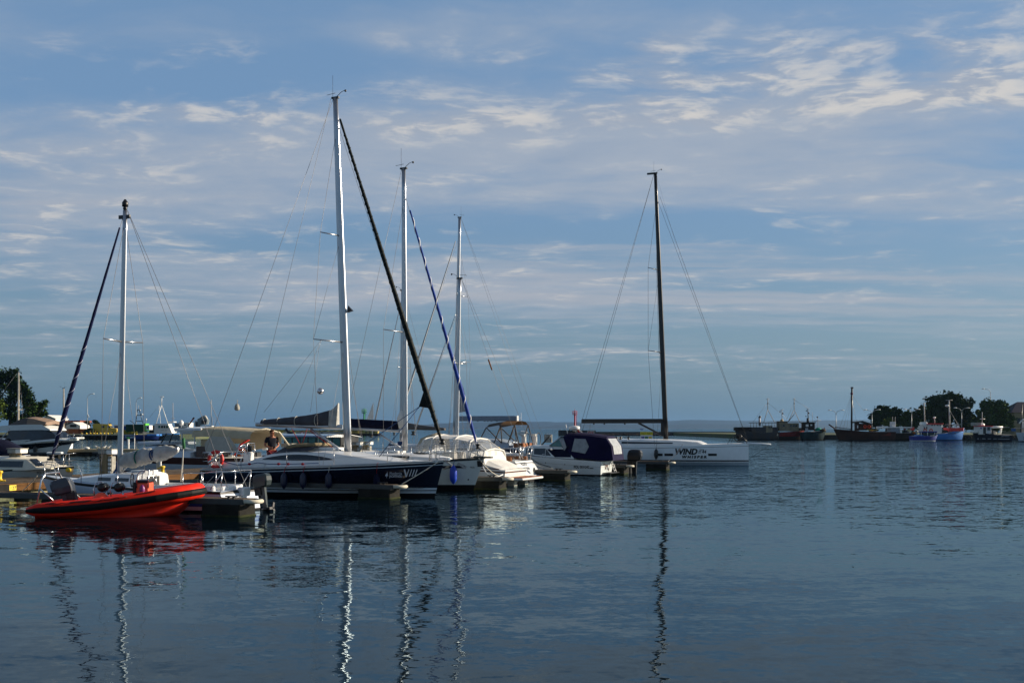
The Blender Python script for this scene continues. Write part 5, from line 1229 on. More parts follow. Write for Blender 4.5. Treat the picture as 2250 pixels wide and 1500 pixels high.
# ------------------------------------------------------------------ boats on the far side of the pontoon
# wooden launch with a beige hood
def launch():
    B = Boat('wooden_launch', 'white and mahogany launch with a long beige canvas hood, behind the pontoon', 'motor boat', 0, 0, -U, Y=62.0, X=-13.0)
    WH = mat('launch_white', (.46, .52, .58), .35, var=.05)
    B.hull((-.1, .1), (11.6, .5), 3.4, [(0, 1.02), (.3, 1.0), (.7, 1.06), (1, 1.18)], [('s', -.0, 3, 1), ('s', .38, 2, 1), ('s', .42, 0, 3), ('w', .2, 1, 2), ('w', -.4, 1, 1)], [WH, NAVYC, BOOT, MAHOG], ftr=.85, nt=24)
    P = B.P; X = lambda px: B.X(px, 1.4)
    # white fore cabin, windscreen and hard roof
    Cabin(B, [(X(420), 1.5, 1.0, 1.30), (X(365), 1.45, 1.0, 1.36), (X(330), 1.35, 1.02, 1.62), (X(300), 1.15, 1.05, 1.55), (X(275), .6, 1.05, 1.25)], WH, lean=.2, camber=.1)
    MB().box(X(372), X(290), -1.0, 1.0, 1.70, 1.86, b=.05).build('fore_roof', WH, B.root)
    r = MB(); r.loft([[(x, -w, z), (x, -w * .9, z + .12), (x, 0, z + .2), (x, w * .9, z + .12), (x, w, z)] for x, w, z in ((X(372) - .1, 1.1, 2.42), (X(400), 1.35, 2.5), (X(440), 1.4, 2.5))], closed=False); r.build('wheelhouse_roof', WH, B.root)
    MB().box(X(440), X(380), 1.2, 1.34, 2.48, 2.62, b=.03).build('roof_rail', GEL, B.root)
    MB().lathe((X(388), 1.0, 2.66), [(.02, 0), (.02, .1), (.12, .14), (.13, .3), (.05, .4)], 12).build('roof_lamp', GEL, B.root)
    for a, b in (((354, 973), (366, 952)), ((372, 973), (380, 952)), ((400, 975), (400, 952)), ((428, 985), (428, 952))):
        MB().tube([P(*a, 1.3), P(*b, 1.2)], .04, 6).build('windscreen_post', WH if a[0] > 399 else BLACK, B.root)
    g = MB(); q = [P(355, 973, 1.32), P(398, 973, 1.32), P(398, 954, 1.22), P(367, 954, 1.22)]; g.add(q, [(0, 1, 2, 3)]); g.build('windscreen', mat('tinted_glass', (.10, .15, .17), .06, alpha=.55), B.root)
    g = MB(); q = [P(402, 990, 1.34), P(426, 990, 1.34), P(426, 954, 1.24), P(402, 954, 1.24)]; g.add(q, [(0, 1, 2, 3)]); g.build('side_window', MATS['tinted_glass'], B.root)
    MB().box(X(455), X(430), .4, 1.0, 1.3, 2.0, b=.04).build('seat', mat('cream_vinyl', (.45, .38, .24), .5), B.root)
    MB().box(X(452), X(425), -.9, 1.2, 1.0, 1.62, b=.03).build('engine_box', MAHOG, B.root)
    # hood: ridge and hanging sides, open and sunlit at the stern
    xs = [X(424), X(445), X(470), X(520), X(552)]
    zt = [2.62, 2.66, 2.64, 2.56, 2.50]; rings = []
    for x, z in zip(xs, zt): rings.append([(x, -1.5, 1.75), (x, -1.45, z - .22), (x, -1.1, z - .02), (x, 0, z + .06), (x, 1.1, z - .02), (x, 1.45, z - .22), (x, 1.5, z - .5)])
    MB().loft(rings, closed=False, smooth=True).build('hood_top', BEIGEC, B.root)
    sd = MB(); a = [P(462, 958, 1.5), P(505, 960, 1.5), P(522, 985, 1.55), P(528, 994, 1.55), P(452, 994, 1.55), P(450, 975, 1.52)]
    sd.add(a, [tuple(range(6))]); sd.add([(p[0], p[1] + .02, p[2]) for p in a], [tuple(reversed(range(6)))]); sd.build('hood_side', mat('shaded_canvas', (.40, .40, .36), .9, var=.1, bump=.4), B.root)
    a = [(X(540), -1.5, 1.6), (X(470), -1.5, 1.3), (X(470), -1.45, 2.4), (X(545), -1.45, 2.3)]
    MB().add(a, [(0, 1, 2, 3)]).build('hood_side', BEIGEC, B.root)
    fr = MB(); fr.tube([P(514, 992, 1.55), P(500, 962, 1.5), P(505, 957, 1.45), (X(552), 0, 2.58), (X(549), -1.45, 2.36), (X(575), -1.5, 1.45)], .055, 8); fr.build('hood_rolled_edge', mat('pale_canvas_roll', (.52, .47, .36), .9, bump=.5), B.root)
    # clutter in the open stern
    rn = random.Random(12); mats = [MAHOG, GEL, mat('orange_tarp', (.42, .10, .02), .8), LAMPW, RED, BLACK]
    for k in range(12):
        px = rn.uniform(505, 560); x = B.X(px, .3); y = rn.uniform(-1.0, 1.2); z = rn.uniform(1.0, 1.5); s = rn.uniform(.12, .3)
        MB().box(x - s, x + s, y - s * .8, y + s * .8, z, z + s * rn.uniform(.4, .9), b=.03).build('deck_gear', mats[k % 6], B.root)
    MB().tube([P(515, 1000, .5), P(530, 975, .3), P(548, 965, .2)], .05, 6).build('red_hose', RED, B.root)
    p = MB(); 
    for px in (533, 545, 560): p.tube([P(px, 1005, 1.4), P(px, 978, 1.4)], .018, 5)
    p.tube([P(533, 978, 1.4), P(560, 978, 1.4)], .018, 5); p.build('stern_rail', STEEL, B.root)
    p = MB(); p.tube([P(196, 1012, .3), P(222, 997, .2), P(240, 985, .2)], .03, 5); p.build('anchor_davit', BLACK, B.root)
    MB().box(11.7, 12.3, -.2, .2, 1.1, 1.24, b=.03).build('bow_roller', BLACK, B.root)
    return B
LAUNCH = launch()

# blue-roofed cabin boat with teal windows
def teal_boat():
    B = Boat('cabin_boat', 'cabin boat with pale blue roof and green glass windows behind the navy yacht', 'motor boat', 0, 0, U, Y=77.0, X=-16.8)
    B.hull((0, 0), (6.0, .4), 2.7, [(0, .8), (1, 1.0)], [('s', 0, 0, 3), ('w', .1, 1, 1), ('w', -.3, 1, 1)], [mat('slate_blue_hull', (.03, .05, .08), .4), ANTI], ftr=.95, nt=14)
    X = lambda px: B.X(px, -1.2); P = B.P
    MB().box(X(617), X(749), -1.18, 1.18, .9, 1.18).build('cabin_sill', BLACK, B.root)
    n = 7
    for k in range(n):
        a = lerp(X(624), X(747), k / n); b = lerp(X(624), X(747), (k + 1) / n)
        for sd in (-1, 1): MB().box(a + .05, b - .05, sd * 1.14 - .02, sd * 1.14 + .02, 1.2, 2.0).build('window', TEALG, B.root)
        MB().box(a - .035, a + .035, -1.16, 1.16, 1.18, 2.04).build('window_post', BLACK, B.root)
    MB().box(X(747) - .03, X(747) + .04, -1.16, 1.16, 1.18, 2.04).build('window_post', BLACK, B.root)
    RB = mat('pale_blue_roof', (.20, .30, .42), .45, var=.06)
    r = MB(); r.loft([[(x, -w, z), (x, -w * .95, z + .1), (x, 0, z + .2), (x, w * .95, z + .1), (x, w, z)] for x, w, z in ((X(604), .9, 2.12), (X(618), 1.3, 2.06), (X(680), 1.35, 2.06), (X(716), 1.35, 2.04), (X(718), 1.35, 2.02))], closed=False); r.build('roof', RB, B.root)
    for k in range(8):
        x = lerp(X(718), X(752), k / 8); w = (X(752) - X(718)) / 8
        MB().loft([[(x, -1.35, 2.02), (x + w * .5, -1.35, 2.07), (x + w, -1.35, 2.02)], [(x, 0, 2.16), (x + w * .5, 0, 2.21), (x + w, 0, 2.16)], [(x, 1.35, 2.02), (x + w * .5, 1.35, 2.07), (x + w, 1.35, 2.02)]], closed=False).build('awning_rib', LAMPW, B.root)
    MB().tube([P(628, 942, 0), P(634, 950, 0), P(645, 951, 0)], .09, 6).build('roof_bracket', BLACK, B.root)
    return B
TEAL = teal_boat()

# dark yacht with a bimini, stern towards the pontoon, and the tall fourth mast
def bimini_yacht():
    B = Boat('sailing_yacht', 'dark blue sailing yacht with a brown bimini and two steering wheels', 'yacht', 0, 0, -U, Y=86.0, X=2.2)
    DB = mat('dusk_blue_topsides', (.012, .022, .055), .2, coat=.3)
    B.hull((-.2, .3), (12.6, .3), 4.0, [(0, 1.12), (.4, 1.15), (1, 1.4)], [('s', 0, 1, 1), ('s', .06, 0, 4), ('w', .2, 1, 1), ('w', .1, 2, 1), ('w', -.4, 2, 1)], [DB, BOOT, ANTI], ftr=.9, nt=24)
    P = B.P; X = lambda px: B.X(px, 1.3)
    Cabin(B, [(X(1118), 1.4, 1.12, 1.5), (X(1090), 1.35, 1.15, 1.72), (X(1040), 1.25, 1.18, 1.78), (X(1000), 1.1, 1.2, 1.7), (X(960), .8, 1.25, 1.5)], mat('grey_blue_deckhouse', (.32, .38, .46), .4), lean=.3).window((X(1084), X(1010)), lambda t: 1.62, lambda t: 1.44, 1)
    # bimini on bows
    GB = mat('taupe_canvas', (.085, .07, .06), .85, var=.15); BR = mat('brown_canvas', (.16, .085, .035), .85, var=.15)
    def bowpts(x, w, z0, z1, lean): return [(x + lean, -w, z0), (x, -w * .96, z1 - .25), (x, -w * .6, z1), (x, 0, z1 + .06), (x, w * .6, z1), (x, w * .96, z1 - .25), (x + lean, w, z0)]
    bx = [X(1070), X(1102), X(1132)]
    zz = [2.92, 3.12, 3.12]
    L_ = [bowpts(x, 1.5, 1.5, z, 0) for x, z in zip(bx, zz)]
    MB().loft([L_[0][1:6], L_[1][1:6]], closed=False, smooth=True).build('bimini_top', GB, B.root); MB().loft([L_[1][1:6], [(a[0], a[1], a[2]) for a in L_[2][1:6]]], closed=False, smooth=True).build('bimini_top', BR, B.root)
    base = [(X(1053), X(1105)), (X(1105), X(1088)), (X(1142), X(1118))]
    for sd in (-1, 1):
        for (x, z), (b0, b1) in zip(zip(bx, zz), base):
            MB().tube([(x, sd * 1.44, z - .25), (b0, sd * 1.5, 1.5)], .045, 6).build('bimini_bow', GB, B.root)
            MB().tube([(x, sd * 1.44, z - .25), (b1, sd * 1.5, 1.5)], .04, 6).build('bimini_bow', GB, B.root)
        MB().add([(bx[0], sd * 1.44, zz[0] - .25), (base[0][0], sd * 1.5, 1.5), (base[0][1], sd * 1.5, 1.5)], [(0, 1, 2)]).build('bimini_window', CLEAR, B.root)
    for px in (1155, 1179):
        x = B.X(px, 0); y = .8 if px == 1155 else -.8; x = B.X(px, y)
        MB().box(x - .0, x + .3, y - .16, y + .16, 1.0, 2.05, b=.05).build('helm_pedestal', GEL, B.root); MB().box(x + .02, x + .4, y - .25, y + .25, 2.05, 2.2, b=.04).build('instrument_pod', GEL, B.root)
        MB().torus((x - .15, y, 1.75), .52, .03, 22, 6, axis='x').build('steering_wheel', BLACK, B.root)
    MB().box(X(1150), X(1128), -1.3, 1.5, 1.0, 1.5, b=.05).build('cockpit_seat', TEAK, B.root)
    MB().box(B.X(1204, .5) - .3, B.X(1204, .5) + .3, .4, .5, 1.55, 2.15).build('stern_grill', PGREY, B.root); MB().tube([B.P(1199, 968, .5), B.P(1199, 952, .5), B.P(1210, 952, .5), B.P(1210, 968, .5)], .02, 5).build('stern_rail', STEEL, B.root)
    foot, top = P(999, 962), P(1010, 478)
    rig(B, foot, top, (.11, .075), ALU, [(.345, 1.5), (.645, 1.1)], chain=(foot.x - .2, 1.7, 1.2), forestay=tuple(P(862, 968)), backstay=[P(1178, 962, .9), P(1194, 962, -.9)], sweep=.35, fs_frac=.90,
        jib=(P(1001, 530), P(866, 955), .07, mat('grey_white_sailcloth', (.42, .42, .42), .7), None, None))
    bm, be = P(1008, 921), P(1135, 919)
    b = MB(); b.box(be.x, bm.x, -.16, .16, be.z - .2, be.z + .2, b=.06); b.build('boom', mat('grey_blue_boom', (.16, .20, .26), .5), B.root)
    MB().box(be.x - .12, be.x, -.17, .17, be.z - .21, be.z + .21, b=.03).build('boom_end', GEL, B.root)
    for px in (1050, 1065, 1072, 1080, 1092): q = P(px, 924); MB().box(q.x - .06, q.x + .06, -.05, .05, q.z - .06, q.z).build('boom_fitting', BLACK, B.root)
    c = P(1077, 801, .6); MB().tube([c + Vector((.15, 0, .4)), c - Vector((.15, 0, .4))], .06, 8).build('radar_reflector', TEAK, B.root)
    B.stanchions([1.2, 3.2, 5.2, 7.2, 9.2], h=.6)
    sf = MB(); a = [P(1018, 852, .1), P(1030, 903, .1), P(1008, 906, .1), P(1009, 830, .1)]; sf.add(a, [(0, 1, 2, 3)]); sf.add([(p[0], p[1] - .02, p[2]) for p in a], [(3, 2, 1, 0)]); sf.build('hoisted_pennant', mat('grey_pennant', (.30, .30, .31), .8), B.root)
    return B
BIM = bimini_yacht()

# sailing boat behind the pale yacht, beige sprayhood and grey boom to the right
def beige_hood_boat():
    B = Boat('sailing_boat', 'sailing boat with a beige sprayhood and grey boom cover behind the pale yacht', 'sailing boat', 0, 0, -U, Y=74.0, X=-4.2)
    B.hull((-.2, .2), (9.4, .4), 3.1, [(0, 1.0), (.4, 1.02), (1, 1.25)], [('s', 0, 0, 4), ('w', .15, 1, 1), ('w', -.3, 1, 1)], [mat('pale_blue_topsides2', (.40, .48, .58), .4), ANTI], ftr=.8, nt=18)
    P = B.P; X = lambda px: B.X(px, 1.0)
    Cabin(B, [(X(950), 1.15, 1.0, 1.3), (X(930), 1.1, 1.02, 1.55), (X(880), .95, 1.05, 1.5), (X(840), .6, 1.12, 1.35)], GEL, lean=.3)
    xs = [X(957), X(945), X(925), X(915)]; rings = []
    for x, w, z in zip(xs, (1.2, 1.25, 1.2, 1.0), (2.25, 2.32, 2.15, 1.7)): rings.append([(x, -w, 1.25), (x, -w * .9, z - .2), (x, 0, z), (x, w * .9, z - .2), (x, w, 1.25)])
    MB().loft(rings, closed=False, smooth=True).build('sprayhood', BEIGEC, B.root)
    foot, top = P(881, 978), P(884, 638)
    rig(B, foot, top, (.075, .055), ALU, [(.5, .9)], chain=(foot.x - .2, 1.4, 1.05), forestay=tuple(P(814, 972)), backstay=[P(975, 970, .6)], sweep=.2, fs_frac=.93, n=8,
        jib=(P(882, 660), P(816, 960), .05, ALU, None, None))
    c = MB(); a = [P(820, 884, .02), P(806, 921, .02), P(820, 921, .02)]; c.add(a, [(0, 1, 2)]); c.add([(p[0], p[1] - .03, p[2]) for p in a], [(2, 1, 0)]); c.build('jib_clew', WHITEC, B.root)
    bm, be = P(886, 940), P(978, 942)
    bundle(B, bm.x, be.x, lambda t: lerp(bm.z, be.z, t) - .1, lambda t: lerp(bm.z + .45, be.z + .06, t ** .7), .15, mat('taupe_sail_cover', (.11, .10, .095), .9, bump=.4), seed=14)
    B.stanchions([1.5, 3.5, 5.5, 7.5], h=.58); pulpit(B, 8.3, 9.7)
    b = MB(); b.box(X(872), X(884), .3, .8, 1.5, 1.75, b=.05); b.build('blue_holdall', ROPEB, B.root)
    return B
BEIGE = beige_hood_boat()

# cream cabin boat at the left edge, bow to the pontoon
def cream_boat():
    B = Boat('cabin_cruiser', 'cream cabin boat registered POL with dark windows at the left edge', 'motor boat', 0, 0, U, Y=49.2, X=-18.95)
    B.hull((-7.5, 0), (-.25, .28), 2.5, [(0, .74), (.6, .80), (1, .95)], [('s', 0, 1, 1), ('s', .07, 0, 3), ('w', .1, 2, 1), ('w', -.3, 2, 1)], [mat('grey_cream_topsides', (.40, .40, .36), .4), ANTI, ANTI], ftr=.9, nt=20, deck=CREAM)
    X = lambda px: B.X(px, -1.0); P = B.P
    C = Cabin(B, [(-6.5, 1.1, .75, 1.28), (-3.2, 1.08, .78, 1.30), (-1.75, 1.0, .80, 1.29), (-1.2, .96, .84, .94), (-.7, .6, .86, .90)], CREAM, lean=.22, camber=.08)
    zt = lambda t: 1.2
    for a, b in ((-6.2, -4.9), (-4.75, -3.4), (-3.25, -1.9)): C.window((a, b), zt, lambda t: .93, -1, n=3)
    for y0, y1 in ((-.84, -.05), (.05, .84)): MB().loft([[(-1.70, y0 * .93, 1.275), (-1.70, y1 * .93, 1.275), (-1.66, y1 * .93, 1.295), (-1.66, y0 * .93, 1.295)], [(-1.24, y0, .985), (-1.24, y1, .985), (-1.19, y1, .995), (-1.19, y0, .995)]]).build('windscreen', GLASS, B.root)
    MB().box(-3.0, -2.6, -.2, .2, 1.37, 1.44, b=.02).build('roof_vent', ALU, B.root); MB().box(-4.0, -2.0, -.06, .06, 1.385, 1.41).build('roof_bar', BLACK, B.root)
    p = side_pt(B, 82, 1041, -1); q = side_pt(B, 111, 1038, -1); B.text('POL 51151', p.x, p.z, .16, -1, LETTER_B, width=q.x - p.x)
    MB().ball(side_pt(B, 152, 1032, -1) + Vector((0, -.05, 0)), .12, 8, 5, sc=(1.4, .6, .8)).build('yellow_buoy', YEL, B.root)
    pulpit(B, -1.1, .0, h=.55, inset=.08)
    return B
CREAMB = cream_boat()

# ------------------------------------------------------------------ second pontoon, farther left, with the flybridge cruiser
P2 = thing('floating_pontoon', 'second low pontoon beyond the flying-bridge cruiser where gulls perch', 'pontoon', (gx(218, 113), 113, 0), 0.0)
MB().box(-30, 9.0, -1.1, 1.1, .28, .55, b=.05).build('deck', mat('tan_boards', (.26, .20, .12), .85, col2=(.36, .29, .18), stretch=(.3, 6, 6)), P2)
for k in range(8): MB().box(-3 - k * 4.6, -.0 - k * 4.6, -1.0, 1.0, -.4, .27, b=.05).build('concrete_float', FLOATD, P2)
MB().box(3.6, 6.6, -1.0, 1.0, -.4, .27, b=.05).build('concrete_float', FLOATD, P2)
fp = thing('finger_pier', 'finger pier with a white end under the flying-bridge cruiser', 'finger pier', (gx(136, 98), 98, 0), 0.15)
MB().box(-7.5, 0, -.3, .3, .4, .56).build('deck', CHAN, fp); MB().box(-1.2, .05, -.36, .36, .42, .58, b=.05).build('end_roller', LAMPW, fp); MB().box(-1.0, -.2, -.4, .4, -.4, .39).build('float', FLOATD, fp); MB().box(-4.2, -3.2, -.4, .4, -.4, .39).build('float', FLOATD, fp)
def buoy(px, Y, z, label):
    o = thing('buoy', label, 'buoy', (gx(px, Y), Y, z)); MB().ball((0, 0, .12), .22, 10, 6, sc=(1.5, 1, .6)).build('float', LAMPW, o)
buoy(190, 112, .55, 'white fender lying on the second pontoon')
def gull(px, Y, z, label, rz=0.0):
    o = thing('gull', label, 'gull', (gx(px, Y), Y, z), rz, 'gulls on the second pontoon')
    b = MB(); b.tube([(-.26, 0, .16), (-.15, 0, .17), (.0, 0, .19), (.1, 0, .22), (.16, 0, .30), (.20, 0, .345), (.25, 0, .34), (.30, 0, .325)], [.012, .05, .085, .07, .045, .042, .03, .006], 8); b.build('body', LAMPW, o)
    for sd in (-1, 1):
        MB().tube([(.06, sd * .07, .22), (-.1, sd * .075, .2), (-.28, sd * .03, .17)], [.03, .05, .006], 6).build('wing', PGREY, o)
        MB().tube([(0, sd * .03, .12), (0, sd * .03, 0)], .008, 4).build('leg', YEL, o)
gull(238, 112.6, .55, 'gull on the second pontoon facing right, nearest the mast', 0.1); gull(214, 112.5, .55, 'dark-winged gull at the left of the three gulls', 2.9); gull(228, 112.4, .55, 'gull standing between two others', .4)
def flybridge():
    B = Boat('motor_yacht', 'white flying-bridge motor yacht with a taupe canvas cover at the left edge', 'motor yacht', 0, 0, Vector((.97, -.22, 0)), Y=111, X=gx(148, 111))
    FW = mat('yacht_white', (.62, .64, .62), .25, var=.04, coat=.3)
    B.hull((-12.5, 0), (-.2, .62), 4.0, [(0, 1.0), (.35, 1.12), (.7, 1.45), (1, 1.60)], [('s', 0, 0, 3), ('w', .45, 0, 2), ('w', .12, 2, 2), ('w', -.4, 2, 1)], [FW, BLACK, ANTI], ftr=.9, nt=26)
    P = B.P; X = lambda px: B.X(px, -1.6)
    a = side_pt(B, 20, 983, -1); b = side_pt(B, 150, 966, -1)
    B.decal((X(18), X(149)), lambda t: pl([(0, .92), (.5, 1.18), (1, 1.36)], t), lambda t: pl([(0, .50), (.25, .52), (.5, .72), (.8, .98), (.93, 1.15), (1, 1.35)], t), -1, GLASS, 'hull_window', n=12)
    B.rail(-12, .9, .02, .05, FW)
    # saloon: low house, dark glazing, flybridge with cover
    C = Cabin(B, [(X(-40), 1.65, .95, 1.3), (X(10), 1.65, 1.0, 1.3), (X(45), 1.6, 1.1, 1.45), (X(85), 1.5, 1.3, 1.55), (X(125), 1.3, 1.45, 1.62), (X(140), .9, 1.45, 1.58)], FW, lean=.2)
    g = [(X(12), 1.58, 2.2), (X(18), 1.58, 3.3), (X(104), 1.3, 3.25), (X(128), 1.1, 2.2)]
    s = MB(); s.loft([[(x, -w, z0), (x2, -w * .9, 2.46), (x2, w * .9, 2.46), (x, w, z0)] for x, x2, w, z0 in ((X(8), X(22), 1.68, 1.12), (X(45), X(45), 1.66, 1.16), (X(62), X(62), 1.6, 1.4), (X(85), X(85), 1.5, 1.5), (X(124), X(102), 1.2, 1.6))]); s.build('saloon_glass', GLASS, B.root)
    f = MB(); f.loft([[(x, -w, z0), (x, -w * 1.02, z1), (x, w * 1.02, z1), (x, w, z0)] for x, w, z0, z1 in ((X(-30), 1.5, 2.36, 2.76), (X(25), 1.62, 2.40, 2.92), (X(55), 1.62, 2.44, 2.98), (X(90), 1.5, 2.46, 2.98), (X(106), 1.3, 2.40, 2.50))]); f.build('flybridge', FW, B.root)
    TC = mat('taupe_cover', (.10, .085, .08), .85, var=.12, bump=.4); TL = mat('tan_cover', (.24, .17, .125), .85, var=.12, bump=.4)
    c = MB(); c.loft([[(x, -1.45, z0), (x, -1.25, z1 - .15), (x, 0, z1), (x, 1.25, z1 - .15), (x, 1.45, z0)] for x, z0, z1 in ((X(8), 2.74, 2.86), (X(35), 2.9, 3.55), (X(48), 2.98, 3.74), (X(56), 2.98, 3.74))], closed=False); c.build('flybridge_cover', TC, B.root)
    c = MB(); c.loft([[(x, -1.45, z0), (x, -1.25, z1 - .15), (x, 0, z1), (x, 1.25, z1 - .15), (x, 1.45, z0)] for x, z0, z1 in ((X(56), 2.98, 3.74), (X(70), 2.98, 3.68), (X(97), 2.98, 3.36), (X(99), 2.98, 3.04))], closed=False); c.build('flybridge_cover', TL, B.root)
    MB().tube([P(1, 966, -1.6), P(10, 955, -1.6), P(22, 942, -1.6)], .05, 6).build('stair_rail', STEEL, B.root)
    MB().box(X(-60), X(30), -1.9, -1.88, 1.08, 1.16).build('bulwark_cap', FW, B.root)
    b = MB(); b.ball((X(18), -1.8, 1.4), .25, 8, 6); b.box(X(15), X(24), -1.95, -1.7, 1.02, 1.3, b=.05); b.build('deck_gear', BLACK, B.root)
    B.stanchions([X(p) for p in (60, 80, 100, 120, 140, 158)], h=.55, wires=(1.0,), inset=.12)
    MB().box(X(140), X(156), -.7, .7, 1.58, 1.76, b=.08).build('sun_pad', FW, B.root)
    p = side_pt(B, 85, 991, -1); B.fender(p.x, p.z + .55, .75, .2, -1, BLACK, BLACK)
    a = side_pt(B, 137, 968, -1); MB().tube([a, side_pt(B, 128, 985, -1) + Vector((0, -.3, 0))], .03, 4).build('dock_line', BLACK, B.root)
    p = side_pt(B, 35, 968, -1); q = side_pt(B, 54, 966, -1); B.text('POL JM997', p.x, 1.02, .17, -1, MATS['grey_lettering'], width=q.x - p.x, yfun=lambda x, z: B.hs(x))
    return B
FLY = flybridge()
# boat under a blue tarpaulin
tb = Boat('covered_boat', 'motor boat under a dark blue tarpaulin in front of the flying-bridge cruiser', 'motor boat', 0, 0, Vector((.97, -.22, 0)), Y=80, X=gx(58, 80))
tb.hull((-7, 0), (-.2, .3), 2.6, [(0, .8), (1, .95)], [('s', 0, 0, 3), ('w', -.3, 0, 1)], [mat('deep_blue_hull', (.01, .016, .05), .4)], ftr=.9, nt=14)
rings = []
rn = random.Random(6)
for x, w, z in ((-6.9, 1.25, 1.5), (-5, 1.3, 1.95), (-3.2, 1.3, 2.0), (-1.6, 1.1, 1.75), (-.5, .6, 1.3), (.1, .15, .98)):
    rings.append([(x, -w * 1.03, .62), (x, -w * 1.0, 1.0), (x, -w * .75, z - .25), (x, -w * .3, z), (x, w * .3, z), (x, w * .75, z - .25), (x, w, 1.0), (x, w * 1.03, .62)])
MB().loft(rings, closed=False, smooth=True).build('tarpaulin', NAVYC, tb.root)
MB().box(-4.5, -2.7, -1.36, -1.30, 1.18, 1.26).build('folded_edge', LAMPW, tb.root)
for k in range(5): MB().ball((-4.4 + k * .45, -1.33, 1.42), .04, 6, 4).build('eyelet', LAMPW, tb.root)
# ------------------------------------------------------------------ far shore: quays, spit, breakwater, trees, houses, boats at 250 to 450 m
QUAY = mat('quay_concrete', (.16, .15, .12), .9, var=.3, scale=.6); QUAYD = mat('quay_wall_dark', (.03, .03, .028), .9, var=.4, scale=.5)
GROUND = mat('yard_ground', (.10, .10, .07), .95, col2=(.08, .11, .04), scale=.1)
LEAF = mat('leaf_green', (.018, .042, .008), .7, col2=(.05, .085, .014), scale=.35, spec=.04); LEAFD = mat('leaf_dark', (.008, .022, .006), .7, col2=(.026, .052, .010), scale=.35, spec=.04)
LEAFY = mat('leaf_yellow_green', (.05, .08, .012), .7, col2=(.08, .11, .02), scale=.4, spec=.04); BARK = mat('bark', (.05, .04, .03), .95, var=.3)
def blk(o, name, m, px0, px1, y0, y1, Y, d=2.0, b=0.0):   # a box whose front face fills photo columns px0..px1, rows y0..y1 at depth Y
    return MB().box(gx(px0, Y) - o.location.x, gx(px1, Y) - o.location.x, Y - o.location.y, Y - o.location.y + d, gz(y1, Y) - o.location.z, gz(y0, Y) - o.location.z, b=b).build(name, m, o)
# ---- left quay
QL = 270.0
ql = MB(); ql.box(-330, gx(395, QL), QL + .5, QL + 160, -1.2, 1.15); tag(ql.build('quay_ground', GROUND), 'paved and grassy quay yard on the left', kind='structure')
qw = thing('quay_wall', 'left quay wall hung with a row of big tyres', 'quay', (gx(180, QL), QL, 0))
MB().box(-220, gx(395, QL) - qw.location.x, -.1, .45, -1, 1.0).build('wall', QUAYD, qw); MB().box(-220, gx(395, QL) - qw.location.x, -.25, .6, 1.0, 1.18).build('coping', mat('pale_coping', (.40, .36, .26), .9, var=.15, scale=.8), qw)
ORD = ['first', 'second', 'third', 'fourth', 'fifth', 'sixth', 'seventh', 'eighth', 'ninth', 'tenth', 'eleventh', 'twelfth']
t0 = None
TYRE = mat('tyre_rubber', (.012, .011, .010), .8)
for k, px in enumerate((166, 174.5, 183, 191.5, 200, 208, 216, 224.5, 233, 241, 249, 257)):
    if t0 is None: t0 = thing('tyre', 'big black fender tyre hung on the left quay wall', 'tyre', (0, 0, 0), 0, 'tyres on the left quay wall'); MB().torus((0, 0, 0), .36, .15, 18, 8, axis='y').build('casing', TYRE, t0); MB().tube([(0, -.05, .45), (0, .1, .72)], .03, 4).build('chain', CHAN, t0); q = t0
    else: q = dup(t0)
    q.location = (gx(px, QL), QL - .28, .42); q['label'] = ORD[k] + ' big tyre from the left in the row on the left quay wall'
rl = thing('railing', 'low rusty railing along the left quay edge', 'railing', (gx(225, 272), 272, 1.15))
for k in range(8): MB().box(-3.0 + k * 1.25, -2.92 + k * 1.25, -.04, .04, 0, .95).build('post', mat('rusty_yellow', (.36, .22, .06), .8), rl)
MB().box(-3.1, 6.1, -.04, .04, .9, .98).build('rail', mat('rusty_rail', (.30, .15, .07), .8), rl)
b0 = None
for k, px in enumerate((180, 190, 199, 206, 213, 221, 229, 237, 246)):
    if b0 is None: b0 = thing('quay_bollard', 'small yellow marker block on the left quay edge', 'bollard', (0, 0, 0), 0, 'yellow markers on the left quay edge'); MB().lathe((0, 0, 0), [(.22, 0), (.2, .25), (.1, .42), (.02, .45)], 8).build('block', BOLY, b0); q = b0
    else: q = dup(b0)
    q.location = (gx(px, 271), 271, 1.18); q['label'] = ORD[k] + ' yellow marker from the left along the left quay edge'
# orange plank fence
FEN = mat('orange_boards', (.36, .10, .03), .8, var=.25, scale=1.5)
fe = thing('board_fence', 'orange wooden board fence in front of the white buildings', 'fence', (gx(104, 300), 300, 1.15))
fm = None
for k in range(58):
    x = k * .2105
    if fm is None: fm = MB().box(0, .2, -.03, .03, 0, 1.35).build('plank', FEN, fe); q = fm
    else: q = fm.copy(); COL.objects.link(q)
    q.location = (x, random.uniform(-.02, .02), random.uniform(-.02, .02))
for x in (0, 4.2, 8.4, 12.2): MB().box(x - .08, x + .08, -.12, .12, 0, 1.45).build('post', BARK, fe)
WW = mat('white_render', (.62, .60, .56), .8, var=.06); ROOFR = mat('rust_roof', (.20, .06, .03), .8, var=.2, scale=.8)
h = thing('gabled_house', 'white gabled house beside the dark trees on the left', 'house', (gx(108, 318), 318, 1.15))
z1, z2 = gz(921, 318) - 1.15, gz(913.5, 318) - 1.15
m = MB(); m.prism([(gx(93, 318) - h.location.x, 0), (gx(122, 318) - h.location.x, 0), (gx(122, 318) - h.location.x, z1), (gx(105, 318) - h.location.x, z2), (gx(93, 318) - h.location.x, z1 - .3)], 0, 9); m.build('wall', WW, h)
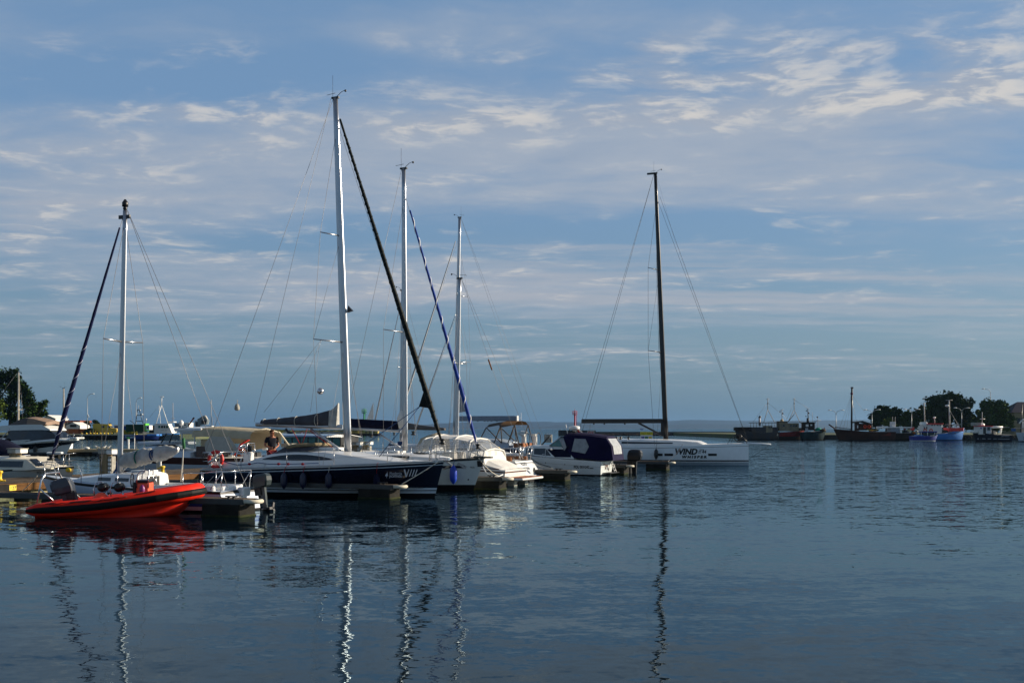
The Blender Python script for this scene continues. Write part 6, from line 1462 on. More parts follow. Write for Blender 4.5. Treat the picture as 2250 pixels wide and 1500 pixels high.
m = MB(); xa, xb, xc = [gx(p, 318) - h.location.x for p in (91.5, 105, 123.2)]; m.loft([[(xa, -.3, z1 - .2), (xb, -.3, z2 + .12), (xc, -.3, z1 + .08), (xc, -.3, z1 + .22), (xb, -.3, z2 + .28), (xa, -.3, z1 - .04)], [(xa, 9.2, z1 - .2), (xb, 9.2, z2 + .12), (xc, 9.2, z1 + .08), (xc, 9.2, z1 + .22), (xb, 9.2, z2 + .28), (xa, 9.2, z1 - .04)]]); m.build('roof', WW, h)
for px in (98.5, 102, 106): x = gx(px, 318) - h.location.x; MB().box(x - .13, x + .13, -.03, .05, z1 - .35, z1 + .1).build('window', GLASS, h)
h = thing('brick_shed', 'long low building with a rust red roof right of the white house', 'building', (gx(150, 322), 322, 1.15))
blk(h, 'wall', mat('brown_wall', (.24, .16, .11), .85), 122, 175, 928, 940, 322, 8); blk(h, 'roof', ROOFR, 121.5, 175.5, 923.5, 928, 321.6, 9); blk(h, 'window', GLASS, 126, 137, 929, 934, 321.9, .1); blk(h, 'chimney', BLACK, 128, 132, 919.5, 923.5, 325, 1); blk(h, 'chimney', WW, 133, 135, 920, 923.5, 325, 1)
h = thing('boat_shed', 'small white shed with a low gable and dark doorway behind the orange fence', 'shed', (gx(160, 310), 310, 1.15))
m = MB(); X_ = lambda p: gx(p, 310) - h.location.x; Z_ = lambda y: gz(y, 310) - 1.15
m.prism([(X_(145), 0), (X_(176), 0), (X_(176), Z_(934.5)), (X_(161), Z_(927.5)), (X_(145), Z_(934.5))], 0, 7); m.build('wall', WW, h); MB().box(X_(154), X_(168), -.05, .05, Z_(938), Z_(932.5)).build('doorway', BLACK, h)
m = MB(); m.loft([[(X_(138), 1, Z_(934)), (X_(146), -.2, Z_(927.6)), (X_(161), -.2, Z_(927)), (X_(161), -.2, Z_(927.6)), (X_(146), -.2, Z_(928.2)), (X_(138), 1, Z_(934.5))], [(X_(138), 7, Z_(934)), (X_(146), 7, Z_(927.6)), (X_(161), 7, Z_(927)), (X_(161), 7, Z_(927.6)), (X_(146), 7, Z_(928.2)), (X_(138), 7, Z_(934.5))]]); m.build('roof', mat('pale_sheet_roof', (.5, .52, .54), .6), h)
# yellow van, green trailer boat, blue container, yellow skip, forklift, white rubbish pile
YV = mat('yellow_van_paint', (.50, .33, .008), .4, coat=.3, var=.05)
v = thing('van', 'tall yellow delivery van parked on the left quay', 'van', (gx(233, 285), 285, 1.15))
X_ = lambda p: gx(p, 285) - v.location.x; Z_ = lambda y: gz(y, 285) - 1.15
m = MB(); m.prism([(X_(207), .35), (X_(259), .35), (X_(259.5), Z_(942.5)), (X_(256), Z_(940.6)), (X_(247), Z_(940)), (X_(244), Z_(935)), (X_(241), Z_(931.3)), (X_(209), Z_(930.5)), (X_(207), Z_(932))], -1.0, 1.0); m.build('body', YV, v)
for px in (217, 250): MB().lathe((X_(px), -1.03, .34), [(.34, 0), (.34, .2)], 14, axis='y').build('wheel', RUBBER, v)
for a, b, y0, y1 in ((226, 233, 935, 939.5),): MB().box(X_(a), X_(b), -1.02, -.99, Z_(y1), Z_(y0)).build('window', GLASS, v)
m = MB(); m.add([(X_(239), -1.01, Z_(935)), (X_(243), -1.01, Z_(935)), (X_(246), -1.01, Z_(939.5)), (X_(239), -1.01, Z_(939.5))], [(0, 1, 2, 3)]); m.build('window', GLASS, v)
m = MB(); m.add([(X_(244.1), -.9, Z_(935)), (X_(247.1), -.9, Z_(939.6)), (X_(247.1), .9, Z_(939.6)), (X_(244.1), .9, Z_(935))], [(0, 1, 2, 3)]); m.build('windscreen', GLASS, v)
MB().box(X_(259.2), X_(260), -.95, .95, .4, .62).build('bumper', BLACK, v); MB().box(X_(258.9), X_(259.7), -.85, -.5, Z_(944), Z_(943)).build('headlight', GEL, v); MB().box(X_(240), X_(244), -.4, .4, Z_(931), Z_(929.4)).build('roof_box', RUBBER, v)
tr = thing('trailer', 'dark green covered trailer behind the lamp on the left quay', 'trailer', (gx(195, 283), 283, 1.15)); X_ = lambda p: gx(p, 283) - tr.location.x
m = MB(); m.loft([[(X_(183), -.8, .5), (X_(183), .8, .5), (X_(184), .8, .7), (X_(184), -.8, .7)], [(X_(196), -.9, .4), (X_(196), .9, .4), (X_(197), .5, 1.6), (X_(197), -.5, 1.6)], [(X_(206), -.9, .4), (X_(206), .9, .4), (X_(206), .6, 1.3), (X_(206), -.6, 1.3)]]); m.build('cover', mat('dark_green_tarp', (.015, .03, .015), .8), tr)
for px in (190, 202): MB().lathe((X_(px), -.85, .3), [(.3, 0), (.3, .2)], 12, axis='y').build('wheel', RUBBER, tr)
ct = thing('container', 'blue container with a pale roof behind the mast on the left quay', 'container', (gx(265, 292), 292, 1.15))
blk(ct, 'body', mat('container_blue', (.012, .05, .22), .6, var=.15), 251, 281, 935.5, 947, 292, 2.4); blk(ct, 'roof', WW, 250, 281, 933, 935.5, 291.9, 2.6); blk(ct, 'door', mat('container_navy', (.006, .02, .09), .6), 257, 271, 936.5, 946.5, 291.9, .1)
sk = thing('skip', 'yellow-green open skip on the quay right of the small boat mast', 'skip', (gx(285, 272), 272, 1.15))
X_ = lambda p: gx(p, 272) - sk.location.x
m = MB(); m.prism([(X_(273), .0), (X_(298), .0), (X_(301), 1.0), (X_(270), 1.0)], -.8, .8); m.build('body', mat('skip_yellow', (.20, .15, .015), .8, var=.3), sk); MB().box(X_(270), X_(301), -.85, .85, 1.0, 1.1).build('rim', mat('skip_rim', (.25, .20, .03), .7), sk)
fk = thing('hoist', 'bright yellow jib hoist at the edge of the quay', 'hoist', (gx(294, 268), 268, 1.15)); X_ = lambda p: gx(p, 268) - fk.location.x; Z_ = lambda y: gz(y, 268) - 1.15
m = MB(); m.beam((X_(289), 0, Z_(947)), (X_(303), 0, Z_(950.5)), .4, .35); m.beam((X_(290), 0, Z_(951)), (X_(294), 0, Z_(948)), .3, .25); m.build('jib', YEL, fk); MB().box(X_(297), X_(301), -.25, .25, Z_(956), Z_(950)).build('mast', YEL, fk)
for k, (px, sc) in enumerate(((277, 1.0), (290, .85))):
    n = thing('green_net_bale', ['left bright green bale of netting on the far fishing boat', 'right bright green bale of netting on the far fishing boat'][k], 'net', (gx(px + 1.5, 268), 268.4, gz(945.5, 268)), 0, 'green net bales'); MB().ball((0, 0, 0), .42 * sc, 10, 6, sc=(1, .8, 1.1)).build('bale', mat('net_green', (.02, .30, .05), .9, bump=.5), n)
sg = thing('marker_sign', 'white information board on a post behind the pontoon pedestal', 'sign', (gx(286, 118), 118, .3)); X_ = lambda p: gx(p, 118) - sg.location.x; Z_ = lambda y: gz(y, 118) - .3
MB().box(X_(275.5), X_(295), -.03, .03, Z_(962), Z_(955.5)).build('board', mat('board_blue_white', (.22, .30, .40), .6), sg); MB().box(X_(277), X_(293.5), -.045, -.03, Z_(958.5), Z_(957)).build('text_band', NAVYC, sg); MB().box(X_(295), X_(296), -.04, .04, 0, Z_(952)).build('post', LAMPW, sg)
MB().box(X_(280), X_(283.5), -.1, .1, .2, Z_(963)).build('post', LAMPW, sg); MB().ball((X_(282), 0, Z_(962)), .16, 8, 5, sc=(1.3, 1, .8)).build('green_light', mat('signal_green', (.02, .35, .06), .5), sg)

# ---- lamps
LAMP = mat('lamp_grey', (.28, .30, .31), .5, .3)
def lamp(px, ytop, ybase, Y, arms, label, grp, al=1.1):
    z0, z1 = gz(ybase, Y), gz(ytop, Y)
    o = thing('street_lamp', label, 'street lamp', (gx(px, Y), Y, z0), 0, grp); h = z1 - z0
    MB().tube([(0, 0, 0), (0, 0, h - 1.1)], [.11, .07], 8).build('pole', LAMP, o)
    for s in arms:
        MB().tube([(0, 0, h - 1.15), (s * .12, 0, h - .6), (s * .45, 0, h - .2), (s * al, 0, h)], .05, 6).build('arm', LAMP, o)
        MB().ball((s * (al + .35), 0, h + .03), .2, 8, 5, sc=(2.3, .9, .55)).build('lamp_head', LAMPW, o)
    return o
lamp(192, 865, 952, 285, (1,), 'tall single lamp with a camera beside the trailer on the left quay', 'street lamps on the left quay', 1.0)
cm = MB(); cm.ball((0.15, 0, 4.6), .16, 8, 5); cm.box(.05, .4, -.1, .1, 4.1, 4.35, b=.03); cm.build('camera', GEL, bpy.data.objects['street_lamp'])
lamp(299, 874, 955, 285, (1,), 'shorter single lamp beside the green fishing boat', 'street lamps on the left quay', .7)
RG = 'street lamps on the right quay'
lamp(1837, 901, 950, 275, (-1, 1), 'double lamp left of the dark brown wooden ship mast', RG, 1.2); lamp(1916, 900, 950, 275, (-1, 1), 'double lamp at the left edge of the right-hand trees', RG, 1.3)
lamp(2003, 899, 950, 272, (-1, 1), 'double lamp between the two rounded trees', RG, 1.3); lamp(2113, 896, 950, 275, (-1, 1), 'double lamp in front of the largest right-hand tree', RG, 1.2)
lamp(2176.5, 854, 950, 285, (-1,), 'tallest lamp rising behind the bush at the right', RG, 1.5)

# ---- trees
def tree(name, label, Y, zb, blobs, n, m, trunk, seed, size=.55, grp='trees along the shore', droop=0.0):
    rnd = random.Random(seed); tx = gx(trunk[0], Y)
    o = thing(name, label, 'tree' if 'bush' not in name else 'bush', (tx, Y, zb), 0, grp)
    c = MB(); tot = sum(b[2] * b[3] for b in blobs); s = Y / F
    for bx, by, rx, ry in blobs:
        cx, cz = gx(bx, Y) - tx, gz(by, Y) - zb; RX, RZ = rx * s, ry * s; RY = (RX + RZ) / 2; k = int(n * rx * ry / tot)
        k = int(k * 1.3); nc = max(5, int(k / 75)); cl = []
        for _ in range(nc):
            u = Vector((rnd.gauss(0, 1), rnd.gauss(0, 1), rnd.gauss(0, 1))).normalized() * rnd.uniform(.45, .92)
            cl.append((Vector((cx + u.x * RX, u.y * RY, cz + u.z * RZ)), rnd.uniform(.10, .42) * min(RX, RZ) + .25))
        for _ in range(k):
            q, r = cl[rnd.randrange(nc)]
            p = q + Vector((rnd.gauss(0, .55), rnd.gauss(0, .55), rnd.gauss(0, .5) - droop * abs(rnd.gauss(0, 1)))) * r
            if p.z < .15: continue
            a = Vector((rnd.gauss(0, 1), rnd.gauss(0, 1), rnd.gauss(0, .6))).normalized(); b = a.orthogonal().normalized(); w = size * .82 * rnd.uniform(.5, 1.2)
            e = a.cross(b); b = b * math.cos(1.1) + e * math.sin(1.1)
            c.add([p - a * w, p + b * w * .5, p + a * w, p - b * w * .5], [(0, 1, 2, 3)])
    c.build('crown', m, o)
    t = MB(); top = max(gz(by, Y) - zb for _, by, _, _ in blobs); tr = trunk[1]
    t.tube([(0, 0, -.3), (.1, 0, top * .35), (-.1, 0, top * .7)], [tr, tr * .7, tr * .3], 8); t.build('trunk', BARK, o)
    for bx, by, rx, ry in blobs[:4]:
        cx, cz = gx(bx, Y) - tx, gz(by, Y) - zb; MB().tube([(.1, 0, top * .3), (cx * .5, .2, lerp(top * .3, cz, .6)), (cx, .3, cz)], [tr * .5, tr * .3, .04], 6).build('limb', BARK, o)
    return o
tree('willow_tree', 'tall dark drooping tree at the left edge with the pale mast before it', 300, 1.15, [(20, 832, 30, 26), (48, 862, 22, 24), (10, 870, 24, 34), (66, 890, 14, 22), (35, 905, 26, 22), (-10, 830, 20, 30), (52, 845, 14, 12)], 7000, LEAFD, (22, .55), 11, .5, droop=.5)
tree('broadleaf_tree', 'lower mid-green tree reaching right towards the white gabled house', 310, 1.15, [(78, 900, 20, 18), (92, 885, 14, 10), (70, 915, 22, 16), (98, 908, 10, 8), (60, 880, 10, 16)], 3800, LEAF, (74, .35), 12, .5)
tree('broadleaf_tree', 'yellow-green tree low at the very left edge of the photo', 290, 1.15, [(-4, 895, 15, 26), (-20, 890, 18, 30)], 2200, LEAFY, (-8, .3), 13, .5)
tree('bush', 'left small round bush behind the yellow van', 325, 1.15, [(192, 931, 8, 6), (186, 935, 6, 4)], 500, LEAF, (191, .12), 14, .4); tree('bush', 'small bush just left of the yellow van roof', 325, 1.15, [(210, 930, 7, 6)], 420, LEAFD, (209, .12), 15, .4)
RT = 1.1
tree('broadleaf_tree', 'rounded dark tree right of the brown wooden ship', 285, RT, [(1945, 912, 24, 17), (1928, 918, 14, 20), (1966, 905, 10, 10), (1938, 900, 16, 8), (1962, 922, 16, 18)], 5200, LEAFD, (1948, .45), 21)
tree('broadleaf_tree', 'largest dome-shaped dark tree behind the blue trawler', 288, RT, [(2085, 895, 44, 30), (2050, 885, 20, 16), (2120, 890, 20, 16), (2085, 875, 30, 11), (2060, 915, 30, 26), (2110, 912, 26, 26)], 10500, LEAFD, (2086, .6), 22)
tree('broadleaf_tree', 'lighter green tree filling the gap between the two dark domes', 296, RT, [(1990, 918, 20, 16), (2020, 915, 16, 16), (2005, 930, 30, 14), (1975, 908, 10, 8), (2028, 903, 8, 10)], 4200, LEAF, (2005, .35), 23)
tree('broadleaf_tree', 'dense ragged tree left of the dark-roofed house', 280, RT, [(2185, 905, 28, 26), (2165, 888, 10, 9), (2200, 925, 26, 20), (2180, 930, 30, 20), (2195, 892, 16, 14), (2215, 935, 12, 14)], 7500, LEAF, (2188, .45), 24)
tree('bush', 'pale green bush between the largest dome tree and the ragged tree', 292, RT, [(2140, 925, 18, 15), (2150, 910, 9, 10), (2125, 935, 16, 10)], 2200, LEAFY, (2140, .2), 25); tree('bush', 'yellow-green bush in front of the rounded dark tree', 280, RT, [(1952, 930, 14, 10), (1962, 935, 10, 8)], 900, LEAFY, (1955, .15), 26, .4)

# ---- right quay
QR = 268.0
qr = MB(); qr.box(gx(1690, QR), 330, QR + .4, QR + 160, -1.2, 1.05); tag(qr.build('quay_ground', GROUND), 'quay yard under the trees on the right', kind='structure')
q2 = thing('quay_wall', 'dark quay wall on the right behind the fishing boats', 'quay', (gx(1690, QR), QR, 0)); MB().box(0, 260, -.1, .38, -1, .95).build('wall', QUAYD, q2); MB().box(-.1, 260, -.2, .5, .95, 1.1).build('coping', mat('dark_coping', (.05, .048, .042), .9, var=.3, scale=.7), q2)
t2 = None
for k, px in enumerate((2124, 2132, 2219, 2227)): q = dup(t0, (gx(px, 267), 267.4, .45), None, ORD[k] + ' black tyre from the left on the right quay wall', 'tyres on the right quay wall')
rl2 = thing('railing', 'grey railing with parked bicycles on the right quay', 'railing', (gx(1812, 272), 272, 1.08))
for k in range(14): MB().box(k * .35 - .02, k * .35 + .02, -.03, .03, 0, 1.1).build('post', LAMP, rl2)
for z in (.35, .7, 1.08): MB().box(-.05, 4.6, -.03, .03, z - .03, z + .03).build('rail', LAMP, rl2)
hs = thing('house', 'beige house with a dark hipped roof at the right edge', 'house', (gx(2245, 290), 290, 1.05)); X_ = lambda p: gx(p, 290) - hs.location.x; Z_ = lambda y: gz(y, 290) - 1.05
MB().box(X_(2228), X_(2300), 0, 8, 0, Z_(905)).build('wall', mat('beige_wall', (.22, .19, .12), .85, var=.1), hs)
m = MB(); m.add([(X_(2220), -.6, Z_(906)), (X_(2310), -.6, Z_(906)), (X_(2310), 8.6, Z_(906)), (X_(2220), 8.6, Z_(906)), (X_(2250), 4, Z_(882)), (X_(2290), 4, Z_(882))], [(0, 1, 5, 4), (1, 2, 5), (2, 3, 4, 5), (3, 0, 4), (3, 2, 1, 0)]); m.build('roof', mat('slate_roof', (.02, .02, .035), .7, var=.2), hs)
MB().box(X_(2235), X_(2242), -.04, .04, Z_(930), Z_(918)).build('window', GLASS, hs)
for nm, lb, px0, px1, y0, y1, m_ in (('utility_box', 'beige cabinet on the right quay edge', 1993, 2001, 943, 951, mat('cabinet_beige', (.30, .27, .16), .8)), ('utility_box', 'red board on the quay left of the small blue boat', 2002, 2009, 938, 945, RED), ('utility_box', 'blue box behind the dark trawler at the right', 2224, 2232, 941, 947, mat('box_blue', (.02, .08, .25), .7))):
    o = thing(nm, lb, 'cabinet', (gx((px0 + px1) / 2, 271), 271, 1.1)); blk(o, 'body', m_, px0, px1, y0, y1, 271, .6); blk(o, 'lid', LAMP, px0 - .4, px1 + .4, y0 - .6, y0, 270.9, .8)

# ---- far boats
def fb(name, label, cat, px0, px1, ywl, ytop0, ytop1, colour, d=1, beam=3.6, rake=(.1, .35), rows=None, mats=None, mid=None, Y=None):
    # hull from photo column px0 to px1; d = +1 bow to the right; sheer rows at stern and bow
    Y = Y or CH * F / (ywl - HZ); x0, x1 = gx(px0, Y), gx(px1, Y); L_ = x1 - x0
    B = Boat(name, label, cat, 0, 0, Vector((d, .0, 0)), Y=Y, X=x0 if d > 0 else x1)
    za, zb_ = gz(ytop0, Y), gz(ytop1, Y)
    B.hull((0, -rake[0]), (L_ - rake[1] * zb_, rake[1]), beam, [(0, za), (.5, mid if mid else lerp(za, zb_, .3)), (1, zb_)], rows or [('s', 0, 0, 3), ('w', .12, 1, 1), ('w', -.4, 1, 1)], mats or [colour, ANTI], ftr=.85, nt=16, zb=-.5)
    B.Yd = Y; B.side = -1 if d > 0 else 1
    return B
def fbox(B, name, m, px0, px1, y0, y1, w=1.1, b=.04):
    a, c = B.P(px0, y1), B.P(px1, y0); return MB().box(min(a.x, c.x), max(a.x, c.x), -w, w, a.z, c.z, b=b).build(name, m, B.root)
def fwin(B, px0, px1, y0, y1, w=1.1, m=None, name='window'):
    a, c = B.P(px0, y1), B.P(px1, y0); s = B.side; return MB().box(min(a.x, c.x), max(a.x, c.x), s * (w + .0) - .02, s * (w + .0) + .02, a.z, c.z).build(name, m or GLASS, B.root)
def fbar(B, name, m, pts, r=.05, y=0.0): return MB().tube([B.P(px, py, y) for px, py in pts], r, 6).build(name, m, B.root)
RUST = mat('rusted_blue_steel', (.035, .045, .06), .9, col2=(.08, .06, .045), scale=.6, bump=.4); RUSTG = mat('peeling_beige', (.16, .14, .10), .9, col2=(.26, .22, .14), scale=1.2, bump=.4)
DKHULL = mat('tarred_hull', (.010, .008, .007), .8, col2=(.03, .02, .015), scale=.8); DKRED = mat('oxide_red_hull', (.16, .018, .015), .8, var=.3, scale=.8)
MAST_W = mat('worn_white_mast', (.34, .33, .31), .7, var=.2); ORANGE = mat('ring_orange', (.62, .06, .015), .6)
def aframe(B, px, ytop, ymid, l, r_, ybase, m=MAST_W):
    fbar(B, 'mast', m, [(px, ymid), (px, ytop)], .08); fbar(B, 'mast_leg', m, [(px, ymid), (l, ybase)], .07, .7); fbar(B, 'mast_leg', m, [(px, ymid), (r_, ybase)], .07, -.7); fbar(B, 'crosstree', m, [(px - 4, ytop + 3), (px + 4, ytop + 3)], .04)
    MB().ball(B.P(px, ytop + 12), .16, 6, 4).build('mast_lamp', BLACK, B.root)
def clutter(B, px0, px1, y, n, seed, w=1.2):
    rn = random.Random(seed); ms = [BLACK, PGREY, mat('net_brown', (.05, .035, .02), .95, bump=.5), mat('net_teal', (.02, .06, .05), .95), LAMPW, mat('crate_orange', (.30, .09, .02), .8), BL1_, RUST]
    for k in range(n):
        p = B.P(rn.uniform(px0, px1), y + rn.uniform(-1, 1)); s = rn.uniform(.2, .5); yy = rn.uniform(-w, w)
        if k % 3: MB().box(p.x - s, p.x + s, yy - s * .7, yy + s * .7, p.z - .3, p.z + s * rn.uniform(.5, 1.3), b=.06).build('deck_gear', ms[rn.randrange(8)], B.root)
        else: MB().ball((p.x, yy, p.z), s, 8, 5, sc=(1.4, 1, .8)).build('net_heap', ms[rn.randrange(4)], B.root)
BL1_ = mat('royal_blue', (.012, .022, .22), .5, var=.15)
# rusty trawler
B = fb('trawler', 'rusty blue-grey trawler with a white A-frame mast, leftmost on the right shore', 'trawler', 1613, 1708, 965.5, 948, 940, RUST, -1, mid=gz(951, 262), mats=[RUST, DKHULL])
fbox(B, 'wheelhouse', RUST, 1648, 1706, 938, 953, 1.5); fbox(B, 'deckhouse', RUSTG, 1680, 1694, 935, 950, 1.58); fbox(B, 'bridge_rail', RUST, 1648, 1704, 928, 929, 1.5, .01); fbox(B, 'bulwark', DKHULL, 1614, 1648, 938, 946, 1.2)
for k in range(9): fbar(B, 'rail_post', BLACK, [(1649 + k * 6.7, 929), (1649 + k * 6.7, 938)], .04, B.side * 1.45)
fbar(B, 'funnel', mat('pale_funnel', (.42, .38, .38), .6), [(1669, 935), (1669, 917)], .24); fbar(B, 'funnel_cap', BLACK, [(1668, 918), (1671, 914)], .28)
for px in (1685, 1690): fwin(B, px, px + 3, 937, 940, 1.6)
aframe(B, 1687, 874, 899, 1678, 1702, 928); fbar(B, 'stay', WIRE, [(1687, 884), (1730, 920)], .025); fbar(B, 'stay', WIRE, [(1687, 884), (1652, 930)], .025); MB().box(B.P(1702, 955).x, B.P(1708, 955).x + .0, B.side * 1.2 - .3, B.side * 1.2 + .3, .6, 1.3).build('net_bundle', BEIGEC, B.root) if False else None
fbox(B, 'yellow_bulk', BEIGEC, 1703, 1707, 950, 957, 1.55, .1)
clutter(B, 1618, 1648, 942, 7, 1)
# beige and red trawler
B = fb('trawler', 'trawler with beige deckhouse and dark red hull beside the rusty one', 'trawler', 1700, 1768, 965, 950, 945, DKRED, 1, rows=[('s', 0, 0, 2), ('w', .75, 1, 2), ('w', -.4, 1, 1)], mats=[DKRED, DKHULL], Y=266)
fbox(B, 'deckhouse', RUSTG, 1709, 1752, 929, 947, 1.4); fbox(B, 'wheelhouse', RUSTG, 1709, 1728, 925, 931, 1.3); fbar(B, 'funnel', mat('sand_funnel', (.40, .30, .17), .7), [(1719, 927), (1717, 921)], .35)
for px in (1717, 1733, 1739, 1744): fwin(B, px, px + 4, 933, 937, 1.42)
fbox(B, 'bridge_rail', BLACK, 1706, 1756, 926, 926.7, 1.4, .01); fbar(B, 'mast', MAST_W, [(1718.5, 922), (1718, 900)], .08); fbar(B, 'crosstree', MAST_W, [(1713, 902), (1722, 899)], .04); MB().ball(B.P(1720, 908), .2, 6, 4).build('mast_lamp', BLACK, B.root); MB().ball(B.P(1714, 904), .15, 6, 4).build('mast_lamp', BLACK, B.root)
aframe(B, 1745, 874, 900, 1732, 1757, 926); fbar(B, 'stay', WIRE, [(1745, 878), (1775, 896)], .025); fbar(B, 'stay', WIRE, [(1745, 884), (1728, 922)], .025); fbar(B, 'derrick', BLACK, [(1748, 906), (1732, 926)], .07)
clutter(B, 1752, 1766, 944, 5, 2)
# dark green trawler
B = fb('trawler', 'dark trawler with a teal deck tank left of the double lamp', 'trawler', 1762, 1816, 965.5, 949, 944, DKHULL, 1, mats=[mat('dark_teal_hull', (.012, .03, .035), .8, var=.3), DKHULL], Y=264)
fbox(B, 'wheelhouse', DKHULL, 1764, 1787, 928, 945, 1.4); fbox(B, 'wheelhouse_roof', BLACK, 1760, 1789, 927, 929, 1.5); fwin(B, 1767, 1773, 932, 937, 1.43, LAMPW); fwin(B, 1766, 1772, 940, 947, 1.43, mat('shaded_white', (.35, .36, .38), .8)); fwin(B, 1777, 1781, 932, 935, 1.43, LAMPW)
fbar(B, 'mast', BLACK, [(1776, 928), (1775, 898)], .1); fbar(B, 'crosstree', MAST_W, [(1771, 897), (1780, 897)], .04); fbar(B, 'funnel', BLACK, [(1775, 930), (1775, 918)], .3); MB().ball(B.P(1777, 907), .2, 6, 4).build('mast_lamp', BLACK, B.root); MB().ball(B.P(1772, 902), .15, 6, 4).build('mast_lamp', BLACK, B.root); MB().ball(B.P(1771, 914), .15, 6, 4).build('mast_lamp', BLACK, B.root)
MB().ball(B.P(1798, 944), .65, 10, 6, sc=(1.3, 1, .8)).build('deck_tank', mat('teal_tank', (.01, .22, .14), .6), B.root); fbar(B, 'antenna_pole', MAST_W, [(1785, 930), (1785, 905)], .04); fbar(B, 'derrick', MAST_W, [(1787, 925), (1804, 923)], .05); fbar(B, 'post', MAST_W, [(1797, 944), (1797, 916)], .05); MB().ball(B.P(1796, 916), .2, 6, 4).build('ball_mark', BLACK, B.root); fbar(B, 'stay', WIRE, [(1776, 906), (1797, 924)], .02)
clutter(B, 1788, 1812, 945, 7, 3)
# wooden ship
WOODS = mat('ship_brown', (.030, .012, .008), .8, col2=(.055, .022, .014), scale=.8)
B = fb('wooden_ship', 'dark brown wooden excursion ship with a tall bare mast and an orange-ringed wheelhouse', 'ship', 1831, 1962, 967, 948, 942, WOODS, -1, beam=4.6, mid=gz(948, 250), rake=(.0, .5), mats=[WOODS, DKHULL])
fbar(B, 'mast', BLACK, [(1871, 950), (1872, 851)], .2); MB().box(B.P(1872, 853).x - .25, B.P(1872, 853).x + .25, -.2, .2, B.P(1872, 853).z, B.P(1872, 850).z).build('mast_cap', BLACK, B.root); fbar(B, 'mast_band', mat('plum_band', (.06, .01, .03), .7), [(1871.5, 862), (1871.5, 867)], .27)
fbar(B, 'bowsprit', WOODS, [(1834, 941), (1821, 932)], .16); fbox(B, 'wheelhouse', WOODS, 1885, 1911, 930, 945, 1.4)
m = MB(); a = [B.P(*q) for q in ((1877, 926), (1890, 924), (1913, 931), (1913, 933), (1890, 926.5), (1878, 929))]; m.loft([[(p.x, y, p.z) for p in a] for y in (-1.7, 1.7)]); m.build('wheelhouse_roof', BLACK, B.root); fbox(B, 'wheelhouse_post', WOODS, 1881, 1884, 928, 946, 1.3); fwin(B, 1879.5, 1881.5, 934, 940, 1.35, LAMPW)
for px in (1896, 1905): c = B.P(px, 937); MB().torus((c.x, B.side * 1.48, c.z), .28, .09, 16, 6, axis='y').build('life_ring', ORANGE, B.root)
for k in range(14): fbar(B, 'rail_post', WOODS, [(1836 + k * 2.7, 938 + k * .35), (1836 + k * 2.7, 944 + k * .3)], .05, B.side * 1.7)
fbar(B, 'rail', WOODS, [(1835, 937.5), (1873, 942.5)], .06, B.side * 1.7)
for a in ((1871, 868), (1873, 868)): pass
for px, py in ((1845, 940), (1853, 942), (1860, 944), (1885, 944), (1900, 905)): fbar(B, 'shroud', WIRE, [(1871, 866), (px, py)], .02)
fbox(B, 'stern_panel', mat('panel_red_brown', (.11, .02, .012), .8), 1928, 1951, 950, 957, 2.1, .02); B.text('PIRAT', B.P(1902, 945).x if B.side < 0 else B.P(1900, 945).x, B.P(1900, 945.5).z, .34, B.side, YEL, yfun=lambda x, z: 1.45, width=2.2)
clutter(B, 1912, 1930, 945, 6, 4)
# white-topped workboat
B = fb('workboat', 'low dark workboat with white roof rolls and a grey cabin under the rounded tree', 'workboat', 1950, 2014, 967, 951, 950, DKHULL, 1, beam=4)
fbox(B, 'cabin', mat('grey_cabin', (.20, .23, .26), .7), 1953, 1972, 940, 951, 1.4); fbox(B, 'cabin_roof', LAMPW, 1950, 1998, 937.6, 939.6, 1.6); fbox(B, 'roof_roll', LAMPW, 1926, 1936, 936.5, 940.5, .8, .2); fbox(B, 'roof_roll', LAMPW, 1938, 1951, 936, 940.5, .8, .2); fbox(B, 'mast_tower', mat('tower_white', (.45, .46, .47), .7), 1957, 1966, 926, 938, .6)
for px in (1961, 1967): fbar(B, 'antenna', MAST_W, [(px, 928), (px, 915)], .05)
fbox(B, 'rail', MAST_W, 1973, 2000, 940, 941, 1.6, .01); fbox(B, 'locker', LAMPW, 1973, 1977, 943, 951, 1.5)
RJ = mat('red_jacket', (.40, .02, .03), .85)
p_ = B.P(1984, 952); person('person in a red jacket standing on the low dark workboat', B.world((p_.x, -1.0, p_.z - .1)), -1.3, 1.75, False, RJ, SHIRT)
p_ = at(1811, 952.5, 272); person('person in a maroon top standing by the right quay railing', (p_.x, p_.y, 1.1), -1.6, 1.75, False, mat('maroon_top', (.12, .015, .03), .85), SHIRT)
clutter(B, 1974, 2010, 949, 9, 5)
# small blue boat
BL1 = mat('royal_blue', (.012, .022, .22), .5, var=.15); BL2 = mat('sky_blue_hull', (.03, .17, .50), .5, var=.12)
B = fb('fishing_boat', 'small dark blue fishing boat with a windowed canopy in front of the bright blue trawler', 'fishing boat', 2002, 2060, 968.3, 957.5, 955.5, BL1, 1, beam=2.6, mats=[BL1, LAMPW])
fbox(B, 'bulwark', BL2, 2012, 2026, 955, 959, 1.0); fbox(B, 'canopy_roof', BL1, 2022, 2056, 947, 949.5, 1.1, .06); fbox(B, 'canopy_glass', GLASS, 2024, 2054, 949.5, 957, 1.0)
for px in (2024, 2038, 2054): fbar(B, 'canopy_post', LAMPW, [(px, 949), (px, 957)], .06, -1.02)
fbar(B, 'canopy_sill', LAMPW, [(2023, 958), (2038, 957.5), (2052, 956.5)], .08, -1.05); MB().ball(B.P(2014, 948), .35, 8, 6).build('net_drum', PGREY, B.root); fbar(B, 'drum_post', PGREY, [(2014, 950), (2014, 957)], .12)
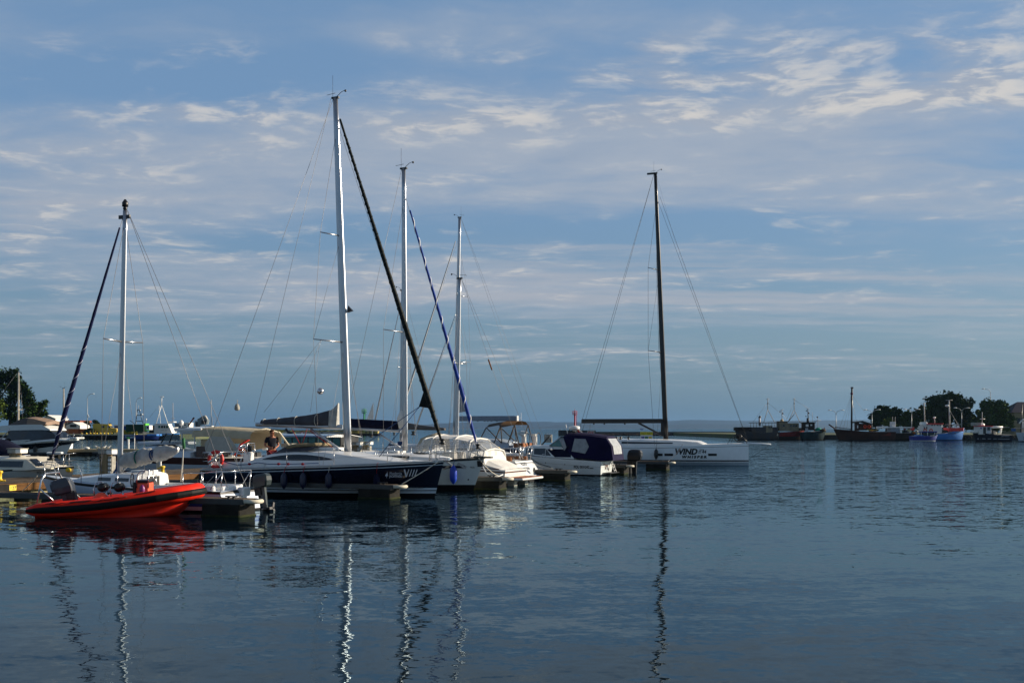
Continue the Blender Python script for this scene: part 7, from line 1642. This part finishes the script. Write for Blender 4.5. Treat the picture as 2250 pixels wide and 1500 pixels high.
# bright blue trawler
B = fb('trawler', 'bright blue trawler with a white wheelhouse and red roof before the dome tree', 'trawler', 2022, 2119, 967, 955, 940.5, BL2, 1, beam=4.4, mid=gz(952, 252), rake=(.1, .2), mats=[BL2, ANTI])
fbox(B, 'wheelhouse', WW, 2023, 2064, 935, 951, 1.5); fbox(B, 'wheelhouse_upper', WW, 2036, 2066, 931, 939, 1.35); fbox(B, 'wheelhouse_roof', RED, 2033, 2067, 929.8, 932.3, 1.6, .05); fbox(B, 'funnel_casing', LAMPW, 2023, 2035, 927, 934.5, .9, .15)
for a, b in ((2024.5, 2026.5), (2029.5, 2032)): fwin(B, a, b, 937, 942, 1.52)
for a, b in ((2041, 2045), (2047, 2050), (2053, 2057), (2059, 2063)): fwin(B, a, b, 933, 938.5, 1.38 if a < 2064 else 1.5)
for px in (2027, 2040): c = B.P(px, 945); MB().torus((c.x, -1.58, c.z), .3, .09, 16, 6, axis='y').build('life_ring', ORANGE, B.root)
fbox(B, 'bow_bulwark', RED, 2079, 2111, 939.5, 947, 1.65, .05); fbar(B, 'mast', MAST_W, [(2087, 945), (2085, 879)], .16); fbar(B, 'crosstree', MAST_W, [(2078, 879), (2093, 879)], .05); fbar(B, 'stay', MAST_W, [(2088, 903), (2106, 935)], .04); MB().ball(B.P(2081, 891), .35, 8, 5, sc=(1.4, 1, .7)).build('radar', LAMPW, B.root)
fbar(B, 'aft_mast', MAST_W, [(2032, 929), (2030, 885)], .12); fbar(B, 'crosstree', MAST_W, [(2022, 886), (2034, 886)], .05); fbar(B, 'antenna', MAST_W, [(2030, 886), (2030, 872)], .03); fbar(B, 'post', MAST_W, [(2054, 930), (2053, 918)], .1); MB().ball(B.P(2053, 917), .25, 8, 5, sc=(1.4, 1, .8)).build('searchlight', LAMPW, B.root)
fbox(B, 'bow_rail', MAST_W, 2082, 2108, 932, 932.7, 1.4, .01)
for k in range(6): fbar(B, 'rail_post', MAST_W, [(2083 + k * 4.8, 932.5), (2083 + k * 4.8, 940)], .04, -1.4)
clutter(B, 2064, 2080, 947, 5, 6); p = side_pt(B, 2083, 953.5, -1); B.text('BRD-78', p.x, p.z, .55, -1, BLACK, width=1.9)
# dark trawler
B = fb('trawler', 'dark navy trawler with a white wheelhouse and a white stern gantry', 'trawler', 2136, 2216, 969.5, 955.0, 948, mat('dark_navy_hull', (.008, .010, .022), .6), -1, beam=4, mid=gz(953.5, 240), mats=[MATS['dark_navy_hull'], ANTI] if 'dark_navy_hull' in MATS else None)
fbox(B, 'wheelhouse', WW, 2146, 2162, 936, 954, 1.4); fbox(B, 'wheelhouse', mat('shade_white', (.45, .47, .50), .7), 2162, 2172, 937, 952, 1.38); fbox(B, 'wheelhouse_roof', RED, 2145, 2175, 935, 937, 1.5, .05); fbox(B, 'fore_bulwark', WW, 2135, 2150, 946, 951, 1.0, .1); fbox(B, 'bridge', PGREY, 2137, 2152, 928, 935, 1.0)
fwin(B, 2154, 2160, 938, 953, 1.44, BLACK); fwin(B, 2163, 2169, 938, 945, 1.42); fwin(B, 2147.5, 2151, 939, 942, 1.42, BL1); MB().ball(B.P(2157, 933), .5, 8, 5, sc=(1.3, 1, .8)).build('radar_dome', LAMPW, B.root); fbar(B, 'mast', MAST_W, [(2158, 932), (2158, 905)], .07); fbar(B, 'crosstree', LAMPW, [(2153, 920), (2164, 920)], .05)
fbar(B, 'gantry_leg', LAMPW, [(2167, 956), (2174, 937.5)], .22, -1.2); fbar(B, 'gantry_leg', LAMPW, [(2198, 953), (2200, 937.5)], .18, -1.2); fbar(B, 'gantry_beam', LAMPW, [(2173, 938), (2203, 938)], .2, -1.2); fbar(B, 'gantry_beam', LAMPW, [(2173, 938), (2203, 938)], .2, 1.2); fbox(B, 'stern_rail', MAST_W, 2203, 2212, 938, 939, 1.3, .01)
p = side_pt(B, 2191, 959, 1 if B.side > 0 else -1); B.text('JASTARNIA', B.P(2191, 959).x, B.P(2191, 959).z, .34, B.side, LETTER_W, width=1.7)
B.decal((B.P(2210, 963).x, B.P(2146, 963).x), lambda t: lerp(.55, .62, t), lambda t: lerp(.48, .52, t), B.side, LETTER_W, 'rubbing_strake', n=6)
clutter(B, 2174, 2200, 951, 6, 7)
# white-blue boat at the right edge
B = fb('fishing_boat', 'pale blue-white fishing boat cut by the right edge of the photo', 'fishing boat', 2232, 2330, 970, 951, 950, mat('ice_white_hull', (.42, .48, .54), .5), -1, beam=4, Y=226)
fbox(B, 'wheelhouse', WW, 2250, 2290, 925, 951, 1.4); fbar(B, 'gantry', LAMPW, [(2240, 930), (2246, 922), (2256, 920)], .15); fbar(B, 'mast', BLACK, [(2243, 950), (2246, 888)], .12); fbox(B, 'rail', MAST_W, 2234, 2250, 940, 941, 1.4, .01)
p = side_pt(B, 2247, 965, B.side); B.text('51', p.x + .0, p.z, .9, B.side, LETTER_B, width=.8)

# ---- left far boats
B = fb('fishing_boat', 'green-topped fishing boat with a black lattice mast and dark blue hull', 'fishing boat', 270, 352, 966, 955, 953.5, mat('cobalt_hull', (.008, .03, .17), .5, var=.2), 1, beam=4, Y=262)
fbox(B, 'wheelhouse', mat('dark_green_house', (.012, .04, .02), .7), 281, 320, 932, 948, 1.5); fbox(B, 'green_casing', mat('apple_green', (.10, .42, .05), .6), 319, 324, 930, 946, 1.3); fbox(B, 'deck_cage', CHAN, 306, 318, 942, 952, 1.3); fbox(B, 'white_window', GEL, 324, 332, 934, 944, 1.2); fwin(B, 326, 330, 936, 941, 1.22)
for a in (((298, 930), (302, 900)), ((314, 930), (306, 900)), ((302, 900), (306, 900)), ((299, 925), (313, 925)), ((301, 912), (311, 912))): fbar(B, 'lattice_mast', BLACK, list(a), .08)
MB().ball(B.P(312.5, 910), .22, 8, 5).build('radome', GEL, B.root); MB().ball(B.P(308, 901), .16, 8, 5).build('radome', GEL, B.root); MB().ball(B.P(321, 921), .2, 8, 5).build('radome', GEL, B.root); fbar(B, 'mast_pole', MAST_W, [(304, 900), (304, 890)], .05); fbar(B, 'derrick', BLACK, [(285, 923), (296, 931)], .07); fbar(B, 'post', MAST_W, [(321, 931), (321, 922)], .06)
fbox(B, 'hull_patch', BL2, 329, 350, 953.5, 957, 2.02, .02)
B = fb('fishing_boat', 'white fishing boat with a tall white A-frame mast', 'fishing boat', 326, 396, 965, 953, 951, mat('azure_hull', (.03, .20, .55), .5, var=.2), 1, beam=3.8, Y=272)
m = MB(); a = [B.P(*q) for q in ((342, 952), (382, 952), (378, 942), (373, 931.5), (344, 931.5))]; m.loft([[(p.x, y, p.z) for p in a] for y in (-1.4, 1.4)]); m.build('wheelhouse', WW, B.root); fbox(B, 'wheelhouse_roof', GEL, 341, 374, 930.5, 931.8, 1.5, .03)
for a, b in ((352, 356), (358, 362), (363.5, 367), (369, 373)): fwin(B, a, b, 935, 940, 1.43, TEALG if a < 355 else GLASS)
B.text('HEL-37', B.P(358, 945.5).x, B.P(358, 945.8).z, .28, -1, LETTER_B, yfun=lambda x, z: 1.42, width=1.4); fbox(B, 'aft_shelter', BLACK, 331, 343, 934, 951, 1.2); fbox(B, 'rail', MAST_W, 330, 343, 944, 945, 1.3, .01)
fbar(B, 'mast', LAMPW, [(355, 889), (355.5, 870)], .1); fbar(B, 'mast_leg', LAMPW, [(355, 889), (343, 931)], .09, .8); fbar(B, 'mast_leg', LAMPW, [(355, 889), (369, 931)], .09, -.8); fbar(B, 'mast_leg', LAMPW, [(350, 903), (353, 931)], .06); fbar(B, 'mast_pole', LAMPW, [(350, 905), (349.5, 890)], .06); fbar(B, 'crosstree', LAMPW, [(351, 872), (360, 872)], .05); fbar(B, 'antenna', MAST_W, [(352, 874), (352, 868)], .03); fbar(B, 'antenna', MAST_W, [(359, 874), (359, 868)], .03); fbar(B, 'stay', WIRE, [(350, 890), (328, 918)], .025)
B = fb('workboat', 'small white motor boat with a flared top left of the grey crane', 'workboat', 368, 392, 964, 940, 938, GEL, 1, beam=3, Y=276)
fbox(B, 'canopy', GEL, 371, 385, 925.5, 928, 1.2, .05); fbar(B, 'mast', MAST_W, [(380, 926), (380, 885)], .08); fbar(B, 'crosstree', MAST_W, [(375, 919), (384, 919)], .05)
o = thing('grey_shed', 'grey shed with a white gable between the far boats', 'shed', (gx(400, 300), 300, 1.0)); blk(o, 'wall', mat('blue_grey_sheet', (.14, .17, .20), .8), 384, 401, 929, 944, 300, 5); blk(o, 'white_wall', WW, 400, 413, 928, 938, 299.5, 5); blk(o, 'window', GLASS, 405, 408, 932, 934, 299.3, .2)
B = fb('workboat', 'white workboat with a dark red derrick and a big grey hood', 'workboat', 400, 478, 964, 941, 940, mat('far_white_hull', (.5, .52, .54), .6), 1, beam=3.6, Y=300)
fbar(B, 'derrick', DKRED, [(413, 936), (425, 919)], .2); fbar(B, 'derrick_head', BLACK, [(424, 920), (427, 917)], .25); fbar(B, 'vent', LAMPW, [(429, 935), (430, 923)], .32); fbox(B, 'engine_house', mat('slate_house', (.05, .06, .08), .7), 432, 438, 926, 940, 1.2)
m = MB(); a = [B.P(*q) for q in ((436, 921), (449, 913), (458, 923), (456, 932), (438, 934))]; m.loft([[(p.x, y, p.z) for p in a] for y in (-1.2, 1.2)]); m.build('hood', mat('grey_hood', (.14, .17, .19), .7), B.root); fbar(B, 'hood_lip', mat('pale_lip', (.5, .47, .42), .7), [(447, 915), (451, 914), (455, 921)], .3, -1.0); fwin(B, 445, 456, 923, 930, 1.24, BLACK)
fbox(B, 'cabin', GEL, 442, 468, 935, 941, 1.1); 
for k in range(4): fwin(B, 452 + k * 4, 454.5 + k * 4, 936.5, 939.5, 1.12)
fbar(B, 'mast', MAST_W, [(464, 936), (464, 878)], .1); fbar(B, 'antenna', MAST_W, [(467, 936), (467, 915)], .05); fbar(B, 'antenna', MAST_W, [(472, 936), (472, 918)], .05); fbox(B, 'dark_bow', NAVYC, 470, 486, 940, 943, .6, .05)
# distant yachts with only masts showing on the left
for px, yt, lb in ((40, 817, 'moored sailing boat with a pale mast in front of the dark tree'), (139, 853, 'moored sailing boat with a thin mast right of the gabled house')):
    Yd = 150; B = Boat('sailing_boat', lb, 'sailing boat', 0, 0, Vector((-1, 0, 0)), Y=Yd, X=gx(px, Yd) + .9); B.hull((0, 0), (7.5, .4), 2.6, [(0, .9), (1, 1.1)], [('s', 0, 0, 3), ('w', -.3, 0, 1)], [GEL], nt=12)
    Cabin(B, [(2, .9, .9, 1.25), (5, .7, 1, 1.2)], GEL); f0 = Vector((.9, 0, 1.0)); t1 = Vector((.85, 0, gz(yt, Yd))); rig(B, f0, t1, (.08, .06), mat('cream_mast', (.52, .47, .38), .5), [(.45, .8)], chain=(.8, 1.1, 1.0), forestay=(7.6, 0, 1.1), backstay=[(.1, 0, 1.0)], n=8)
    if px == 40: bundle(B, -1.9, .8, lambda t: 1.9, lambda t: 2.35, .15, TEAK, seed=33)

# ---- grassy spit with a graffiti wall and the green beacon
SY = 420.0
GRS = mat('spit_grass', (.10, .12, .025), .95, col2=(.20, .16, .05), scale=.15)
sp = MB(); rings = []
rn = random.Random(17)
for k in range(60):
    px = lerp(430, 828, k / 59); zt = pl([(430, 1.0), (480, 2.2), (510, 2.6), (540, 2.2), (600, 1.9), (650, 1.5), (770, 1.7), (828, 1.2)], px) + rn.uniform(-.2, .3)
    x = gx(px, SY); rings.append([(x, SY - 4, -.5), (x, SY - 3, .5), (x, SY, zt), (x, SY + 8, zt * .9), (x, SY + 14, -.5)])
sp.loft(rings, closed=False); tag(sp.build('spit', GRS), 'low grassy spit of land behind the yachts', kind='structure')
gs = MB()
for k in range(5200):
    px = rn.uniform(440, 800); x = gx(px, SY) ; zt = pl([(430, 1.0), (480, 2.2), (510, 2.6), (540, 2.2), (600, 1.9), (650, 1.5), (770, 1.7), (828, 1.2)], px); y = rn.uniform(-3.4, 4); z = lerp(.45, zt, min(1, (y + 3.2) / 3.2)) - .1; h_ = rn.uniform(.25, .7)
    gs.add([(x - .12, SY + y, z), (x + .12, SY + y, z), (x + rn.uniform(-.2, .2), SY + y, z + h_)], [(0, 1, 2)])
tag(gs.build('dry_grass', GRS), 'dry yellow-green grass on the spit', kind='stuff')
sw = thing('graffiti_wall', 'pale concrete wall with a red star graffito on the spit', 'wall', (gx(695, SY - 4.5), SY - 4.5, 0)); X_ = lambda p: gx(p, SY - 4.5) - sw.location.x
MB().box(X_(622), X_(772), -.2, .2, .3, 1.55).build('wall', mat('graffiti_concrete', (.30, .28, .22), .9, var=.2, scale=.5), sw)
c = Vector((X_(664), -.23, .95)); m = MB(); pts = [(c.x + (.55 if k % 2 == 0 else .24) * math.sin(k * math.pi / 5), c.y, c.z + (.55 if k % 2 == 0 else .24) * math.cos(k * math.pi / 5)) for k in range(10)]; m.add(pts + [tuple(c)], [(k, (k + 1) % 10, 10) for k in range(10)]); m.build('star', LAMPW, sw)
MB().lathe((c.x, -.215, c.z), [(.62, 0), (.62, -.008)], 20, axis='y').build('red_disc', RED, sw)
rn = random.Random(8)
for k, px in enumerate((672, 680, 687, 694, 701, 708)): 
    m = MB(); x = X_(px)
    for q in range(3): m.beam((x + rn.uniform(-.4, .4), -.215, .5 + rn.uniform(0, .3)), (x + rn.uniform(-.4, .4), -.215, 1.2 + rn.uniform(0, .2)), .02, .16)
    m.build('graffito', (LAMPW, mat('spray_yellow', (.45, .38, .1), .8), NAVYC)[k % 3], sw)
for k in range(14): MB().box(X_(705 + k * 5.0), X_(706.6 + k * 5.0), -.42, -.2, -.5, .75).build('pile', DKHULL, sw)
hd = thing('spit_head', 'yellow and black striped concrete block at the tip of the spit', 'breakwater', (gx(805, SY - 5), SY - 5, 0)); X_ = lambda p: gx(p, SY - 5) - hd.location.x
for k in range(4): MB().box(X_(797 + k * 8.6), X_(805.3 + k * 8.6), -1.5, 3, .75, 1.75).build('block', mat('block_yellow', (.34, .27, .10), .9, var=.3), hd)
MB().box(X_(772), X_(836), -1.2, 3.2, -.6, .745).build('base', DKHULL, hd)
for k in range(3): MB().box(X_(804.5 + k * 8.6), X_(806.5 + k * 8.6), -1.62, -1.5, .5, 1.75).build('rubber_strip', BLACK, hd)
def beacon(px, ytop, ybase, Y, label, m, zb):
    o = thing('harbour_beacon', label, 'beacon', (gx(px, Y), Y, zb)); h = gz(ytop, Y) - zb; r = 5.5 / F * Y * .42
    MB().lathe((0, 0, 0), [(r * 1.1, 0), (r * .85, .3), (r * .72, h - 1.9)], 14).build('column', m, o)
    MB().lathe((0, 0, h - 1.95), [(r * .8, 0), (r * 2.3, .12), (r * 2.3, .26), (r * .6, .28)], 14).build('gallery', m, o); MB().lathe((0, 0, h - 1.7), [(r * .62, 0), (r * .62, 1.1), (r * .3, 1.2), (r * .3, 1.5), (.05, 1.55)], 12).build('lantern', m, o)
    for k in range(8): a = k * .785; MB().tube([(r * 2.2 * math.cos(a), r * 2.2 * math.sin(a), h - 1.75), (r * 2.2 * math.cos(a), r * 2.2 * math.sin(a), h - .45)], .06, 5).build('rail_post', m, o)
    for z in (h - 1.1, h - .48): MB().torus((0, 0, z), r * 2.2, .06, 18, 5, axis='z').build('rail_ring', m, o)
    l = MB(); l.tube([(r * 1.4, -.2, 1), (r * 1.4, -.2, h - 1.9)], .05, 5); l.tube([(r * 1.9, -.2, 1), (r * 1.9, -.2, h - 1.9)], .05, 5)
    for k in range(10): l.tube([(r * 1.4, -.2, 1 + k * (h - 3) / 9), (r * 1.9, -.2, 1 + k * (h - 3) / 9)], .04, 4)
    l.build('ladder', m, o); MB().tube([(0, 0, h - .2), (0, 0, h + .5)], .05, 5).build('rod', m, o)
beacon(800, 896, 945, SY - 4, 'green harbour beacon at the tip of the grassy spit', mat('beacon_green', (.01, .22, .06), .5), 1.75)
# ---- breakwater with the red beacon
BY = 430.0
bw = thing('breakwater', 'long low grey breakwater wall left of the trawlers', 'breakwater', (gx(1265, BY), BY, 0)); X_ = lambda p: gx(p, BY) - bw.location.x
CW = mat('weathered_mole', (.035, .038, .042), .9, col2=(.08, .08, .078), scale=.3)
MB().box(X_(1308), X_(1640), 2, 5, .2, 1.35).build('wall', CW, bw); MB().box(X_(1228), X_(1309), 0, 6, -.5, 1.9).build('head', CW, bw); MB().box(X_(1290), X_(1306), -.25, .0, .2, 1.95).build('white_panel', mat('painted_panel', (.42, .38, .34), .9, var=.3, scale=1.5), bw)
for k in range(9): MB().box(X_(1231 + k * 6.2), X_(1234 + k * 6.2), -.4, 0, -.5, 1.95).build('rubber_fender', BLACK, bw)
for k in range(3):
    m = MB(); x = X_(1293 + k * 4.5); m.beam((x - .3, -.27, .6), (x + .4, -.27, 1.5), .02, .18); m.beam((x + .4, -.27, .7), (x - .2, -.27, 1.4), .02, .18); m.build('graffito', RED, bw)
rk = MB(); rn = random.Random(41)
for k in range(900):
    px = rn.uniform(1312, 1640); x = gx(px, BY); s = rn.uniform(.25, .6); c = Vector((x, BY - rn.uniform(0, 3.5), rn.uniform(-.15, .35)))
    rk.obox(c, Vector((s, rn.uniform(-.2, .2), rn.uniform(-.1, .1))), Vector((rn.uniform(-.2, .2), s * .8, .1)), Vector((.1, -.1, s * .6)))
tag(rk.build('rubble', DKHULL), 'dark rubble along the foot of the breakwater', kind='stuff')
beacon(1263, 900, 945, BY + 2, 'red harbour beacon on the breakwater head', mat('beacon_red', (.42, .012, .02), .5), 1.9)
gl_ = thing('gull', 'gull standing on the breakwater head', 'gull', (gx(1232, BY), BY + 1, 1.9)); MB().ball((0, 0, .2), .2, 8, 5, sc=(1.6, .8, .9)).build('body', LAMPW, gl_); MB().ball((.3, 0, .4), .1, 6, 4).build('head', LAMPW, gl_)
# notice board behind the racing yacht, far yacht under way, ship on the horizon
nb = thing('notice_board', 'yellow and white notice board behind the racing yacht deck', 'sign', (gx(1420, 118), 118, .5)); X_ = lambda p: gx(p, 118) - nb.location.x; Z_ = lambda y: gz(y, 118) - .5
MB().box(X_(1407), X_(1434), -.04, .04, Z_(955.2), Z_(948.5)).build('board', PLATE_Y, nb); MB().box(X_(1407), X_(1434), -.04, .04, Z_(964.5), Z_(955.6)).build('board', GEL, nb)
for k, m_ in enumerate((BL1, mat('sign_green', (.02, .15, .05), .6), YEL)): MB().box(X_(1408.5 + k * 8.3), X_(1415.5 + k * 8.3), -.055, -.04, Z_(963.5), Z_(958.6)).build('pictogram', m_, nb)
flat_text('EAST PORT', .26, (X_(1409), -.05, Z_(953.8)), (1, 0, 0), (0, 0, 1), (0, 0, 0), LETTER_B, nb, width=1.1)
for px in (1410, 1431): MB().box(X_(px) - .04, X_(px) + .04, .05, .12, 0, Z_(949)).build('post', CHAN, nb)
B = Boat('sailing_boat', 'small white yacht anchored far out under the hills', 'sailing boat', 0, 0, Vector((1, 0, 0)), Y=560, X=gx(1139, 560))
B.hull((0, 0), (4.1, .6), 1.9, [(0, .9), (1, 1.0)], [('s', 0, 0, 3), ('w', -.3, 0, 1)], [GEL], nt=10); Cabin(B, [(1.2, .7, .9, 1.5), (3.0, .6, .9, 1.4)], GEL); fbar(B, 'mast', LAMPW, [(1145, 938), (1145, 906)], .09); fbar(B, 'stay', WIRE, [(1145, 907), (1138, 939)], .03)
B = Boat('ship', 'tiny blue ship far out on the horizon under the black boom', 'ship', 0, 0, Vector((1, 0, 0)), Y=3000, X=gx(1406, 3000))
B.hull((0, 0), (9, .3), 4, [(0, 2.6), (1, 3.2)], [('s', 0, 0, 2), ('w', -.3, 0, 1)], [BL1], nt=8); MB().box(.5, 2.5, -1.2, 1.2, 2.6, 5.0).build('bridge', GEL, B.root)
